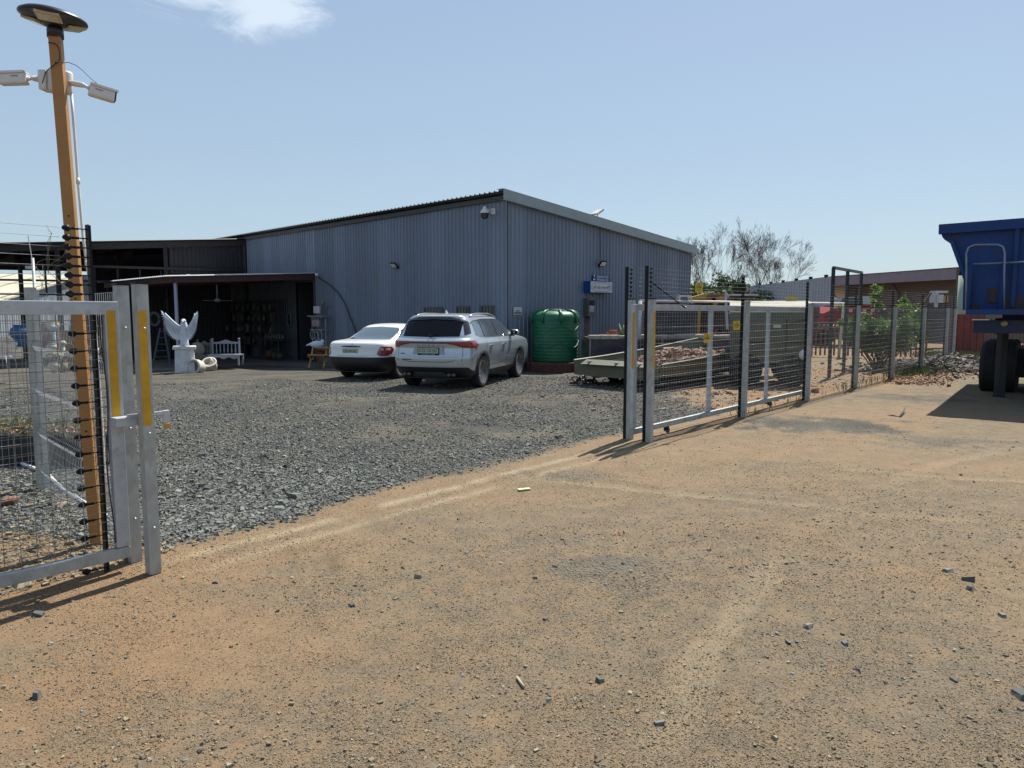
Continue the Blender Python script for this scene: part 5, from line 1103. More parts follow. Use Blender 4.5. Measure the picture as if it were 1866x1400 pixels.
# boot lid edge, handle strip, plate
m = MB(); xx = sed.X(0, .86)-.008; m.ball((xx, .02, .845), (.015, .31, .022), 16, 6); B(m, 'boot_handle_strip', mat('gloss_black', (.014, .014, .016), .15, coat=.6), st)
m = MB(); xx = sed.X(0, .74)-.006; m.box((xx, .05, .735), (.008, .44, .115)); p2 = B(m, 'number_plate', plate_m, st)
text_mesh('plate_text', 'CZR 949 NC', .085, plate_t, st, (xx-.005, .25, .70), (0, -1, 0), (0, 0, 1), .002, width=.39).parent = p2
for (y_, z_, w_) in ((.60, .905, .13), (.02, .90, .03)): m = MB(); m.box((sed.X(y_, z_)-.002, y_-w_/2, z_), (.006, w_, .016)); B(m, 'badge', mat('badge_dark', (.06, .065, .07), .3, .6), st)
B(MB().add([(3.28, -.63, 1.0), (3.28, .63, 1.0), (2.55, .53, 1.29), (2.55, -.53, 1.29)], [(0, 1, 2, 3)]), 'windscreen', sglass, st)
m = MB()
for y_ in (-.35, .32): m.box((2.0, y_, 1.12), (.1, .2, .14))
B(m, 'headrests', mat('seat_grey', (.2, .2, .2), .8), st)
for sd in (-1, 1): m = MB(); m.ball((4.22, sd*.6, .72), (.10, .16, .07), 12, 6); B(m, 'headlight', mat('headlight_clear', (.55, .58, .6), .1, coat=1), st)
hd = Vector((.36, .93, 0)).normalized(); lf = Vector((-hd.y, hd.x, 0)); RR = G(729, 690)
pos = RR-hd*.98+lf*.80; st.location = (pos.x, pos.y, -.004); st.rotation_euler = (0, 0, math.atan2(hd.y, hd.x))
# ------------------------------------------------------------------ green tank on its brick plinth
tw = 1.36; tcx = G(1009, 675); tc_ = Vector((1.24, 20.95, 0)); base_z = .27
pl2 = thing('brick_plinth', 'low plinth of stacked red bricks under the green tank', 'plinth', tc_)
brick = mat('red_brick', (.095, .038, .03), .85, 0, .35, 9, .2, 60)
random.seed(11)
for lv_ in range(3):
    m = MB()
    for k in range(34):
        a = 2*pi*(k+.5*(lv_ % 2))/34; r = .80
        m.box(tc_+Vector((r*math.cos(a), r*math.sin(a), .045+lv_*.09)), (.11, .15, .085), Matrix.Rotation(a+random.uniform(-.06, .06), 3, 'Z'))
    m.build('brick_course', brick, pl2)
m = MB(); m.lathe([(.76, 0), (.76, .268)], 40, tc_); m.build('plinth_core', mat('plinth_core', (.10, .06, .05), .9), pl2)
tk = thing('water_tank', 'round green plastic water tank with moulded ribs and dark lid', 'water tank', tc_+Vector((0, 0, base_z)))
tg = mat('tank_green', (.003, .098, .042), .45, 0, .1, 2, .1, 14, ((.03, .11, .06), .22, 2.2))
prof = [(.60, 0), (.655, .02)]
for k in range(60):
    z = .03+k*1.12/59; prof.append((.665+.007*math.sin(z*2*pi/.19)**2*(1 if z > .05 else 0), z))
prof += [(.68, 1.19), (.69, 1.25), (.675, 1.32), (.62, 1.385), (.5, 1.43), (.36, 1.452), (.24, 1.46)]
m = MB(); m.lathe(prof, 64, tc_+Vector((0, 0, base_z))); m.build('tank_body', tg, tk)
for k in range(8):
    m = MB(); a = 2*pi*k/8+.2; M = Matrix.Rotation(a, 3, 'Z'); P = [tc_+M @ Vector((r, 0, base_z+z)) for r, z in ((.70, 1.1), (.705, 1.27), (.66, 1.37), (.55, 1.435), (.40, 1.475))]; m.tube(P, [.03, .045, .05, .042, .03], 10); m.build('shoulder_rib', tg, tk)
m = MB()
for k in range(5):
    a0 = -2.6+k*.62
    P = [tc_+Vector((.678*math.cos(a0+t), .678*math.sin(a0+t), base_z+.72+.30*math.sin(1.9*t+.5)*(1 if k % 2 else -1))) for t in np.linspace(0, 1.2, 16)]; m.tube(P, .010, 8)
m.build('moulded_swirl', tg, tk)
m = MB(); m.lathe([(.26, 1.44), (.26, 1.49), (.24, 1.50), (.0, 1.51)], 32, tc_+Vector((0, 0, base_z))); m.build('tank_lid', mat('lid_dark_green', (.01, .035, .025), .5), tk)
m = MB(); m.tube([tc_+Vector((-.62, -.3, base_z+.1)), tc_+Vector((-.75, -.3, base_z+.1)), tc_+Vector((-.75, -.3, .02))], .02, 6); m.build('outlet_pipe', cableb, tk)
def rock(c, s, m_, lb, cat='rock', grp=None, sq=.7, n=2, name='rock'):
    bm = bmesh.new(); bmesh.ops.create_icosphere(bm, subdivisions=n, radius=1)
    ax = [Vector((random.gauss(0, 1), random.gauss(0, 1), random.gauss(0, 1))).normalized() for _ in range(9)]; ds = [random.uniform(.55, .95) for _ in ax]
    for v in bm.verts:
        for a, d in zip(ax, ds):
            k = v.co.dot(a)-d
            if k > 0: v.co -= a*k
        v.co = Vector((v.co.x*s*random.uniform(.97, 1.03), v.co.y*s*.8, v.co.z*s*sq))
    me = bpy.data.meshes.new(name); bm.to_mesh(me); bm.free(); me.materials.append(m_); o = bpy.data.objects.new(name, me); COL.objects.link(o); o.location = Vector(c)+Vector((0, 0, s*sq*.55)); o.rotation_euler = (0, 0, random.uniform(0, 6)); tag(o, lb, cat, grp); return o
rk_pale = mat('pale_rock', (.34, .27, .21), .9, 0, .3, 6, .3, 30); rk_red = mat('red_rock', (.30, .13, .09), .9, 0, .3, 6, .3, 30); rk_grey = mat('grey_rock', (.13, .12, .11), .9, 0, .35, 5, .3, 30)
for (px, py, s, m_, lb) in [(1047, 668, .21, rk_red, 'tall brown rock leaning beside the brick plinth of the tank'), (1036, 677, .20, rk_pale, 'pale flat rock at the right foot of the brick plinth'), (1049, 678, .10, rk_red, 'small red rock beside the pale flat rock near the trailer'),
        (957, 674, .07, rk_pale, 'small pale stone beside the front wheel of the SUV'), (1029, 671, .07, rk_pale, 'pale stone lying on the bricks right of the tank'), (20, 921, .085, mat('brown_rock', (.20, .10, .06), .9, 0, .3, 8, .3, 30), 'brown rock behind the left gate mesh near the edge'),
        (1486, 716, .11, mat('brown_rock', (.20, .10, .06), .9, 0, .3, 8, .3, 30), 'brown rock against the fence mesh right of the gate end post'), (112, 926, .06, rk_pale, 'pale stone on the soil behind the left gate')]:
    rock(G(px, py), s, m_, lb, grp='rocks around the yard')
for k, (px, py, a, lb) in enumerate([(975, 678, .2, 'loose brick left of the middle in the row before the plinth'), (986, 678, .25, 'loose brick in the middle of the row before the plinth'), (1009, 677, -.2, 'loose half brick with a pale top before the plinth'), (1020, 678, .9, 'loose tilted brick next to the pale rock')]):
    g = G(px, py); m = MB(); m.box(g+Vector((0, 0, .045)), (.22, .105, .085), Matrix.Rotation(a, 3, 'Z')); o = m.build('loose_brick', brick, bevel=.006); tag(o, lb, 'brick', 'loose bricks in front of the plinth')
# ------------------------------------------------------------------ raised planter right of the tank
a = G(1050, 690); pa = Vector((2.15, 20.0, 0)); pd_ = Vector((.985, .17, 0)).normalized(); pn = Vector((pd_.y, -pd_.x, 0)); PL = 4.2
pt_ = thing('raised_planter', 'raised planter with dark sheet sides and a stone coping behind the flat trailer', 'planter', pa)
Mp = Matrix.Rotation(math.atan2(pd_.y, pd_.x), 3, 'Z')
pc_ = pa+pd_*PL/2-pn*.45
m = MB(); m.box(pc_+Vector((0, 0, .47)), (PL, .9, .94), Mp); m.build('dark_side', mat('dark_panel', (.055, .045, .06), .3, 0, .5, 3.5), pt_)
m = MB()
for k in range(5): m.box(pa+pd_*(k*PL/4)+pn*.01+Vector((0, 0, .48)), (.035, .03, .96), Mp)
m.box(pc_+pn*.46+Vector((0, 0, .955)), (PL+.05, .03, .03), Mp); m.build('side_frame', mat('planter_frame', (.25, .22, .18), .6), pt_)
random.seed(5)
for k in range(15):
    s_ = k*.28+.14
    m = MB(); m.box(pa+pd_*s_-pn*.1+Vector((0, 0, .94+.055)), (.27, .28, random.uniform(.08, .13)), Mp @ Matrix.Rotation(random.uniform(-.08, .08), 3, 'Z')); m.build('coping_stone', mat('coping_stone', (.34, .31, .27), .9, 0, .35, 6, .3, 40), pt_, bevel=.02)
m = MB(); m.box(pc_+Vector((0, 0, .96)), (PL-.05, .7, .06), Mp); m.build('planter_soil', mat('planter_soil', (.15, .08, .05), .95, 0, .3, 10), pt_)
for k, s_ in enumerate((.72, 1.35)):
    m = MB(); m.box(pa+pd_*s_-pn*.3+Vector((0, 0, 1.06)), (.3, .2, .12), Mp); m.lathe([(.1, 0), (.13, .08)], 12, pa+pd_*(s_+.02)-pn*.3+Vector((0, 0, 1.1))); o = m.build('terracotta_pot', mat('terracotta', (.28, .09, .05), .85, 0, .25, 9)); tag(o, ['terracotta pot left of the cactus on the planter', 'terracotta pot right of the cactus on the planter'][k], 'pot', 'pots on the planter')
cg = pa+pd_*1.02-pn*.3+Vector((0, 0, .98)); m = MB()
for k in range(7):
    a_ = k*2.4; d_ = Vector((math.cos(a_)*.22, math.sin(a_)*.22, 1)); L_ = .42-.03*k; m.tube([cg, cg+d_*L_*.5, cg+Vector((d_.x*1.3, d_.y*1.3, 1))*L_], [.045, .04, .005], 6)
o = m.build('agave', mat('agave_green', (.10, .16, .06), .7, 0, .3, 12)); tag(o, 'small spiky green succulent standing on the planter between two pots', 'plant')
# ------------------------------------------------------------------ flat olive trailer filled with rubble
olive = mat('olive_paint', (.085, .088, .052), .55, 0, .12, 3, 0, 60, ((.13, .08, .04), .16, 3.))
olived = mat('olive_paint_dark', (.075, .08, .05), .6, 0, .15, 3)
A0 = PY(1050, 655, 16.9); A1 = PY(1140, 655, 15.9)          # rear edge, left and right
tr = thing('flat_trailer', 'low olive steel trailer with tapered sides holding brown rubble, behind the right gate leaf', 'trailer', G(1120, 700))
H1 = .60
pA = Vector((1.52, 16.75, 0)); pB = Vector((3.05, 15.25, 0))      # tail: far left corner, near corner
dv = Vector((.72, .69, 0)).normalized(); dw = (pB-pA).normalized(); TL = 5.6
def tp(s, w, z): p = pA+dw*w+dv*s; return Vector((p.x, p.y, z))
TW = (pB-pA).length
m = MB()      # side boards: flare upward, tub tapering to the tail
for w, o_ in ((0, -1), (TW, 1)):
    P = [[tp(s, w+o_*.10*k, z0+(z1-z0)*k) for k in (0, 1)] for s, z0, z1 in ((.0, .30, .56), (1.2, .26, .62), (3, .34, .74), (TL, .52, .98))]
    m.grid(P, False, o_ > 0); m.grid([[p+dw*o_*.03 for p in r] for r in P], False, o_ < 0); m.tube([r[1]+dw*o_*.015 for r in P], .028, 6, False)
m.build('side_boards', olive, tr)
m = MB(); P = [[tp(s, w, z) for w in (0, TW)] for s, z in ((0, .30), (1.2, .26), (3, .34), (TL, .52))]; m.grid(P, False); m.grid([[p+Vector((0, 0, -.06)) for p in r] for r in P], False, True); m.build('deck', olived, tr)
m = MB(); P = [[tp(-.02, w, z) for w in (-.08, TW+.08)] for z in (.24, .50, .56)]; m.grid(P, False)
P = [[tp(s, w, z) for w in (.25, TW-.12)] for s, z in ((.02, .585), (-.17, .50), (-.20, .49))]; m.grid(P, False, True); m.grid([[p+Vector((0, 0, .02)) for p in r] for r in P], False)
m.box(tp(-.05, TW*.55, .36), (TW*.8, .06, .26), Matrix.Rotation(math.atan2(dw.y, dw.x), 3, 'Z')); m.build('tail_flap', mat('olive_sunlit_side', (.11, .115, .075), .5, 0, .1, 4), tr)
m = MB()
for w in (.45, 1.2, 1.8): m.box(tp(-.1, w, .56), (.05, .16, .03), Matrix.Rotation(math.atan2(dw.y, dw.x), 3, 'Z'))
m.build('hinges', mat('blue_grey_hinge', (.18, .24, .25), .5), tr)
m = MB(); m.beam(tp(.3, .3, .22), tp(TL, .3, .42), .1, .12); m.beam(tp(.3, TW-.3, .22), tp(TL, TW-.3, .42), .1, .12); m.build('chassis', darkstl, tr)
for s_ in (3.7,):
    for w_, o_ in ((-.0, -1), (TW, 1)):
        m = MB(); MX = Matrix.Rotation(math.atan2(dw.y, dw.x), 3, 'Z') @ Matrix.Rotation(pi/2, 3, 'Y'); m.lathe([(.18, -.1), (.32, -.1), (.35, -.06), (.35, .06), (.32, .1), (.18, .1)], 28, tp(s_, w_+.02*o_, .35), MX); wl = m.build('wheel', tyre_m, tr)
        m = MB(); m.lathe([(0, -.07), (.18, -.085), (.19, -.1), (.19, .1), (.18, .085), (0, .07)], 20, tp(s_, w_+.02*o_, .35), MX); m.build('rim', mat('pale_rim', (.35, .36, .36), .5), wl)
# rubble load
V = []; random.seed(9)
xs_ = []; ys_ = []; zs_ = []
for k in range(2600):
    s = random.uniform(.5, 4.6); w = random.uniform(.15, TW-.1); h = (.30+.12*s*.7)+.30*math.exp(-((s-2.2)/1.2)**2-((w-TW/2)/.8)**2); p = tp(s, w, 0); xs_.append(p.x); ys_.append(p.y); zs_.append(h-.05)
o = stones('rubble_load', np.array(xs_), np.array(ys_), np.random.lognormal(math.log(.055), .4, len(xs_)), stone_mat('brown_rubble', (.12, .06, .04), (.30, .20, .14)), .7, z=np.array(zs_)); tag(o, 'load of brown rubble lying in the flat olive trailer', 'rubble', kind='stuff')
# tangle of chain and coupling on the ground before the trailer
m = MB(); cg = G(1085, 700); random.seed(4)
for k in range(34):
    a = cg+Vector((random.uniform(-.5, .75), random.uniform(-.25, .3), .03)); pts = [a]
    for i in range(4): pts.append(pts[-1]+Vector((random.uniform(-.12, .12), random.uniform(-.1, .1), random.uniform(-.01, .06)))); pts[-1].z = max(.015, min(.22, pts[-1].z))
    m.tube(pts, random.uniform(.008, .03), 5)
m.beam(cg+Vector((.3, 0, .14)), cg+Vector((1.2, .5, .16)), .06, .06); o = m.build('scrap_coupling', mat('oily_black', (.014, .014, .015), .4, 0, .4, 20)); tag(o, 'black tangle of chain and coupling parts on the gravel before the flat trailer', 'scrap')
# ------------------------------------------------------------------ olive covered trailer
q0 = Vector((5.55, 16.2, 0)); 
tb = thing('covered_trailer', 'olive box trailer with a rounded roof behind the far half of the right gate leaf', 'trailer', Vector((6.6, 17.0, 0)))
bd = Vector((.96, -.28, 0)).normalized(); bn = Vector((bd.y, -bd.x, 0))         # bd along the side, bn towards the camera
bo_ = Vector((4.98, 16.55, 0)); BL = 1.7; BD = 1.75
def bp_(s, w, z): p = bo_+bd*s-bn*w; return Vector((p.x, p.y, z))
sec = [(0, .78), (0, 1.5), (.03, 1.66), (.14, 1.80), (.40, 1.88), (.9, 1.93), (1.35, 1.90), (1.6, 1.82), (1.72, 1.68), (1.75, 1.5), (1.75, .78)]
m = MB(); P = [[bp_(s, w, z) for w, z in sec] for s in (0, BL)]; m.grid(P, True); 
m.add([bp_(0, w, z) for w, z in sec], [tuple(range(len(sec)))]); m.add([bp_(BL, w, z) for w, z in sec], [tuple(range(len(sec)))[::-1]])
# lower skirt with rounded cut at the right end
sk = [(0, .80), (0, .62), (1.1, .52), (1.3, .27), (BL, .22), (BL, .80)]
m.prism(sk, bp_(0, .02, 0), bd, (0, 0, 1), .02); m.build('box_body', olive, tb)
m = MB(); m.grid([[bp_(s, w, z+.012) for w, z in sec[2:8]] for s in (-.03, BL+.03)], True); m.build('roof_skin', mat('pale_olive_roof', (.135, .135, .09), .65, 0, .08, 3), tb)
m = MB(); m.beam(bp_(.1, -.02, 1.0), bp_(BL, -.02, 1.0), .012, .02); m.beam(bp_(1.25, -.03, 1.42), bp_(BL+.15, -.03, 1.58), .02, .02); m.beam(bp_(1.2, -.015, .8), bp_(1.2, -.015, 1.5), .012, .012); m.build('trim_rails', blackm, tb)
m = MB(); m.box(bp_(1.0, -.01, 1.36), (.16, .01, .07), Matrix.Rotation(math.atan2(bd.y, bd.x), 3, 'Z')); m.build('small_plate', mat('small_plate', (.45, .46, .4), .5), tb)
m = MB(); m.beam(bp_(.1, .3, .62), bp_(BL, .3, .62), .1, .16); m.beam(bp_(.1, 1.4, .62), bp_(BL, 1.4, .62), .1, .16); m.box(bp_(.55, .5, .62), (1.3, .9, .4), Matrix.Rotation(math.atan2(bd.y, bd.x), 3, 'Z')); m.build('chassis', mat('under_black', (.012, .012, .013), .8), tb)
MB2 = Matrix.Rotation(math.atan2(bd.y, bd.x), 3, 'Z') @ Matrix.Rotation(pi/2, 3, 'X')
for s_, w_ in ((.35, .05), (.35, 1.6), (1.35, .10), (1.35, 1.6)):
    m = MB(); m.lathe([(.18, -.1), (.34, -.1), (.37, -.06), (.37, .06), (.34, .1), (.18, .1)], 28, bp_(s_, w_, .37), MB2); wl = m.build('wheel', tyre_m, tb)
    m = MB(); m.lathe([(0, -.07), (.18, -.085), (.19, -.1), (.19, .1), (.18, .085), (0, .07)], 20, bp_(s_, w_, .37), MB2); m.build('rim', mat('pale_rim', (.35, .36, .36), .5), wl)
m = MB(); m.lathe([(0, 0), (.09, .0), (.12, .04), (.12, .1), (0, .12)], 20, bp_(1.58, -.06, .74), MB2); m.build('white_hub_cover', mat('dirty_white', (.6, .6, .58), .5, 0, .2, 12), tb)
m = MB(); m.box(bp_(1.35, .9, 2.0), (.22, .12, .07)); m.build('yellow_beacon', mat('beacon_yellow', (.55, .42, .02), .4), tb)
# ------------------------------------------------------------------ long white pipe frame
t = thing('white_pipe_frame', 'long white pipe goal frame whose crossbar shows just above the right gate leaf', 'frame', G(1525, 650))
wp = mat('white_painted_pipe', (.5, .5, .48), .45, 0, .08, 8)
a = Vector((3.45, 19.6, 1.64+(572-549)/1320*19.6)); b_ = PY(1539, 553, 27.0)
m = MB(); m.tube([a, b_], .035, 10); m.build('crossbar', wp, t)
m = MB(); m.tube([b_, PY(1534, 592, 27.), PY(1528, 655, 27.2)], .05, 10); m.build('upright', wp, t)
m = MB(); m.tube([b_+Vector((0, 0, -.1)), PY(1541, 600, 27.5), PY(1541, 648, 28.)], .04, 8); m.build('brace', wp, t)
m = MB(); m.tube([a, Vector((a.x-.02, a.y, .95))], .05, 10); m.build('upright', wp, t)
# white stool / plastic seat on a crate on the right wall side
c = PY(1246, 553, 21); t = thing('plastic_stool', 'white plastic stool standing on a dark crate behind the right gate leaf', 'stool', c)
m = MB(); m.prism([(-.21, 0), (-.17, .0), (-.13, .19), (.13, .19), (.17, 0), (.21, 0), (.17, .26), (-.17, .26)], c-Vector((0, -.15, 0)), (1, 0, 0), (0, 0, 1), .03); m.prism([(-.21, 0), (-.17, .0), (-.13, .19), (.13, .19), (.17, 0), (.21, 0), (.17, .26), (-.17, .26)], c-Vector((0, .15, 0)), (1, 0, 0), (0, 0, 1), .03); m.box(c+Vector((0, 0, .25)), (.36, .36, .03)); m.build('stool_body', whitep, t)
m = MB(); m.box(c+Vector((-.25, .1, -.75)), (1.2, .8, 1.3)); m.box(c+Vector((-.45, .1, -.05)), (.5, .6, .2)); o = m.build('stack_of_crates', mat('crate_dark', (.05, .05, .055), .8, 0, .5, 4), bevel=.02); tag(o, 'dark stacked crates under the white plastic stool', 'crates')
# ------------------------------------------------------------------ machinery behind the gate
def rbox(m, px0, py0, px1, py1, Y, th=.5):
    a = PY(px0, py0, Y); b = PY(px1, py1, Y); m.box(((a.x+b.x)/2, Y+th/2, (a.z+b.z)/2), (abs(b.x-a.x), th, abs(b.z-a.z)))
yl = mat('digger_yellow', (.42, .26, .03), .55, 0, .25, 6, 0, 60, ((.12, .06, .03), .3, 6.))
t = thing('yellow_digger', 'yellow digger arm and rusty machine parts showing above and through the right gate leaf', 'digger', G(1285, 655))
Y = 24.
m = MB(); m.beam(PY(1258, 548, Y), PY(1285, 541, Y), .3, .22); m.beam(PY(1285, 541, Y), PY(1318, 545, Y), .3, .16); m.beam(PY(1270, 549, Y), PY(1303, 549, Y), .3, .08); m.beam(PY(1297, 541, Y), PY(1303, 556, Y), .3, .12); m.build('boom', yl, t)
m = MB(); m.prism([(-.12, 0), (.12, 0), (.09, -.75), (-.02, -1.0)], PY(1268, 565, Y), (1, 0, 0), (0, 0, 1), .2); m.build('dipper_arm', yl, t)
m = MB(); m.beam(PY(1266, 595, Y), PY(1277, 625, Y), .16, .22); m.beam(PY(1256, 612, Y), PY(1275, 618, Y), .2, .2); rbox(m, 1262, 549, 1335, 556, Y); rbox(m, 1285, 553, 1322, 600, Y+.6, .8); m.build('machine_body', mat('machine_dark', (.04, .03, .035), .7, 0, .5, 3), t)
m = MB(); rbox(m, 1300, 536, 1322, 552, Y+.3, .5); m.build('rusty_part', mat('rust', (.17, .075, .05), .8, 0, .4, 8), t); m = MB(); m.beam(PY(1290, 541, Y-.2), PY(1310, 538, Y-.2), .1, .1); m.build('rusty_part', mat('rust', (.17, .075, .05), .8, 0, .4, 8), t)
t = thing('scrap_vehicle', 'dark stripped vehicle body among scrap behind the front half of the right gate leaf', 'scrap vehicle', G(1235, 640))
Y = 22.5
m = MB(); rbox(m, 1186, 572, 1262, 600, Y, 1.2); rbox(m, 1200, 560, 1240, 573, Y+.2, .9); m.build('vehicle_body', mat('machine_dark', (.04, .03, .035), .7, 0, .5, 3), t, bevel=.05)
for px in (1200, 1250): m = MB(); m.lathe([(.12, -.12), (.33, -.12), (.35, 0), (.33, .12), (.12, .12)], 20, PY(px, 603, Y-.05), Matrix.Rotation(pi/2, 3, 'X')); m.build('wheel', tyre_m, t)
m = MB(); m.tube([PY(1222, 598, Y-.4), PY(1232, 570, Y-.4), PY(1243, 566, Y-.4), PY(1250, 600, Y-.4)], .035, 6); m.build('bent_tube', mat('pale_tube', (.32, .33, .34), .5), t)
m = MB(); m.beam(PY(1205, 596, Y-.3), PY(1238, 562, Y-.3), .05, .05); m.build('brace', mat('pale_tube', (.32, .33, .34), .5), t)
for k, (px, py, c_, nm, lb) in enumerate([(1292, 590, (.10, .02, .015), 'red_drum', 'dull red drum behind the right gate leaf under the digger arm'), (1318, 592, (.03, .03, .035), 'black_drum', 'black drum beside the dull red drum behind the gate'), (1304, 566, (.30, .17, .02), 'yellow_tank', 'small yellow machine tank above the two drums')]):
    m = MB(); m.lathe([(0, -.42), (.28, -.42), (.29, -.14), (.28, -.12), (.29, .14), (.28, .16), (.29, .42), (0, .42)], 20, PY(px, py, 25+k*.3)); o = m.build(nm, mat('mat_'+nm, c_, .6, 0, .3, 5)); tag(o, lb, 'drum' if k < 2 else 'tank')
t = thing('tractor_canopy', 'old tractor with a white flat canopy behind the right gate leaf', 'tractor', G(1360, 640))
Y = 26.
m = MB(); rbox(m, 1334, 536, 1382, 539, Y, 1.4); m.build('canopy', mat('canopy_white', (.5, .5, .48), .5), t)
m = MB(); rbox(m, 1334, 539.2, 1382, 542, Y+.02, 1.36)
for px in (1337, 1358, 1378): rbox(m, px, 542, px+2.5, 580, Y+.1, .1); rbox(m, px, 542, px+2.5, 580, Y+1.2, .1)
rbox(m, 1322, 549, 1334, 556, Y, .6); m.build('canopy_frame', darkstl, t)
m = MB(); rbox(m, 1332, 562, 1384, 600, Y+.2, 1.); m.lathe([(.25, -.15), (.62, -.15), (.62, .15), (.25, .15)], 24, PY(1350, 612, Y), Matrix.Rotation(pi/2, 3, 'X')); m.build('tractor_body', mat('machine_dark', (.04, .03, .035), .7, 0, .5, 3), t)
m = MB(); a = PY(1322, 535, 23); m.beam(a, PY(1325, 600, 23), .07, .07); m.beam(PY(1320, 530, 23), PY(1327, 541, 23), .1, .06); o = m.build('leaning_pole', mat('grey_pole', (.42, .44, .46), .6)); tag(o, 'pale leaning pole between the yellow digger and the tractor', 'pole')
# dark hedge / sheeting wall behind (brown palisade with boarding)
m = corr_wall(PY(1150, 600, 29)*1-Vector((0, 0, PY(1150, 600, 29).z)), Vector((1, .05, 0)).normalized(), 4.6, Vector((.05, -1, 0)), lambda x: .9, lambda x: 1.95, .22, .03); 
o = corr_wall(Vector((8.0, 31, 0)), Vector((1, .04, 0)).normalized(), 5.2, Vector((.04, -1, 0)), lambda x: .85, lambda x: 1.95, .22, .03).build('rusty_screen', mat('plum_sheet', (.09, .045, .055), .7, 0, .3, 3)); tag(o, 'dark plum coloured sheet screen behind the yellow digger', 'screen')
# ------------------------------------------------------------------ palisade fence
pal = mat('palisade_rust', (.13, .055, .04), .8, 0, .3, 8)
def palisade(label, p, q_, h=1.35, gap=.19, zt=None):
    p = Vector((p.x, p.y, 0)); q_ = Vector((q_.x, q_.y, 0)); d = (q_-p); L = d.length; d.normalize(); t = thing('palisade_fence', label, 'fence', p, 'rusty palisade fences'); n = int(L/gap)
    nn_ = Vector((d.y, -d.x, 0)); Mz = Matrix.Rotation(math.atan2(d.y, d.x), 3, 'Z')
    for k in range(min(n, 95)):
        m = MB(); hh = h+random.uniform(-.03, .03); m.prism([(-.035, .06), (.035, .06), (.035, hh-.06), (0, hh), (-.035, hh-.06)], p+d*(k*gap)+nn_*.04, d, (0, 0, 1), .004); m.build('pale', pal, t)
    for z in (.35, h-.35): m = MB(); m.beam(p+Vector((0, 0, z)), q_+Vector((0, 0, z)), .04, .05); m.build('rail', pal, t)
    for k in range(int(L/2.8)+1): m = MB(); m.box(p+d*min(L, k*2.8)-nn_*.05+Vector((0, 0, h*.55)), (.09, .09, h*1.1), Mz); m.build('support_post', mat('palisade_post', (.05, .04, .04), .8), t)
palisade('rusty palisade fence seen through the right gate leaf behind the trailers', G(1222, 634), G(1352, 634), 1.35)
palisade('rusty palisade fence running behind the green shrub', G(1478, 650), G(1700, 655), 1.4, .16)
palisade('rusty palisade fence showing under the blue trailer', Vector((18.2, 29.0, 0)), Vector((27, 30.5, 0)), 1.5, .17)
# red brown sheet wall
o = corr_wall(Vector((16.9, 28.3, 0)), Vector((1, .1, 0)).normalized(), 1.65, Vector((.1, -1, 0)), lambda x: -.1, lambda x: 1.62, .28, .025).build('red_sheet_wall', mat('red_brown_sheet', (.16, .035, .025), .6, .1, .2, 3)); tag(o, 'red brown corrugated sheet screen beside the blue trailer', 'screen')
# tall black steel frame
t = thing('black_steel_frame', 'tall black steel goal shaped frame inside the fence, left of the shrub', 'frame', G(1513, 700))
bf = mat('frame_black_green', (.022, .03, .03), .5)
A_ = Vector((8.35, 18.9, 0)); 
def vpost(px_top, px_b, ytop, Y): m = MB(); a = PY(px_top, ytop, Y); m.beam(Vector((a.x, a.y, -.02)), a, .07, .07); m.build('upright', bf, t); return a
a1 = vpost(1519, 1512, 488, 18.6); a3 = vpost(1570, 1564, 497, 21.8); a2 = vpost(1545, 1540, 492, 20.1)
m = MB(); m.beam(a1, a3, .07, .07); m.build('top_bar', bf, t)
# ------------------------------------------------------------------ red bus-like vehicle behind the shrub
t = thing('red_truck', 'red flatbed truck with a dark cab window parked behind the shrub', 'truck', G(1560, 628))
Y = 37.; rd = mat('red_truck_paint', (.20, .009, .007), .5, 0, .15, 3, spec=.15)
m = MB(); a = PY(1502, 570, Y); z0_ = PY(1500, 591, Y).z; ztt = PY(1500, 555, Y).z; x0 = PY(1501, 570, Y).x; x1 = PY(1630, 570, Y).x
m.prism([(x0, z0_), (x1, z0_), (x1, ztt-.25), (x1-.6, ztt), (x0+.9, ztt-.05), (x0, ztt-.45)], (0, Y, 0), (1, 0, 0), (0, 0, 1), -2.2); m.build('red_body', rd, t)
m = MB(); m.prism([(PY(1555, 0, Y).x, ztt), (PY(1618, 0, Y).x, ztt), (PY(1608, 0, Y).x, PY(0, 541, Y).z), (PY(1562, 0, Y).x, PY(0, 543, Y).z)], (0, Y+.1, 0), (1, 0, 0), (0, 0, 1), -2); m.build('cab_glass', mat('cab_glass', (.05, .065, .075), .2), t)
m = MB(); m.prism([(PY(1600, 0, Y).x, ztt), (PY(1618, 0, Y).x, ztt), (PY(1610, 0, Y).x, PY(0, 540, Y).z), (PY(1598, 0, Y).x, PY(0, 540, Y).z)], (0, Y+.05, 0), (1, 0, 0), (0, 0, 1), -2); m.build('windscreen_frame', mat('pale_frame', (.4, .43, .45), .4), t)
m = MB()
for px in (1517, 1530, 1585, 1600): m.lathe([(.2, -.15), (.5, -.15), (.5, .15), (.2, .15)], 20, Vector((PY(px, 0, Y).x, Y+.2, .5)), Matrix.Rotation(pi/2, 3, 'X'))
m.box(((x0+x1)/2, Y+1.1, .8), (x1-x0-.3, 1.8, .35)); m.build('wheels', tyre_m, t)
for k, px in enumerate((1550, 1562, 1575, 1590, 1603)):
    m = MB(); p = PY(px, 566, Y); m.box((p.x, Y-.01, p.z), (.18, .02, .16)); m.build('white_marking', mat('faded_white', (.45, .43, .40), .6, 0, .4, 20), t)
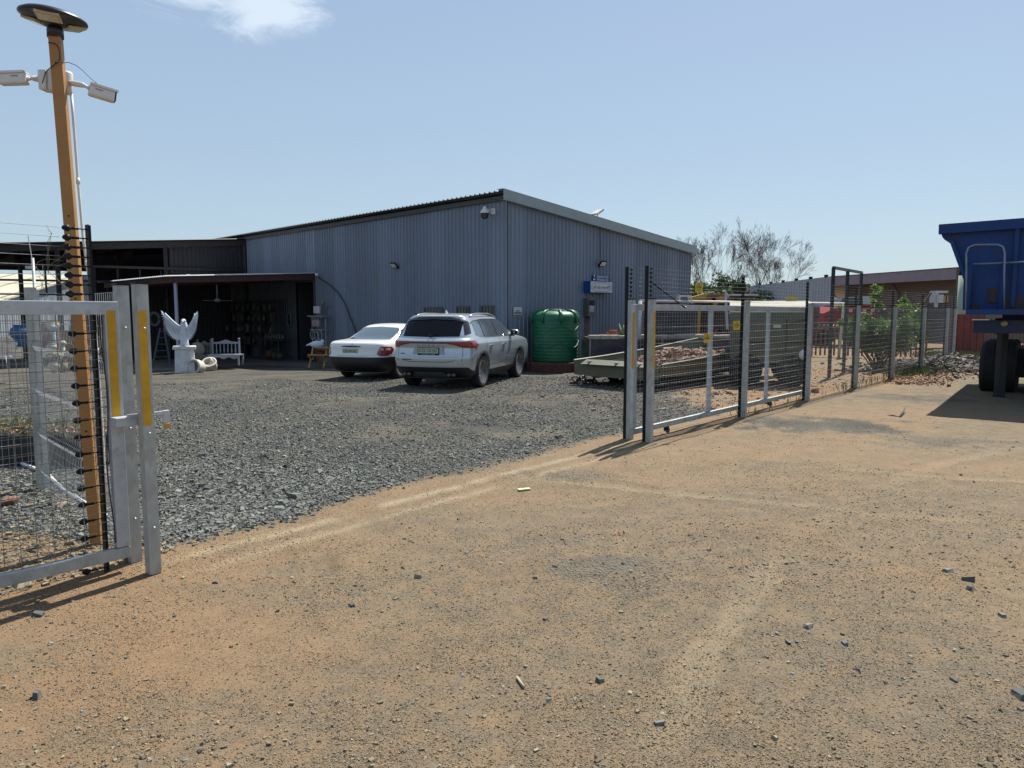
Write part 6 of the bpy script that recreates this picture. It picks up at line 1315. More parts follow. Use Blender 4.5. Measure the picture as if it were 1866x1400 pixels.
# odd machine under the brown building's eave
t = thing('pale_machine', 'pale grey machine with a yellow side standing before the brown building', 'machine', G(1715, 625))
Y = 35; m = MB(); rbox(m, 1705, 530, 1728, 534, Y); rbox(m, 1705, 534, 1709, 560, Y); rbox(m, 1711, 537, 1719, 552, Y-.2); m.build('machine_frame', mat('machine_pale', (.42, .43, .46), .5), t)
m = MB(); rbox(m, 1722, 540, 1727, 551, Y-.1); m.build('yellow_side', mat('machine_yellow', (.5, .36, .08), .5), t)
m = MB(); rbox(m, 1700, 552, 1732, 600, Y+.1); rbox(m, 1612, 556, 1660, 600, Y); rbox(m, 1660, 566, 1700, 600, Y); m.beam(PY(1650, 533, Y), PY(1676, 562, Y), .07, .07); m.beam(PY(1697, 534, Y), PY(1676, 562, Y), .07, .07); m.build('machine_base', mat('machine_dark', (.04, .03, .035), .7, 0, .5, 3), t)
m = MB(); rbox(m, 1648, 556, 1662, 560, Y-.2, .3); m.build('pale_panel', mat('machine_pale', (.42, .43, .46), .5), t)
# ------------------------------------------------------------------ buildings at the right
L0 = PY(1322, 527, 70); L1 = PY(1520, 503, 50)
t = thing('pale_long_shed', 'long pale grey corrugated shed behind the trailers right of the bare trees', 'building', Vector((L1.x, L1.y, 0)))
d_ = Vector((L1.x-L0.x, L1.y-L0.y, 0)); LL = d_.length; d_.normalize()
corr_wall(Vector((L0.x, L0.y, 0)), d_, LL, Vector((d_.y, -d_.x, 0)), lambda x: -.5, lambda x: L0.z+(L1.z-L0.z)*x/LL, .42, .05).build('front_wall', mat('pale_clad_right', (.30, .34, .40), .5, .2, .06, 2), t)
m = MB(); nb_ = Vector((-d_.y, d_.x, 0)); m.add([L0, L1, L1+nb_*12+Vector((0, 0, -.9)), L0+nb_*12+Vector((0, 0, -.9))], [(0, 1, 2, 3)]); m.build('roof', mat('roof_sheet', (.30, .31, .31), .45, .4, .1, 3), t)
m = MB()
for k in range(9): p = L0.lerp(L1, (k+.5)/9); m.box(p+Vector((0, -.05, .06)), (.2, .2, .18))
m.build('gutter_brackets', blackm, t)
B0 = PY(1516, 505, 50.0); B1 = PY(1748, 487, 41); d2 = Vector((B1.x-B0.x, B1.y-B0.y, 0)); L2 = d2.length; d2.normalize(); n2 = Vector((d2.y, -d2.x, 0))
t = thing('brown_building', 'long brown brick building with a mauve fascia behind the fence at the right', 'building', Vector((B1.x, B1.y, 0)))
brw = bpy.data.materials.new('brown_brick'); brw.use_nodes = True; nt = brw.node_tree; bt = N(nt, 'ShaderNodeTexBrick'); tc2 = N(nt, 'ShaderNodeTexCoord'); mp2 = N(nt, 'ShaderNodeMapping'); mp2.inputs['Rotation'].default_value = (pi/2, 0, -math.atan2(d2.y, d2.x)); mp2.vector_type = 'TEXTURE'
mp2.inputs['Rotation'].default_value = (pi/2, 0, math.atan2(d2.y, d2.x)); nt.links.new(tc2.outputs['Object'], mp2.inputs[0]); nt.links.new(mp2.outputs[0], bt.inputs[0])
bt.inputs['Color1'].default_value = (.15, .128, .115, 1); bt.inputs['Color2'].default_value = (.15, .128, .115, 1); bt.inputs['Mortar'].default_value = (.09, .08, .075, 1); bt.inputs['Scale'].default_value = 3.; bt.inputs['Brick Width'].default_value = .7; bt.inputs['Row Height'].default_value = .26
nt.links.new(bt.outputs[0], nt.nodes['Principled BSDF'].inputs['Base Color']); nt.nodes['Principled BSDF'].inputs['Roughness'].default_value = .9
b0 = Vector((B0.x, B0.y, 0)); ht0 = B0.z; ht1 = B1.z
m = MB(); hin = b0+d2*L2-n2*.3
m.add([b0-n2*1.4+Vector((0, 0, -.5)), b0+d2*L2-n2*1.4+Vector((0, 0, -.5)), b0+d2*L2-n2*1.4+Vector((0, 0, ht1-.1)), b0-n2*1.4+Vector((0, 0, ht0-.1))], [(0, 1, 2, 3)])
m.add([b0+d2*L2-n2*1.4+Vector((0, 0, -.5)), b0+d2*L2-n2*10+Vector((0, 0, -.5)), b0+d2*L2-n2*10+Vector((0, 0, ht1)), b0+d2*L2-n2*1.4+Vector((0, 0, ht1))], [(0, 1, 2, 3)]); m.build('brick_wall', brw, t)
m = MB(); P0 = b0+Vector((0, 0, ht0-.28)); P1 = b0+d2*L2+Vector((0, 0, ht1-.36)); m.beam(P0, P1, .06, .68 if False else .62); m.build('fascia_board', mat('mauve_fascia', (.22, .19, .225), .6, 0, .1, 2), t)
m = MB(); m.add([b0+n2*.1+Vector((0, 0, ht0+.05)), b0+d2*L2+n2*.1+Vector((0, 0, ht1+.0)), b0+d2*L2-n2*11+Vector((0, 0, ht1+.3)), b0-n2*11+Vector((0, 0, ht0+.3))], [(0, 1, 2, 3)]); m.add([b0+n2*.0+Vector((0, 0, ht0-.5)), b0+d2*L2+Vector((0, 0, ht1-.6)), b0+d2*L2-n2*1.4+Vector((0, 0, ht1-.5)), b0-n2*1.4+Vector((0, 0, ht0-.4))], [(0, 1, 2, 3)]); m.build('roof', mat('roof_brown', (.07, .065, .07), .7), t)
m = MB(); e = b0+d2*(L2-.05); m.beam(e+n2*.02+Vector((0, 0, -.3)), e+n2*.02+Vector((0, 0, ht1)), .1, .1); g = b0+d2*(L2*.46)-n2*1.3; m.tube([g+Vector((0, 0, 0)), g+Vector((0, 0, 2.9)), g+n2*.6+Vector((0, 0, 3.6)), g+n2*1.2+Vector((0, 0, ht1-.6))], .06, 8); m.build('downpipe', mat('pipe_brown', (.08, .06, .055), .6), t)
# pale green tank-like column beside the blue trailer
m = MB(); a = PY(1752, 560, 30); m.lathe([(.19, 0), (.19, 3.2)], 16, Vector((PY(1753, 560, 30).x, 30, 0))); o = m.build('pale_green_column', mat('pale_green', (.26, .33, .26), .6, 0, .1, 4)); tag(o, 'pale green column between the brown building and the blue trailer', 'column')
# ------------------------------------------------------------------ blue tipper trailer at the right edge
C0 = Vector((7.87, 13.3, 0)); tu = Vector((.80, -.60, 0)).normalized(); tw_ = Vector((.60, .80, 0)).normalized()
def bl(px, py, w=0.):       # point on the front face plane (w metres behind it)
    p = onplane(px, py, C0+tw_*w, tw_); r = p-C0; return r.dot(tu), p.z
def bpt(u, w, z): p = C0+tu*u+tw_*w; return Vector((p.x, p.y, z))
tt = thing('tipper_trailer', 'parked blue steel tipper trailer with front platform and landing leg, cut by the right edge', 'trailer', C0+tw_*1)
blue = mat('tipper_blue', (.007, .040, .155), .55, 0, .16, 2.5, .08, 30, ((.05, .03, .025), .2, 2.6), spec=.3)
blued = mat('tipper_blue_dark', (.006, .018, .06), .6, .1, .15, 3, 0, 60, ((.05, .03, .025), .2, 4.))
TLn = 6.5; U1 = 2.55
out = [bl(1712, 416), bl(1717, 432), bl(1721, 437), bl(1730, 437), bl(1748, 483), bl(1756, 504), bl(1754, 565)]
topl = bl(1724, 409); topr = bl(1866, 399)
sl = (topr[1]-topl[1])/(topr[0]-topl[0])
def hz(u): return topl[1]+sl*(u-topl[0])
uc = (out[0][0]+U1)/2; mirror = [(U1-(u-out[0][0]), z) for u, z in out]
z5 = out[-1][1]
# front sheet
polyf = [topl]+out+[(mirror[-1][0], z5)]+mirror[::-1][1:]+[(U1-.1, hz(U1-.1))]
m = MB(); m.prism([(u, z) for u, z in polyf][::-1], bpt(0, .06, 0), tu, (0, 0, 1), .06); m.build('front_sheet', blue, tt)
# rim and edge ribs standing proud of the sheet
m = MB(); m.beam(bpt(out[0][0]-.0, -.03, hz(0)-.02-.07), bpt(U1+.1, -.03, hz(U1)-.07), .16, .17, ); m.build('top_rim', blue, tt)
ribs = MB(); 
for (p, q_) in ((bl(1735, 440), bl(1764, 520)), (bl(1764, 520), bl(1760, 562))): ribs.beam(bpt(p[0], -.04, p[1]), bpt(q_[0], -.04, q_[1]), .06, .14, tw_)
for u in (1.05, 1.75): ribs.beam(bpt(u, -.04, z5+.05), bpt(u, -.04, hz(u)-.15), .06, .1, tw_)
ribs.build('edge_ribs', blue, tt)
# tub sides (flared) and floor
m = MB()
sec = [topl, out[0], out[1], out[2], out[3], out[4], out[5], (out[6][0]+.04, z5), (out[6][0]+.25, z5-.02)]
P = [[bpt(u, w, z) for u, z in sec] for w in (.0, TLn)]; m.grid(P, False); secm = [(U1-(u-out[0][0]), z) for u, z in sec]; m.grid([[bpt(u, w, z) for u, z in secm] for w in (.0, TLn)], False, True)
m.add([bpt(sec[-1][0], 0, z5-.02), bpt(secm[-1][0], 0, z5-.02), bpt(secm[-1][0], TLn, z5-.02), bpt(sec[-1][0], TLn, z5-.02)], [(0, 1, 2, 3)])
m.prism([(u, z) for u, z in polyf][::-1], bpt(0, TLn, 0), tu, (0, 0, 1), .06); m.build('tub', blue, tt)
m = MB()
for w in (1.2, 2.4, 3.6, 4.8, 6.0): m.beam(bpt(out[3][0]-.02, w, out[3][1]), bpt(out[5][0]-.05, w, out[5][1]), .1, .08); m.beam(bpt(out[5][0]-.05, w, out[5][1]), bpt(out[6][0], w, z5), .1, .08)
m.build('side_ribs', blue, tt)
# ladder hoop, hand rail
hp = [bl(x_, y_, -.28) for x_, y_ in [(1760, 566), (1761, 500), (1761, 462), (1765, 451), (1776, 446.5), (1800, 446), (1819, 446), (1828, 450), (1831, 462), (1830, 500), (1830, 566)]]
m = MB(); m.tube([bpt(u, -.28, z) for u, z in hp], .017, 8); m.build('ladder_hoop', mat('sunlit_worn_rail', (.16, .20, .30), .35, .4, .2, 6), tt)  # worn paint lightened so the sun on the tubes is in the colour
m = MB(); a = bl(1774, 481.5, -.2); m.tube([bpt(a[0], -.2, a[1]), bpt(U1, -.2, a[1]+.02)], .018, 8); b2 = bl(1770, 481, -.2)
m.build('hand_rail', mat('sunlit_worn_rail', (.16, .20, .30), .35, .4, .2, 6), tt)
for px in (1768, 1826): m = MB(); c2 = bl(px, 481, -.2); m.beam(bpt(c2[0], -.2, z5), bpt(c2[0], -.2, c2[1]+.01), .05, .05); m.build('rail_post', blue, tt)
m = MB(); m.box(bpt(U1/2+.1, 3.9, .62), (1.9, 1.9, .6), Matrix.Rotation(math.atan2(tu.y, tu.x), 3, 'Z')); m.build('axle_housing', mat('under_black', (.012, .012, .013), .8), tt)
# dark plate details on the front
m = MB()
for (x0, y0, x1, y1) in ((1802, 524, 1818, 551), (1833, 541, 1866, 566), (1770, 554, 1782, 565)):
    a = bl(x0, y0, -.02); b = bl(x1, y1, -.02); m.box(bpt((a[0]+b[0])/2, -.02, (a[1]+b[1])/2), (abs(b[0]-a[0]), .05, abs(b[1]-a[1])), Matrix.Rotation(math.atan2(tu.y, tu.x), 3, 'Z'))
m.build('brackets', mat('rusty_dark', (.035, .025, .03), .7, 0, .4, 10), tt)
# platform and beam below
zp = bl(1800, 569, -.3)[1]; m = MB(); m.box(bpt(U1/2+.22, -.05, zp), (U1-.35, .75, .09), Matrix.Rotation(math.atan2(tu.y, tu.x), 3, 'Z')); m.build('platform', blue, tt)
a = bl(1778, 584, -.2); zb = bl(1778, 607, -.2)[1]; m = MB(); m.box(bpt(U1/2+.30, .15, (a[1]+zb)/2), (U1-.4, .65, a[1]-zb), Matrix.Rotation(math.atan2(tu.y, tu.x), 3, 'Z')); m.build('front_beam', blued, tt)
m = MB(); a2 = bl(1776, 583, -.25); m.box(bpt(a2[0]+.09, -.12, a[1]+.012), (.26, .28, .016), Matrix.Rotation(math.atan2(tu.y, tu.x), 3, 'Z')); m.build('corner_plate', mat('plate_pale', (.62, .68, .72), .4, .2), tt)
m = MB(); c2 = bl(1830, 590, -.2); m.lathe([(0, -.02), (.05, -.02), (.05, .02), (0, .03)], 16, bpt(c2[0], -.19, c2[1]), Matrix.Rotation(math.atan2(tu.y, tu.x), 3, 'Z') @ Matrix.Rotation(pi/2, 3, 'X')); m.build('air_coupling', mat('brass_dull', (.35, .28, .15), .5, .4), tt)
m = MB(); m.box(bpt(U1/2+.35, .9, zp-.2), (U1-1.1, 1.5, .34), Matrix.Rotation(math.atan2(tu.y, tu.x), 3, 'Z'))
for u in (.85, 1.65): m.beam(bpt(u, .3, zp-.25), bpt(u, TLn, zp-.25), .12, .28)
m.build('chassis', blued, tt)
for u in (.84, 1.95):
    m = MB(); m.beam(bpt(u, 1.9, 0.02), bpt(u, 1.9, 1.35), .15, .13); m.box(bpt(u, 1.9, .02), (.2, .2, .04), Matrix.Rotation(math.atan2(tu.y, tu.x), 3, 'Z')); m.build('landing_leg', mat('leg_black', (.012, .014, .02), .7, 0, .3, 6), tt)
MW = Matrix.Rotation(math.atan2(tu.y, tu.x), 3, 'Z') @ Matrix.Rotation(pi/2, 3, 'Y')
for w in (3.15, 4.4):
    for u in (.58, .91, 1.83, 2.16):
        m = MB(); r = .54; m.lathe([(.27, -.15), (r-.05, -.155), (r-.012, -.13), (r, -.08), (r, .08), (r-.012, .13), (r-.05, .155), (.27, .15)], 40, bpt(u, w, r-.01), MW)
        for k in range(4): m.lathe([(r+.003, -.08+k*.045), (r+.003, -.055+k*.045)], 40, bpt(u, w, r-.01), MW)
        wl = m.build('wheel', tyre_m, tt); m = MB(); m.lathe([(0, -.06), (.2, -.08), (.28, -.12), (.28, .12), (.2, .08), (0, .06)], 24, bpt(u, w, r-.01), MW); m.build('rim', mat('rim_dull', (.10, .09, .09), .6), wl)
# ------------------------------------------------------------------ rubble heap, weeds, stick
V = []; xs_, ys_, zs_ = [], [], []; hc = G(1745, 672)
for k in range(8000):
    a = random.gauss(0, 1); b = random.gauss(0, 1); x_ = 14.0+a*1.15+b*.9; y_ = 21.6+a*1.3-b*.55+1.2
    if y_ < 17.5: continue
    h = .30*math.exp(-((a/1.2)**2+(b/1.1)**2)); xs_.append(x_); ys_.append(y_); zs_.append(h+random.uniform(-.03, .03))
o = stones('rubble_heap', np.array(xs_), np.array(ys_), np.random.lognormal(math.log(.042), .5, len(xs_)), stone_mat('heap_stone', (.05, .042, .033), (.19, .165, .13)), .6, z=np.array(zs_)); tag(o, 'low heap of grey broken stone at the far end of the fence', 'rubble', kind='stuff')
xs_, ys_ = [], []
for k in range(1400): s_ = random.uniform(10.5, 18.5); d0 = random.gauss(-.75, .35); p = fp(s_, d0); xs_.append(p.x); ys_.append(p.y)
o = stones('red_clods', np.array(xs_), np.array(ys_), np.random.lognormal(math.log(.026), .45, len(xs_)), stone_mat('red_clod', (.12, .05, .025), (.24, .12, .065)), .6); tag(o, 'red soil clods lying along the far part of the fence', 'soil', kind='stuff')
x, y = sample(16000, lambda x, y: .5*ss(1.6, 3.2, (x-FB.x)*D.x+(y-FB.y)*D.y)*((x-FB.x)*NI.x+(y-FB.y)*NI.y > .4), 10, 24, 5, 38)
o = stones('yard_soil_stones', x, y, np.random.lognormal(math.log(.022), .45, len(x)), stone_mat('soil_stone', (.09, .055, .04), (.24, .18, .13)), .6); tag(o, 'small stones on the bare soil behind the right gate leaf', 'stones', kind='stuff')
x, y = sample(30000, lambda x, y: .45*(((x-FB.x)*D.x+(y-FB.y)*D.y < -5.9) & ((x-FB.x)*NI.x+(y-FB.y)*NI.y > .3)), 4.2, 9, -45, -20)
o = stones('inner_soil_stones', x, y, np.random.lognormal(math.log(.013), .6, len(x)), tanst, .6); tag(o, 'stones and clods on the soil behind the left gate leaf', 'stones', kind='stuff')
def leafcloud(name, pts, size, m_, label, cat=None, kind=None, up=.3, asp=.45):
    vs = []; fs = []
    for p in pts:
        d = Vector((random.gauss(0, 1), random.gauss(0, 1), random.gauss(up, .7))).normalized(); s = d.orthogonal().normalized(); s.rotate(Matrix.Rotation(random.uniform(0, 6.28), 3, d)); L = size*random.uniform(.6, 1.4); n = len(vs)
        vs += [p, p+d*L*.5+s*L*asp*.5, p+d*L, p+d*L*.5-s*L*asp*.5]; fs.append((n, n+1, n+2, n+3))
    me = bpy.data.meshes.new(name); me.from_pydata([tuple(v) for v in vs], [], fs); me.materials.append(m_); o = bpy.data.objects.new(name, me); COL.objects.link(o); tag(o, label, cat, None, kind); return o
def grass(name, spots, n, h, m_, label, spread=.25):
    vs = []; fs = []
    for (c, sp_, k_) in spots:
        for i in range(int(n*k_)):
            p = c+Vector((random.gauss(0, sp_), random.gauss(0, sp_), 0)); a = random.uniform(0, 6.28); l = Vector((math.cos(a), math.sin(a), 0)); H = h*random.uniform(.35, 1.2); b = l.cross(Vector((0, 0, 1)))*.006; t_ = p+l*H*random.uniform(.1, .6)+Vector((0, 0, H)); n0 = len(vs); vs += [p-b, p+b, p*.45+t_*.55+b*.7-l*H*.08, t_]; fs += [(n0, n0+1, n0+2, n0+3)]
    me = bpy.data.meshes.new(name); me.from_pydata([tuple(v) for v in vs], [], fs); me.materials.append(m_); o = bpy.data.objects.new(name, me); COL.objects.link(o); tag(o, label, 'grass', None, 'stuff'); return o
gr1 = mat('weed_green', (.055, .075, .024), .7, 0, .35, 5, leak=.3); gr2 = mat('dry_grass', (.19, .165, .08), .8, 0, .3, 5, leak=.3)
grass('fence_weeds', [(fp(s_, random.uniform(-.2, .2)), .28, 1) for s_ in np.linspace(13.2, 19.5, 26)]+[(fp(s_, .05), .1, .12) for s_ in np.linspace(8, 13, 12)], 90, .18, gr1, 'green weeds growing along the foot of the far fence')
grass('far_grass', [(Vector((17.0+random.uniform(-1.3, 1.6), 27.2+random.uniform(-1, .6), 0)), .4, 1) for _ in range(22)], 120, .26, gr1, 'strip of green grass before the red brown screen')
grass('dry_tufts', [(Vector((16.8+random.uniform(-1, 2.5), 27.6+random.uniform(-.6, 1.4), 0)), .4, 1) for _ in range(14)]+[(fp(s_, .1), .1, .08) for s_ in np.linspace(3, 7, 8)], 70, .16, gr2, 'dry yellow grass tufts by the fences')
m = MB(); a = G(1617, 758); b = G(1640, 762); c = G(1650, 752); m.tube([a, a.lerp(b, .5)+Vector((0, 0, .02)), b], .018, 6); m.tube([b+Vector((0, 0, .01)), c+Vector((0, 0, .10))], [.02, .008], 6); o = m.build('fallen_stick', mat('stick_bark', (.08, .06, .045), .9)); tag(o, 'forked dark stick lying on the dirt left of the blue trailer shadow', 'stick')
m = MB(); m.tube([G(942, 1238)+Vector((0, 0, .01)), G(948, 1247)+Vector((0, 0, .012)), G(955, 1256)+Vector((0, 0, .01))], .007, 5); o = m.build('fallen_twig', mat('pale_twig', (.35, .29, .2), .9)); tag(o, 'short pale twig on the dirt near the bottom middle', 'twig')
random.seed(21)
g = G(1130, 978); o = leafcloud('red_leaf', [g+Vector((random.uniform(-.04, .05), random.uniform(-.03, .03), .012)) for _ in range(7)], .045, mat('red_litter', (.42, .09, .04), .7), 'crumpled red brown leaf on the dirt in the middle', 'leaf', up=-.1)
g = G(955, 893); m = MB(); m.box(g+Vector((0, 0, .008)), (.12, .05, .01), Matrix.Rotation(.4, 3, 'Z')); o = m.build('pale_scrap', mat('pale_scrap', (.5, .48, .25), .7)); tag(o, 'small pale yellow scrap lying beside the gate track', 'scrap')
# ------------------------------------------------------------------ bare trees
bark = mat('bare_bark', (.08, .072, .065), .9, 0, .25, 8)
def bare_tree(base, H, spread, stems, label, seed, lean=(0, 0)):
    random.seed(seed); t = thing('bare_tree', label, 'tree', base, 'bare trees behind the shed'); tm = MB(); cm_ = MB()
    def grow(p, d, L, r, lvl):
        m_ = tm if lvl == 0 else cm_; n = 4; pts = [p]; rs = [r]
        for i in range(n):
            d = (d+Vector((random.gauss(0, .05), random.gauss(0, .05), random.gauss(.01, .03)))).normalized(); pts.append(pts[-1]+d*L/n); rs.append(r*(1-.5*(i+1)/n))
        m_.tube(pts, rs, 6 if lvl < 2 else 3, True, False)
        if lvl >= 6: return
        k = random.choice((2, 2, 3)) if lvl < 2 else random.choice((3, 3, 4))
        for j in range(k):
            i = random.choice((2, 3, 4, 4)) if j else 4
            ax_ = Vector((random.gauss(0, 1), random.gauss(0, 1), random.gauss(0, .5))).normalized(); nd = d.copy(); nd.rotate(Matrix.Rotation(random.uniform(.16, .52)*(1 if j else .6), 3, ax_.cross(d).normalized() if ax_.cross(d).length > .1 else ax_))
            grow(pts[i], nd, L*random.uniform(.52, .76), max(.0062, rs[i]*random.uniform(.55, .8)), lvl+1)
    for k in range(stems):
        a = 2*pi*k/stems+random.uniform(-.3, .3); tl = random.uniform(.12, 1)*spread; d = Vector((math.cos(a)*tl+lean[0], math.sin(a)*tl*.8+lean[1], 1)).normalized()
        grow(base+Vector((math.cos(a)*.25, math.sin(a)*.25, -.1)), d, H*random.uniform(.34, .48), H*.014*random.uniform(.7, 1.2), 0)
    tm.build('trunk', bark, t); cm_.build('crown', bark, t)
bare_tree(PY(1300, 560, 56)*1-Vector((0, 0, PY(1300, 560, 56).z)), 6.9, .36, 9, 'bare many stemmed tree directly right of the shed roof', 2)
bare_tree(PY(1392, 560, 64)*1-Vector((0, 0, PY(1392, 560, 64).z)), 7.6, .40, 10, 'bare tree further right standing behind the pale long shed', 8)
# evergreen scrub behind the machinery
ev = mat('evergreen_leaf', (.045, .075, .022), .7, 0, .4, 3, leak=.2)
def bush(name, c, rx, rz, n, size, m_, label, stem=None, seed=1, cat='bush', lumps=9, grp=None):
    random.seed(seed); t = thing(name, label, cat, Vector((c.x, c.y, 0)), grp); pts = []
    L = [(c+Vector((random.uniform(-1, 1)*rx*.6, random.uniform(-1, 1)*rx*.5, random.uniform(-.75, .8)*rz*.7)), random.uniform(.3, .55)) for _ in range(lumps)]
    for k in range(n):
        o_, s_ = random.choice(L); d = Vector((random.gauss(0, 1), random.gauss(0, 1), random.gauss(0, 1))).normalized()*random.random()**.45; pts.append(o_+Vector((d.x*rx*s_, d.y*rx*s_, d.z*rz*s_)))
    f = leafcloud('foliage', pts, size, m_, None); setp(f, t)
    m = MB()
    for o_, s_ in L: b_ = Vector((c.x+random.uniform(-.1, .1), c.y, 0)); m.tube([b_, b_.lerp(o_, .5)+Vector((0, 0, .2)), o_], [.05*rx/2+.015, .03, .008], 5)
    s2 = m.build('stem', mat('shrub_stem', (.12, .09, .06), .9), t); return t
bush('evergreen_bush', PY(1288, 548, 48), 2.3, 1.2, 4200, .22, ev, 'dark evergreen bush below the left bare tree', seed=3)
bush('evergreen_bush', PY(1330, 535, 52), 1.4, 1.6, 2600, .24, ev, 'dark bush between the two bare trees', seed=4)
bush('evergreen_bush', PY(1420, 560, 62), 4.5, 1.6, 4000, .3, ev, 'long low hedge behind the trailers', seed=14)
# palm like plant
random.seed(6); c = PY(1266, 556, 44); m = MB()
for k in range(15):
    a = random.uniform(0, 6.28); l = Vector((math.cos(a), math.sin(a), 0)); P = [c, c+l*.5+Vector((0, 0, .7)), c+l*1.1+Vector((0, 0, .75)), c+l*1.6+Vector((0, 0, .3))]; m.tube(P, [.02, .07, .06, .005], 3)
o = m.build('palm_plant', ev); tag(o, 'spiky dark palm beside the shed end', 'plant')
# ------------------------------------------------------------------ green shrub inside the fence
shg = mat('shrub_leaf_green', (.11, .19, .035), .5, 0, .5, 4, leak=.35)
random.seed(12); YS = 21.2; cS = PY(1610, 600, YS)
ts = thing('green_shrub', 'bright green leafy shrub with a tall thin shoot behind the right fence', 'shrub', Vector((cS.x, YS, 0)))
pts = []; stems = MB(); b0_ = Vector((PY(1600, 640, YS).x, YS, 0))
tips = [(1562, 602, .30), (1552, 590, .16), (1575, 600, .40), (1590, 596, .26), (1600, 610, .42), (1615, 602, .30), (1630, 610, .40), (1645, 588, .26), (1650, 562, .17), (1647, 552, .10), (1664, 578, .15), (1672, 572, .09), (1585, 622, .38), (1615, 630, .4), (1645, 625, .34), (1660, 600, .28), (1595, 540, .10), (1598, 527, .10), (1592, 552, .06), (1602, 560, .10), (1665, 615, .25), (1570, 615, .35), (1533, 590, .06), (1531, 562, .04), (1628, 575, .10), (1580, 578, .10), (1555, 605, .3)]
for (px, py, r) in tips:
    c = PY(px, py, YS+random.uniform(-.5, .5)); 
    stems.tube([b0_+Vector((random.uniform(-.1, .1), 0, 0)), b0_.lerp(c, .55)+Vector((0, 0, -.1)), c], [.022, .012, .004], 5)
    n = int(30+r*r*7500)
    for k in range(n):
        d = Vector((random.gauss(0, 1), random.gauss(0, 1), random.gauss(0, 1))).normalized()*random.random()**.5*r; pts.append(c+Vector((d.x*1.1, d.y, d.z*.95)))
    for k in range(6):
        d = Vector((random.gauss(0, 1), random.gauss(0, .6), random.gauss(.5, .8))).normalized()*r*1.25; stems.tube([c, c+d], [.005, .002], 4)
        for q_ in range(9): pts.append(c+d*random.uniform(.5, 1.15)+Vector((random.gauss(0, .03), random.gauss(0, .03), random.gauss(0, .03))))
f = leafcloud('foliage', pts, .085, shg, None); setp(f, ts); stems.build('stem', mat('shrub_stem', (.12, .09, .06), .9), ts)
# ------------------------------------------------------------------ things under and around the porch
stat = mat('painted_plaster_white', (.55, .58, .64), .6, 0, .12, 9, .15, 40)
sp_ = G(338, 679); sp_ = Vector((sp_.x, sp_.y, -.24)); sY = sp_.y
pd2 = thing('pedestal', 'square white plaster pedestal with a wider top slab under the eagle statue', 'pedestal', sp_)
Ms = Matrix.Rotation(.40, 3, 'Z')
m = MB(); m.box(sp_+Vector((0, 0, .38)), (.60, .56, .76), Ms, top=(.92, .92)); m.build('pedestal_shaft', mat('pedestal_plaster', (.56, .57, .58), .8, 0, .2, 5, .3, 20), pd2, bevel=.02)
m = MB(); m.box(sp_+Vector((0, 0, .80)), (.68, .62, .10), Ms); m.build('top_slab', mat('pedestal_plaster', (.56, .57, .58), .8, 0, .2, 5, .3, 20), pd2, bevel=.02)
eg = thing('eagle_statue', 'white winged eagle statue with raised wings on the plaster pedestal', 'statue', sp_+Vector((0, 0, .85)))
def sxy(px, py, dy=0): return PY(px, py, sY-.05+dy)
m = MB(); c0 = sp_+Vector((.02, -.02, .85))
m.tube([c0, c0+Vector((0, 0, .12)), c0+Vector((.0, 0, .34)), c0+Vector((.0, 0, .55)), c0+Vector((.01, -.02, .70)), c0+Vector((.03, -.06, .78))], [.15, .12, .125, .13, .10, .065], 14); m.ball(c0+Vector((.04, -.10, .80)), (.075, .085, .07)); m.tube([c0+Vector((.05, -.16, .80)), c0+Vector((.07, -.215, .78)), c0+Vector((.075, -.225, .74))], [.03, .02, .004], 8)
m.build('eagle_body', stat, eg)
for sd, L_ in ((-1, [(293, 566), (294, 577), (297, 586), (297, 594), (299, 601), (302, 607), (306, 613), (311, 618), (317, 621), (324, 622), (330, 622), (335, 616), (338, 598), (330, 594), (320, 589), (310, 581), (301, 573)]),
        (1, [(360, 567), (362, 574), (361, 584), (360, 592), (359, 600), (357, 607), (354, 613), (350, 619), (346, 621), (342, 616), (341, 600), (343, 595), (349, 590), (354, 582), (358, 574)])):
    m = MB(); root_ = sxy(336 if sd < 0 else 343, 600); n = len(L_)
    core = [sxy(x_+(338-x_)*.2, y_+(600-y_)*.13, .04) for x_, y_ in L_]
    cc = [Vector((p.x, 0, p.z)) for p in core]; m.prism([(p.x, p.z) for p in cc], (0, sY-.08+.0, 0), (1, 0, 0), (0, 0, 1), -.05)
    # feathers: long tapering blades in three layers fanning from the shoulder line
    lead = [sxy(*q_) for q_ in ([(336, 598), (328, 592), (318, 587), (308, 580), (300, 573)] if sd < 0 else [(342, 597), (346, 592), (351, 586), (355, 579), (359, 573)])]
    ends = [sxy(*q_) for q_ in (L_[:11] if sd < 0 else L_[:9])]
    for layer in range(3):
        ne = 19
        for k in range(ne):
            f_ = k/(ne-1); e = ends[min(len(ends)-1, int(f_*(len(ends)-1)))].lerp(ends[min(len(ends)-1, int(f_*(len(ends)-1))+1)], (f_*(len(ends)-1)) % 1)
            lf_ = (1-f_)*(len(lead)-1); s0_ = lead[int(lf_)].lerp(lead[min(len(lead)-1, int(lf_)+1)], lf_ % 1)
            e2 = s0_.lerp(e, (1.0, .66, .38)[layer]); y_ = -.03*layer-.02-.004*(k % 2); d = (e2-s0_); 
            if d.length < .03: continue
            w_ = .024; s_ = Vector((d.z, 0, -d.x)).normalized()*w_; o3 = Vector((0, y_, 0))
            m.add([s0_+o3, s0_+d*.6+s_+o3+Vector((0, .01, 0)), e2+o3+Vector((0, .012, 0)), s0_+d*.6-s_+o3+Vector((0, .01, 0)), s0_+d*.55+o3+Vector((0, -.014, 0))], [(0, 1, 4), (1, 2, 4), (2, 3, 4), (3, 0, 4)])
    m.build('wing', stat, eg)
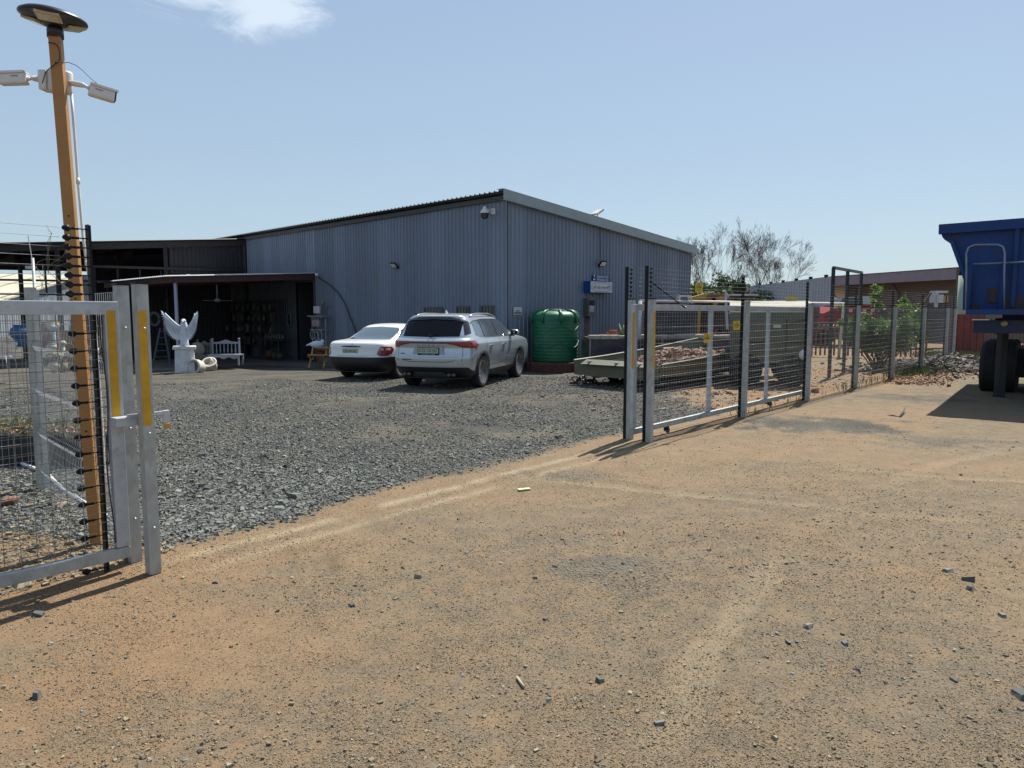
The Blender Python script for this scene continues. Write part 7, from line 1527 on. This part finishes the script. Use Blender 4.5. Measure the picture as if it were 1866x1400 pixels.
# broken urn pieces
def jar(c, ax, L, r, label, nm='clay_urn'):
    q_ = Vector((0, 0, 1)).rotation_difference(Vector(ax).normalized()).to_matrix(); m = MB(); m.lathe([(0, -L), (r*.5, -L), (r*.85, -L*.75), (r, -L*.4), (r*.95, -.05), (r*1.05, 0), (r*1.05, .03), (r*.8, .035), (r*.78, -.05), (r*.8, -L*.5), (0, -L*.8)], 24, c, q_); o = m.build(nm, mat('urn_plaster', (.5, .47, .40), .8, 0, .25, 9, .2, 30)); tag(o, label, 'urn', 'urns lying by the pedestal'); return o
g = G(361, 679); jar(g+Vector((-.05, -.2, .20)), (-.25, -.95, .12), .42, .24, 'urn lying on its side with its dark mouth facing out, right of the pedestal')
g = G(373, 677); jar(g+Vector((.05, .25, .27)), (.1, -.6, .75), .4, .23, 'tilted urn leaning behind the lying urn by the pedestal')
m = MB(); g = G(386, 676); m.tube([g+Vector((-.3, 0, .17)), g+Vector((-.15, 0, .14)), g+Vector((0, 0, .20)), g+Vector((.02, 0, .32)), g+Vector((-.02, 0, .42))], [.05, .06, .07, .055, .02], 10); o = m.build('broken_figure', mat('urn_plaster', (.5, .47, .40), .8, 0, .25, 9, .2, 30)); tag(o, 'curved broken white statue piece right of the two urns', 'statue piece')
# benches
def bench(label, px0, px1, pyseat, Y, m_, zb=-.1, back=True):
    a = PY(px0, pyseat, Y); b = PY(px1, pyseat, Y); c = (a+b)/2; w = (b.x-a.x); hs = a.z-zb; t = thing('garden_bench', label, 'bench', Vector((c.x, Y, zb)), 'garden benches under the porch')
    m = MB(); m.box((c.x, Y+.2, a.z), (w, .45, .035)); m.build('seat', m_, t)
    m = MB(); n_ = 14; m.prism([(-w/2, 0), (w/2, 0)]+[(w/2-w*k/n_, -.09+.035*math.cos(2*pi*k/n_*3)*(1 if 0 < k < n_ else 1)) for k in range(n_+1)], (c.x, Y, a.z-.02), (1, 0, 0), (0, 0, 1), .02); m.build('apron', m_, t)
    for x_ in (-w/2+.03, w/2-.03):
        for y_ in (.0, .4): m = MB(); m.beam((c.x+x_, Y+y_, zb), (c.x+x_, Y+y_, a.z), .05, .05); m.build('leg', m_, t)
    if back:
        wb = w*.86; xo = -w*.07
        m = MB(); zt_ = a.z+.43
        for x_ in (-wb/2, wb/2): m.beam((c.x+xo+x_, Y+.42, a.z), (c.x+xo+x_, Y+.42, zt_+.05), .05, .05); m.ball((c.x+xo+x_, Y+.42, zt_+.09), .04)
        for k in range(1, 7): x_ = -wb/2+wb*k/7; m.tube([(c.x+xo+x_, Y+.42, a.z), (c.x+xo+x_, Y+.42, a.z+.12), (c.x+xo+x_, Y+.42, a.z+.25), (c.x+xo+x_, Y+.42, zt_-.05)], [.018, .03, .016, .02], 6)
        m.prism([(-wb/2, 0), (wb/2, 0), (wb/2, .05), (wb*.25, .07), (0, .15), (-wb*.25, .07), (-wb/2, .05)], (c.x+xo, Y+.44, zt_-.07), (1, 0, 0), (0, 0, 1), .03); m.build('backrest', m_, t)
bench('white carved garden bench with turned spindles under the porch', 379, 436, 647, 24.6, mat('bench_white', (.20, .215, .26), .6, 0, .1, 9))
bench('plain pale garden bench partly behind the pedestal', 352, 380, 648, 25.6, mat('bench_pale', (.15, .145, .12), .7, 0, .1, 9))
m = MB(); c = PY(360, 637, 25.9); m.lathe([(0, -.03), (.26, -.03), (.26, .03), (0, .03)], 28, c, Matrix.Rotation(pi/2, 3, 'X')); o = m.build('wooden_disc', mat('cable_drum_wood', (.28, .23, .17), .8, 0, .2, 8)); tag(o, 'round wooden disc leaning behind the pale bench', 'disc')
# stepladder
t = thing('stepladder', 'dark stepladder standing under the porch left of the eagle statue', 'ladder', G(288, 672)); lm = mat('ladder_blue_grey', (.045, .055, .075), .6)
Yl = 24.9
for x0_, x1_ in ((278, 292), (311, 299)):
    m = MB(); m.beam(PY(x0_, 668, Yl), PY(x1_, 598, Yl), .03, .06); m.build('stile', lm, t)
for k in range(6): f_ = (k+.5)/6; m = MB(); m.beam(PY(278, 668, Yl).lerp(PY(292, 598, Yl), f_), PY(311, 668, Yl).lerp(PY(299, 598, Yl), f_), .06, .02); m.build('tread', lm, t)
# shelves with goods, wreath, mirrors
shm = mat('dark_shelf_wood', (.022, .016, .013), .8, 0, .3, 6)
sf = thing('goods_shelf', 'dark wooden display shelf crowded with frames and jars at the back of the porch', 'shelf', pw(.5, 14.5, -.1))
for zz in (.35, .85, 1.3, 1.75, 2.15): m = MB(); m.beam(pw(.35, 12.7, zz), pw(.35, 17.2, zz), .4, .03); m.build('shelf_board', shm, sf)
for vv in (12.7, 14.2, 15.7, 17.2): m = MB(); m.beam(pw(.35, vv, -.1), pw(.35, vv, 2.2), .4, .04, RD); m.build('shelf_side', shm, sf)
random.seed(31)
cols = [(.04, .038, .045), (.055, .05, .04), (.025, .03, .045), (.05, .03, .022), (.03, .038, .03), (.085, .083, .08)]
for k in range(34):
    lvz = [.36, .86, 1.31, 1.76][k % 4]; v_ = 12.95+(k//4)*.49+random.uniform(-.1, .1); h_ = random.uniform(.16, .34); w_ = random.uniform(.14, .3); m = MB(); ci = (k*5+k//4) % 6
    row = ['bottom', 'second', 'third', 'top'][k % 4]; od = ['first', 'second', 'third', 'fourth', 'fifth', 'sixth', 'seventh', 'eighth', 'ninth'][k//4]; cn = ['dusky grey', 'pale brown', 'dark blue', 'rusty brown', 'mossy green', 'whitish'][ci]
    if k % 3: m.box(pw(.52, v_, lvz+.02+h_/2), (.03, w_, h_), Matrix.Rotation(math.atan2(RD.y, RD.x), 3, 'Z')); nm = 'picture_frame'; ct = 'picture frame'; lb = '%s picture frame on the %s porch shelf, %s item from the right' % (cn, row, od)
    else: m.lathe([(.04, 0), (.07, .05), (.08, .12), (.05, .2), (.06, .24)], 12, pw(.5, v_, lvz+.02)); nm = 'jar'; ct = 'jar'; lb = '%s jar on the %s porch shelf, %s item from the right' % (cn, row, od)
    o = m.build(nm, mat('goods_%d' % ci, cols[ci], .6, 0, .3, 12)); tag(o, lb, ct, 'picture frames on the porch shelf' if nm == 'picture_frame' else 'jars on the porch shelf')
for k, (px, py) in enumerate(((486, 583), (527, 583))):
    c = lw_pt(px, py, .07); m = MB(); P = [c+LD*(.15*math.cos(a_))+Vector((0, 0, .27*math.sin(a_))) for a_ in np.linspace(0, 2*pi, 25)]; m.tube(P, .035, 6)
    t = thing('oval_mirror', ['left oval mirror hanging on the wall inside the porch', 'right oval mirror hanging on the wall beside the dark doorway'][k], 'mirror', c); m.build('mirror_frame', mat('mirror_frame_pale', (.09, .09, .085), .6), t)
    m = MB(); m.lathe([(0, 0), (.15, 0)], 24, c, (Matrix((LD, Vector((0, 0, 1)), -RD)).transposed()), sy=1.8); m.build('mirror_glass', mat('mirror_glass', (.05, .06, .07), .08, .3), t)
c = PY(282, 582, 25.6); m = MB(); P = [c+Vector((.17*math.cos(a_), 0, .22*math.sin(a_))) for a_ in np.linspace(0, 2*pi, 25)]; m.tube(P, [.05, .06]*12+[.05], 6); o = m.build('wreath', mat('wreath_grey', (.06, .055, .055), .9, 0, .4, 20)); tag(o, 'round grey wreath hanging in the dark left of the ladder', 'wreath')
# hanging fan like lamp
c = PY(396, 548, 25.2); t = thing('ceiling_fan', 'pale ceiling fan hanging below the porch beam', 'fan', c)
m = MB(); m.tube([c, c+Vector((0, 0, .55))], .02, 6); m.lathe([(0, -.06), (.1, -.03), (.1, .03), (.04, .08)], 14, c); m.build('motor', mat('fan_pale', (.10, .10, .105), .5), t)
for k in range(4): a_ = k*pi/2+.4; m = MB(); m.beam(c+Vector((.08*math.cos(a_), .08*math.sin(a_), 0)), c+Vector((.48*math.cos(a_), .48*math.sin(a_), 0)), .1, .01); m.build('blade', mat('fan_pale', (.10, .10, .105), .5), t)
# pumpkin coloured cushion pile and dark tables
for k, (px, py, s_, c_, lb) in enumerate([(515, 652, .22, (.07, .02, .012), 'rusty orange pot standing low by the porch wall'), (497, 655, .16, (.05, .03, .02), 'small brown pot left of the rusty orange one'), (530, 652, .15, (.03, .04, .03), 'small dark green pot by the porch wall')]):
    g = pw(.9, 11.9+.4*(1-k), -.1); m = MB(); m.lathe([(s_*.7, 0), (s_, s_*.5), (s_*.95, s_*1.0), (s_*.6, s_*1.3), (s_*.65, s_*1.4)], 18, g); o = m.build('clay_pot', mat('pot_%d' % k, c_, .8, 0, .3, 9)); tag(o, lb, 'pot', 'pots by the porch wall')
t = thing('dark_table', 'dark display table with pale ornaments against the porch wall', 'table', pw(.7, 12.2, -.1)); m = MB(); m.beam(pw(.7, 11.5, .62), pw(.7, 13.2, .62), .6, .05); m.build('table_top', shm, t)
for v_ in (11.55, 13.15):
    for u_ in (.45, .95): m = MB(); m.beam(pw(u_, v_, -.1), pw(u_, v_, .6), .05, .05); m.build('leg', shm, t)
for k in range(7): g = pw(.7, 11.65+k*.23, .645); m = MB(); m.lathe([(.05, 0), (.07, .06), (.03, .14), (.04, .2)], 10, g); o = m.build('ornament', mat('ornament_dull', (.08, .08, .075), .7)); tag(o, 'little ornament on the dark porch table, %s from the right' % ['first', 'second', 'third', 'fourth', 'fifth', 'sixth', 'seventh'][k], 'ornament', 'ornaments on the dark porch table')
# cabinet with wreath rings right of the doorway
g0 = lw_pt(596, 600, .35); gx = lw_pt(612, 600, .35); cbp = thing('display_stand', 'grey wrought display stand with rings and figures right of the dark doorway', 'stand', Vector((g0.x, g0.y, -.1)))
ct_ = pw(.35, 9.55, 0); wv = .95; gm3 = mat('stand_grey', (.20, .20, .20), .7, 0, .2, 9)
zt_ = lw_pt(600, 578, .35).z
m = MB()
for v_ in (-wv/2, wv/2): m.beam(ct_+LD*v_+Vector((0, 0, -.1)), ct_+LD*v_+Vector((0, 0, zt_)), .06, .05)
for z_ in (.5, 1.05, zt_): m.beam(ct_-LD*wv/2+Vector((0, 0, z_)), ct_+LD*wv/2+Vector((0, 0, z_)), .22, .04)
m.beam(ct_-LD*(wv/2+.1)+Vector((0, 0, zt_+.03)), ct_+LD*(wv/2+.1)+Vector((0, 0, zt_+.03)), .3, .05); m.build('stand_frame', gm3, cbp)
m = MB()
for v_, z_, r_ in ((-.25, .85, .15), (.0, .82, .13), (.27, .86, .15), (-.1, 1.3, .12), (.15, 1.32, .13)): m.tube([ct_-RD*.12+LD*(v_+r_*math.cos(a_))+Vector((0, 0, z_+r_*1.2*math.sin(a_))) for a_ in np.linspace(0, 2*pi, 17)], .018, 5)
m.build('rings', mat('ring_grey', (.28, .28, .29), .7), cbp)
m = MB()
for v_ in (-.12, .14): m.ball(ct_-RD*.1+LD*v_+Vector((0, 0, 1.28)), (.1, .06, .15))
m.build('carved_figures', mat('figure_pink', (.30, .23, .23), .8), cbp)
m = MB(); c = ct_+LD*.12+Vector((0, 0, zt_+.27)); m.box(c, (.04, .42, .26), Matrix.Rotation(math.atan2(RD.y, RD.x), 3, 'Z')); o = m.build('white_board', mat('white_board_mat', (.5, .5, .52), .6)); tag(o, 'small white board leaning on top of the display stand', 'board')
m = MB(); c = ct_-LD*.3+Vector((0, 0, zt_+.4)); m.lathe([(.05, 0), (.08, .12), (.09, .16)], 12, c); m.tube([c+Vector((0, 0, .15)), c+Vector((.02, 0, .3))], .01, 4); m.tube([c+Vector((0, 0, .15)), c+Vector((-.05, 0, .26))], .01, 4); m.beam(c-outL*.3, c, .03, .03); o = m.build('wall_pot', mat('wall_pot_grey', (.16, .17, .15), .8)); tag(o, 'little pot with a plant fixed to the wall above the display stand', 'pot')
# yellow picnic table + white bird
t = thing('picnic_table', 'small yellow wooden picnic table on the paving left of the white car', 'table', G(590, 668)); wd = mat('varnished_pine', (.36, .20, .06), .6, 0, .2, 7)
Yt = 24.3
def tpx(px, py, dy=0): return PY(px, py, Yt+dy)
a = tpx(576, 634); b = tpx(606, 634); m = MB(); m.box(((a.x+b.x)/2, Yt+.3, a.z), (b.x-a.x, .6, .04)); m.build('table_top', wd, t)
for yy in (-.25, .95): a = tpx(562, 647, yy); b = tpx(600, 647, yy); m = MB(); m.box(((a.x+b.x)/2, Yt+yy, a.z), (b.x-a.x, .24, .04)); m.build('bench_seat', wd, t)
for px in (568, 594):
    for q_ in (-1, 1): m = MB(); xx = tpx(px, 640).x; m.beam((xx, Yt+.3-q_*.65, -.16), (xx, Yt+.3+q_*.0-q_*.1, tpx(px, 634).z), .05, .07); m.build('leg', wd, t)
    m = MB(); xx = tpx(px, 640).x; m.beam((xx, Yt-.35, tpx(px, 648).z-.02), (xx, Yt+1.0, tpx(px, 648).z-.02), .04, .07); m.build('cross_beam', wd, t)
m = MB(); c = tpx(578, 628, .2); m.ball(c, (.24, .16, .13), 14, 8); m.tube([c+Vector((-.2, 0, .02)), c+Vector((-.32, 0, -.02)), c+Vector((-.38, 0, -.04))], [.05, .03, .01], 8); m.ball(c+Vector((.18, 0, .1)), .07); o = m.build('white_bird_ornament', mat('bird_white', (.55, .6, .68), .6)); tag(o, 'white bird ornament sitting on the yellow picnic table', 'ornament')
m = MB(); c = tpx(583, 640, .3); m.ball(c+Vector((0, 0, -.05)), (.18, .15, .08)); o = m.build('red_cushion', mat('red_brown_cushion', (.2, .04, .02), .8)); tag(o, 'small red brown object under the picnic table top', 'ornament')
# ------------------------------------------------------------------ garden goods at the left under the carport
random.seed(17)
def pile(px, py, Y, label, col_, s_, kind, name, cat):
    c = PY(px, py, Y); m = MB()
    if kind == 'urn': m.lathe([(s_*.5, 0), (s_*.35, s_*.3), (s_, s_*1.1), (s_*.9, s_*1.6), (s_*.6, s_*1.9), (s_*.75, s_*2.)], 16, c-Vector((0, 0, s_)))
    elif kind == 'post': m.tube([c-Vector((0, 0, s_*2)), c+Vector((0, 0, s_*2))], s_*.3, 8); m.ball(c+Vector((0, 0, s_*2.2)), s_*.5)
    elif kind == 'sheet': m.box(c, (s_*2, .06, s_*2.4)); m.beam(c+Vector((-s_, -.04, -s_*1.2)), c+Vector((s_, -.04, s_*1.2)), .03, .03)
    elif kind == 'plant':
        m.lathe([(s_*.3, 0), (s_*.4, s_*.7)], 12, c-Vector((0, 0, s_)))
        for k in range(24): a = random.uniform(0, 6.28); l = Vector((math.cos(a), math.sin(a), 0)); m.tube([c-Vector((0, 0, s_*.3)), c+l*s_*.6+Vector((0, 0, s_*.6)), c+l*s_*1.1+Vector((0, 0, s_*random.uniform(-.1, .6)))], [.012, .02, .003], 4)
    o = m.build(name, mat(name+'_'+label[:14].replace(' ', '_'), col_, .8, 0, .35, 9)); tag(o, label, cat); return o
pile(96, 596, 17.5, 'pale rock figure seen through the top of the left gate mesh', (.42, .38, .24), .16, 'urn', 'rock_figure', 'ornament')
pile(86, 612, 17.5, 'dusty pink cloth bundle left of the ochre pole behind the mesh', (.2, .12, .12), .28, 'sheet', 'cloth_bundle', 'cloth')
pile(99, 625, 17.2, 'thin pale blue garden post behind the left gate mesh', (.25, .33, .4), .16, 'post', 'garden_post', 'post')
pile(95, 636, 16.8, 'small white urn standing behind the left gate mesh', (.5, .48, .42), .13, 'urn', 'garden_urn', 'urn')
pile(113, 655, 16.5, 'potted plant left of the ochre pole behind the mesh', (.12, .12, .06), .3, 'plant', 'potted_plant', 'plant')
pile(116, 650, 16.9, 'slender white heron like ornament left of the ochre pole', (.45, .42, .36), .14, 'post', 'heron_ornament', 'ornament')
pile(140, 640, 19.0, 'brown wooden crate seen behind the ochre pole', (.20, .12, .06), .45, 'sheet', 'wooden_crate', 'crate')
pile(40, 612, 20.0, 'blue plastic drum under the carport', (.03, .10, .22), .3, 'urn', 'plastic_drum', 'drum')
pile(98, 670, 15.5, 'small pale pot on the gravel behind the gate mesh', (.45, .38, .33), .12, 'urn', 'clay_pot', 'pot')
# white wire chair cut by the left edge
c = G(8, 672); t = thing('wire_chair', 'white wire garden chair at the left edge behind the gate mesh', 'chair', c); wm = mat('white_wire', (.52, .56, .62), .5)
m = MB()
for k in range(7): x_ = -.22+k*.073; m.tube([c+Vector((x_, .25, .42)), c+Vector((x_*1.1, .3, .7)), c+Vector((x_*.9, .32, .98-abs(x_)*.6))], .009, 5)
m.tube([c+Vector((.27*math.cos(a_), .3, .72+.28*math.sin(a_))) for a_ in np.linspace(-.3, pi+.3, 14)], .014, 5); m.build('backrest', wm, t)
m = MB(); 
for k in range(8): m.tube([c+Vector((-.24, -.2+k*.065, .43)), c+Vector((.24, -.2+k*.065, .43))], .008, 4)
m.tube([c+Vector((.26*math.cos(a_), .02+.24*math.sin(a_), .43)) for a_ in np.linspace(0, 2*pi, 17)], .012, 5); m.build('seat', wm, t)
for a_, b_ in ((-.2, -.18), (.2, -.18), (-.2, .24), (.2, .24)): m = MB(); m.tube([c+Vector((a_, b_, .43)), c+Vector((a_*1.25, b_*1.2, 0))], .012, 5); m.build('leg', wm, t)
# black trough planters with flowers behind the gate
for k, (P0, P1, lb) in enumerate(((G(-60, 800), G(52, 866), 'dark planter box with flowers cut by the left edge behind the gate mesh'), (G(84, 868), G(142, 846), 'dark planter box with dry plants left of the ochre pole'))):
    P0 = Vector((P0.x, P0.y, 0)); P1 = Vector((P1.x, P1.y, 0))
    if k == 0: P0 = Vector((-6.6, 7.9, 0)); P1 = Vector((-5.0, 7.75, 0))
    else: P0 = Vector((-4.75, 7.65, 0)); P1 = Vector((-4.25, 8.05, 0))
    d = (P1-P0); L_ = d.length; d.normalize(); c = (P0+P1)/2+Vector((-d.y, d.x, 0))*.25; Mz = Matrix.Rotation(math.atan2(d.y, d.x), 3, 'Z')
    t = thing('flower_planter', lb, 'planter', c, 'dark planters behind the left gate')
    m = MB(); m.box(c+Vector((0, 0, .16)), (L_, .5, .32), Mz); m.build('planter_box', mat('planter_black', (.016, .016, .018), .7, 0, .5, 12, .4, 30), t)
    pts = [c+Mz @ Vector((random.uniform(-L_/2, L_/2), random.uniform(-.22, .22), random.uniform(.30, .46))) for _ in range(700)]
    f = leafcloud('foliage', pts, .06, mat('planter_leaf', (.10, .12, .04), .8, 0, .4, 9, leak=.2), None); setp(f, t)
    pts = [c+Mz @ Vector((random.uniform(-L_/2, L_/2), random.uniform(-.22, .22), random.uniform(.34, .44))) for _ in range(120)]
    f = leafcloud('flowers', pts, .04, mat('flower_red', (.3, .05, .06), .7), None, None, 'stuff'); setp(f, t)
    pts = [c+Mz @ Vector((random.uniform(-L_/2, L_/2), random.uniform(-.22, .22), random.uniform(.33, .38))) for _ in range(500)]
    f = leafcloud('dry_leaves', pts, .05, mat('dry_leaf', (.42, .25, .14), .8, 0, .3, 9), None, up=0); setp(f, t)
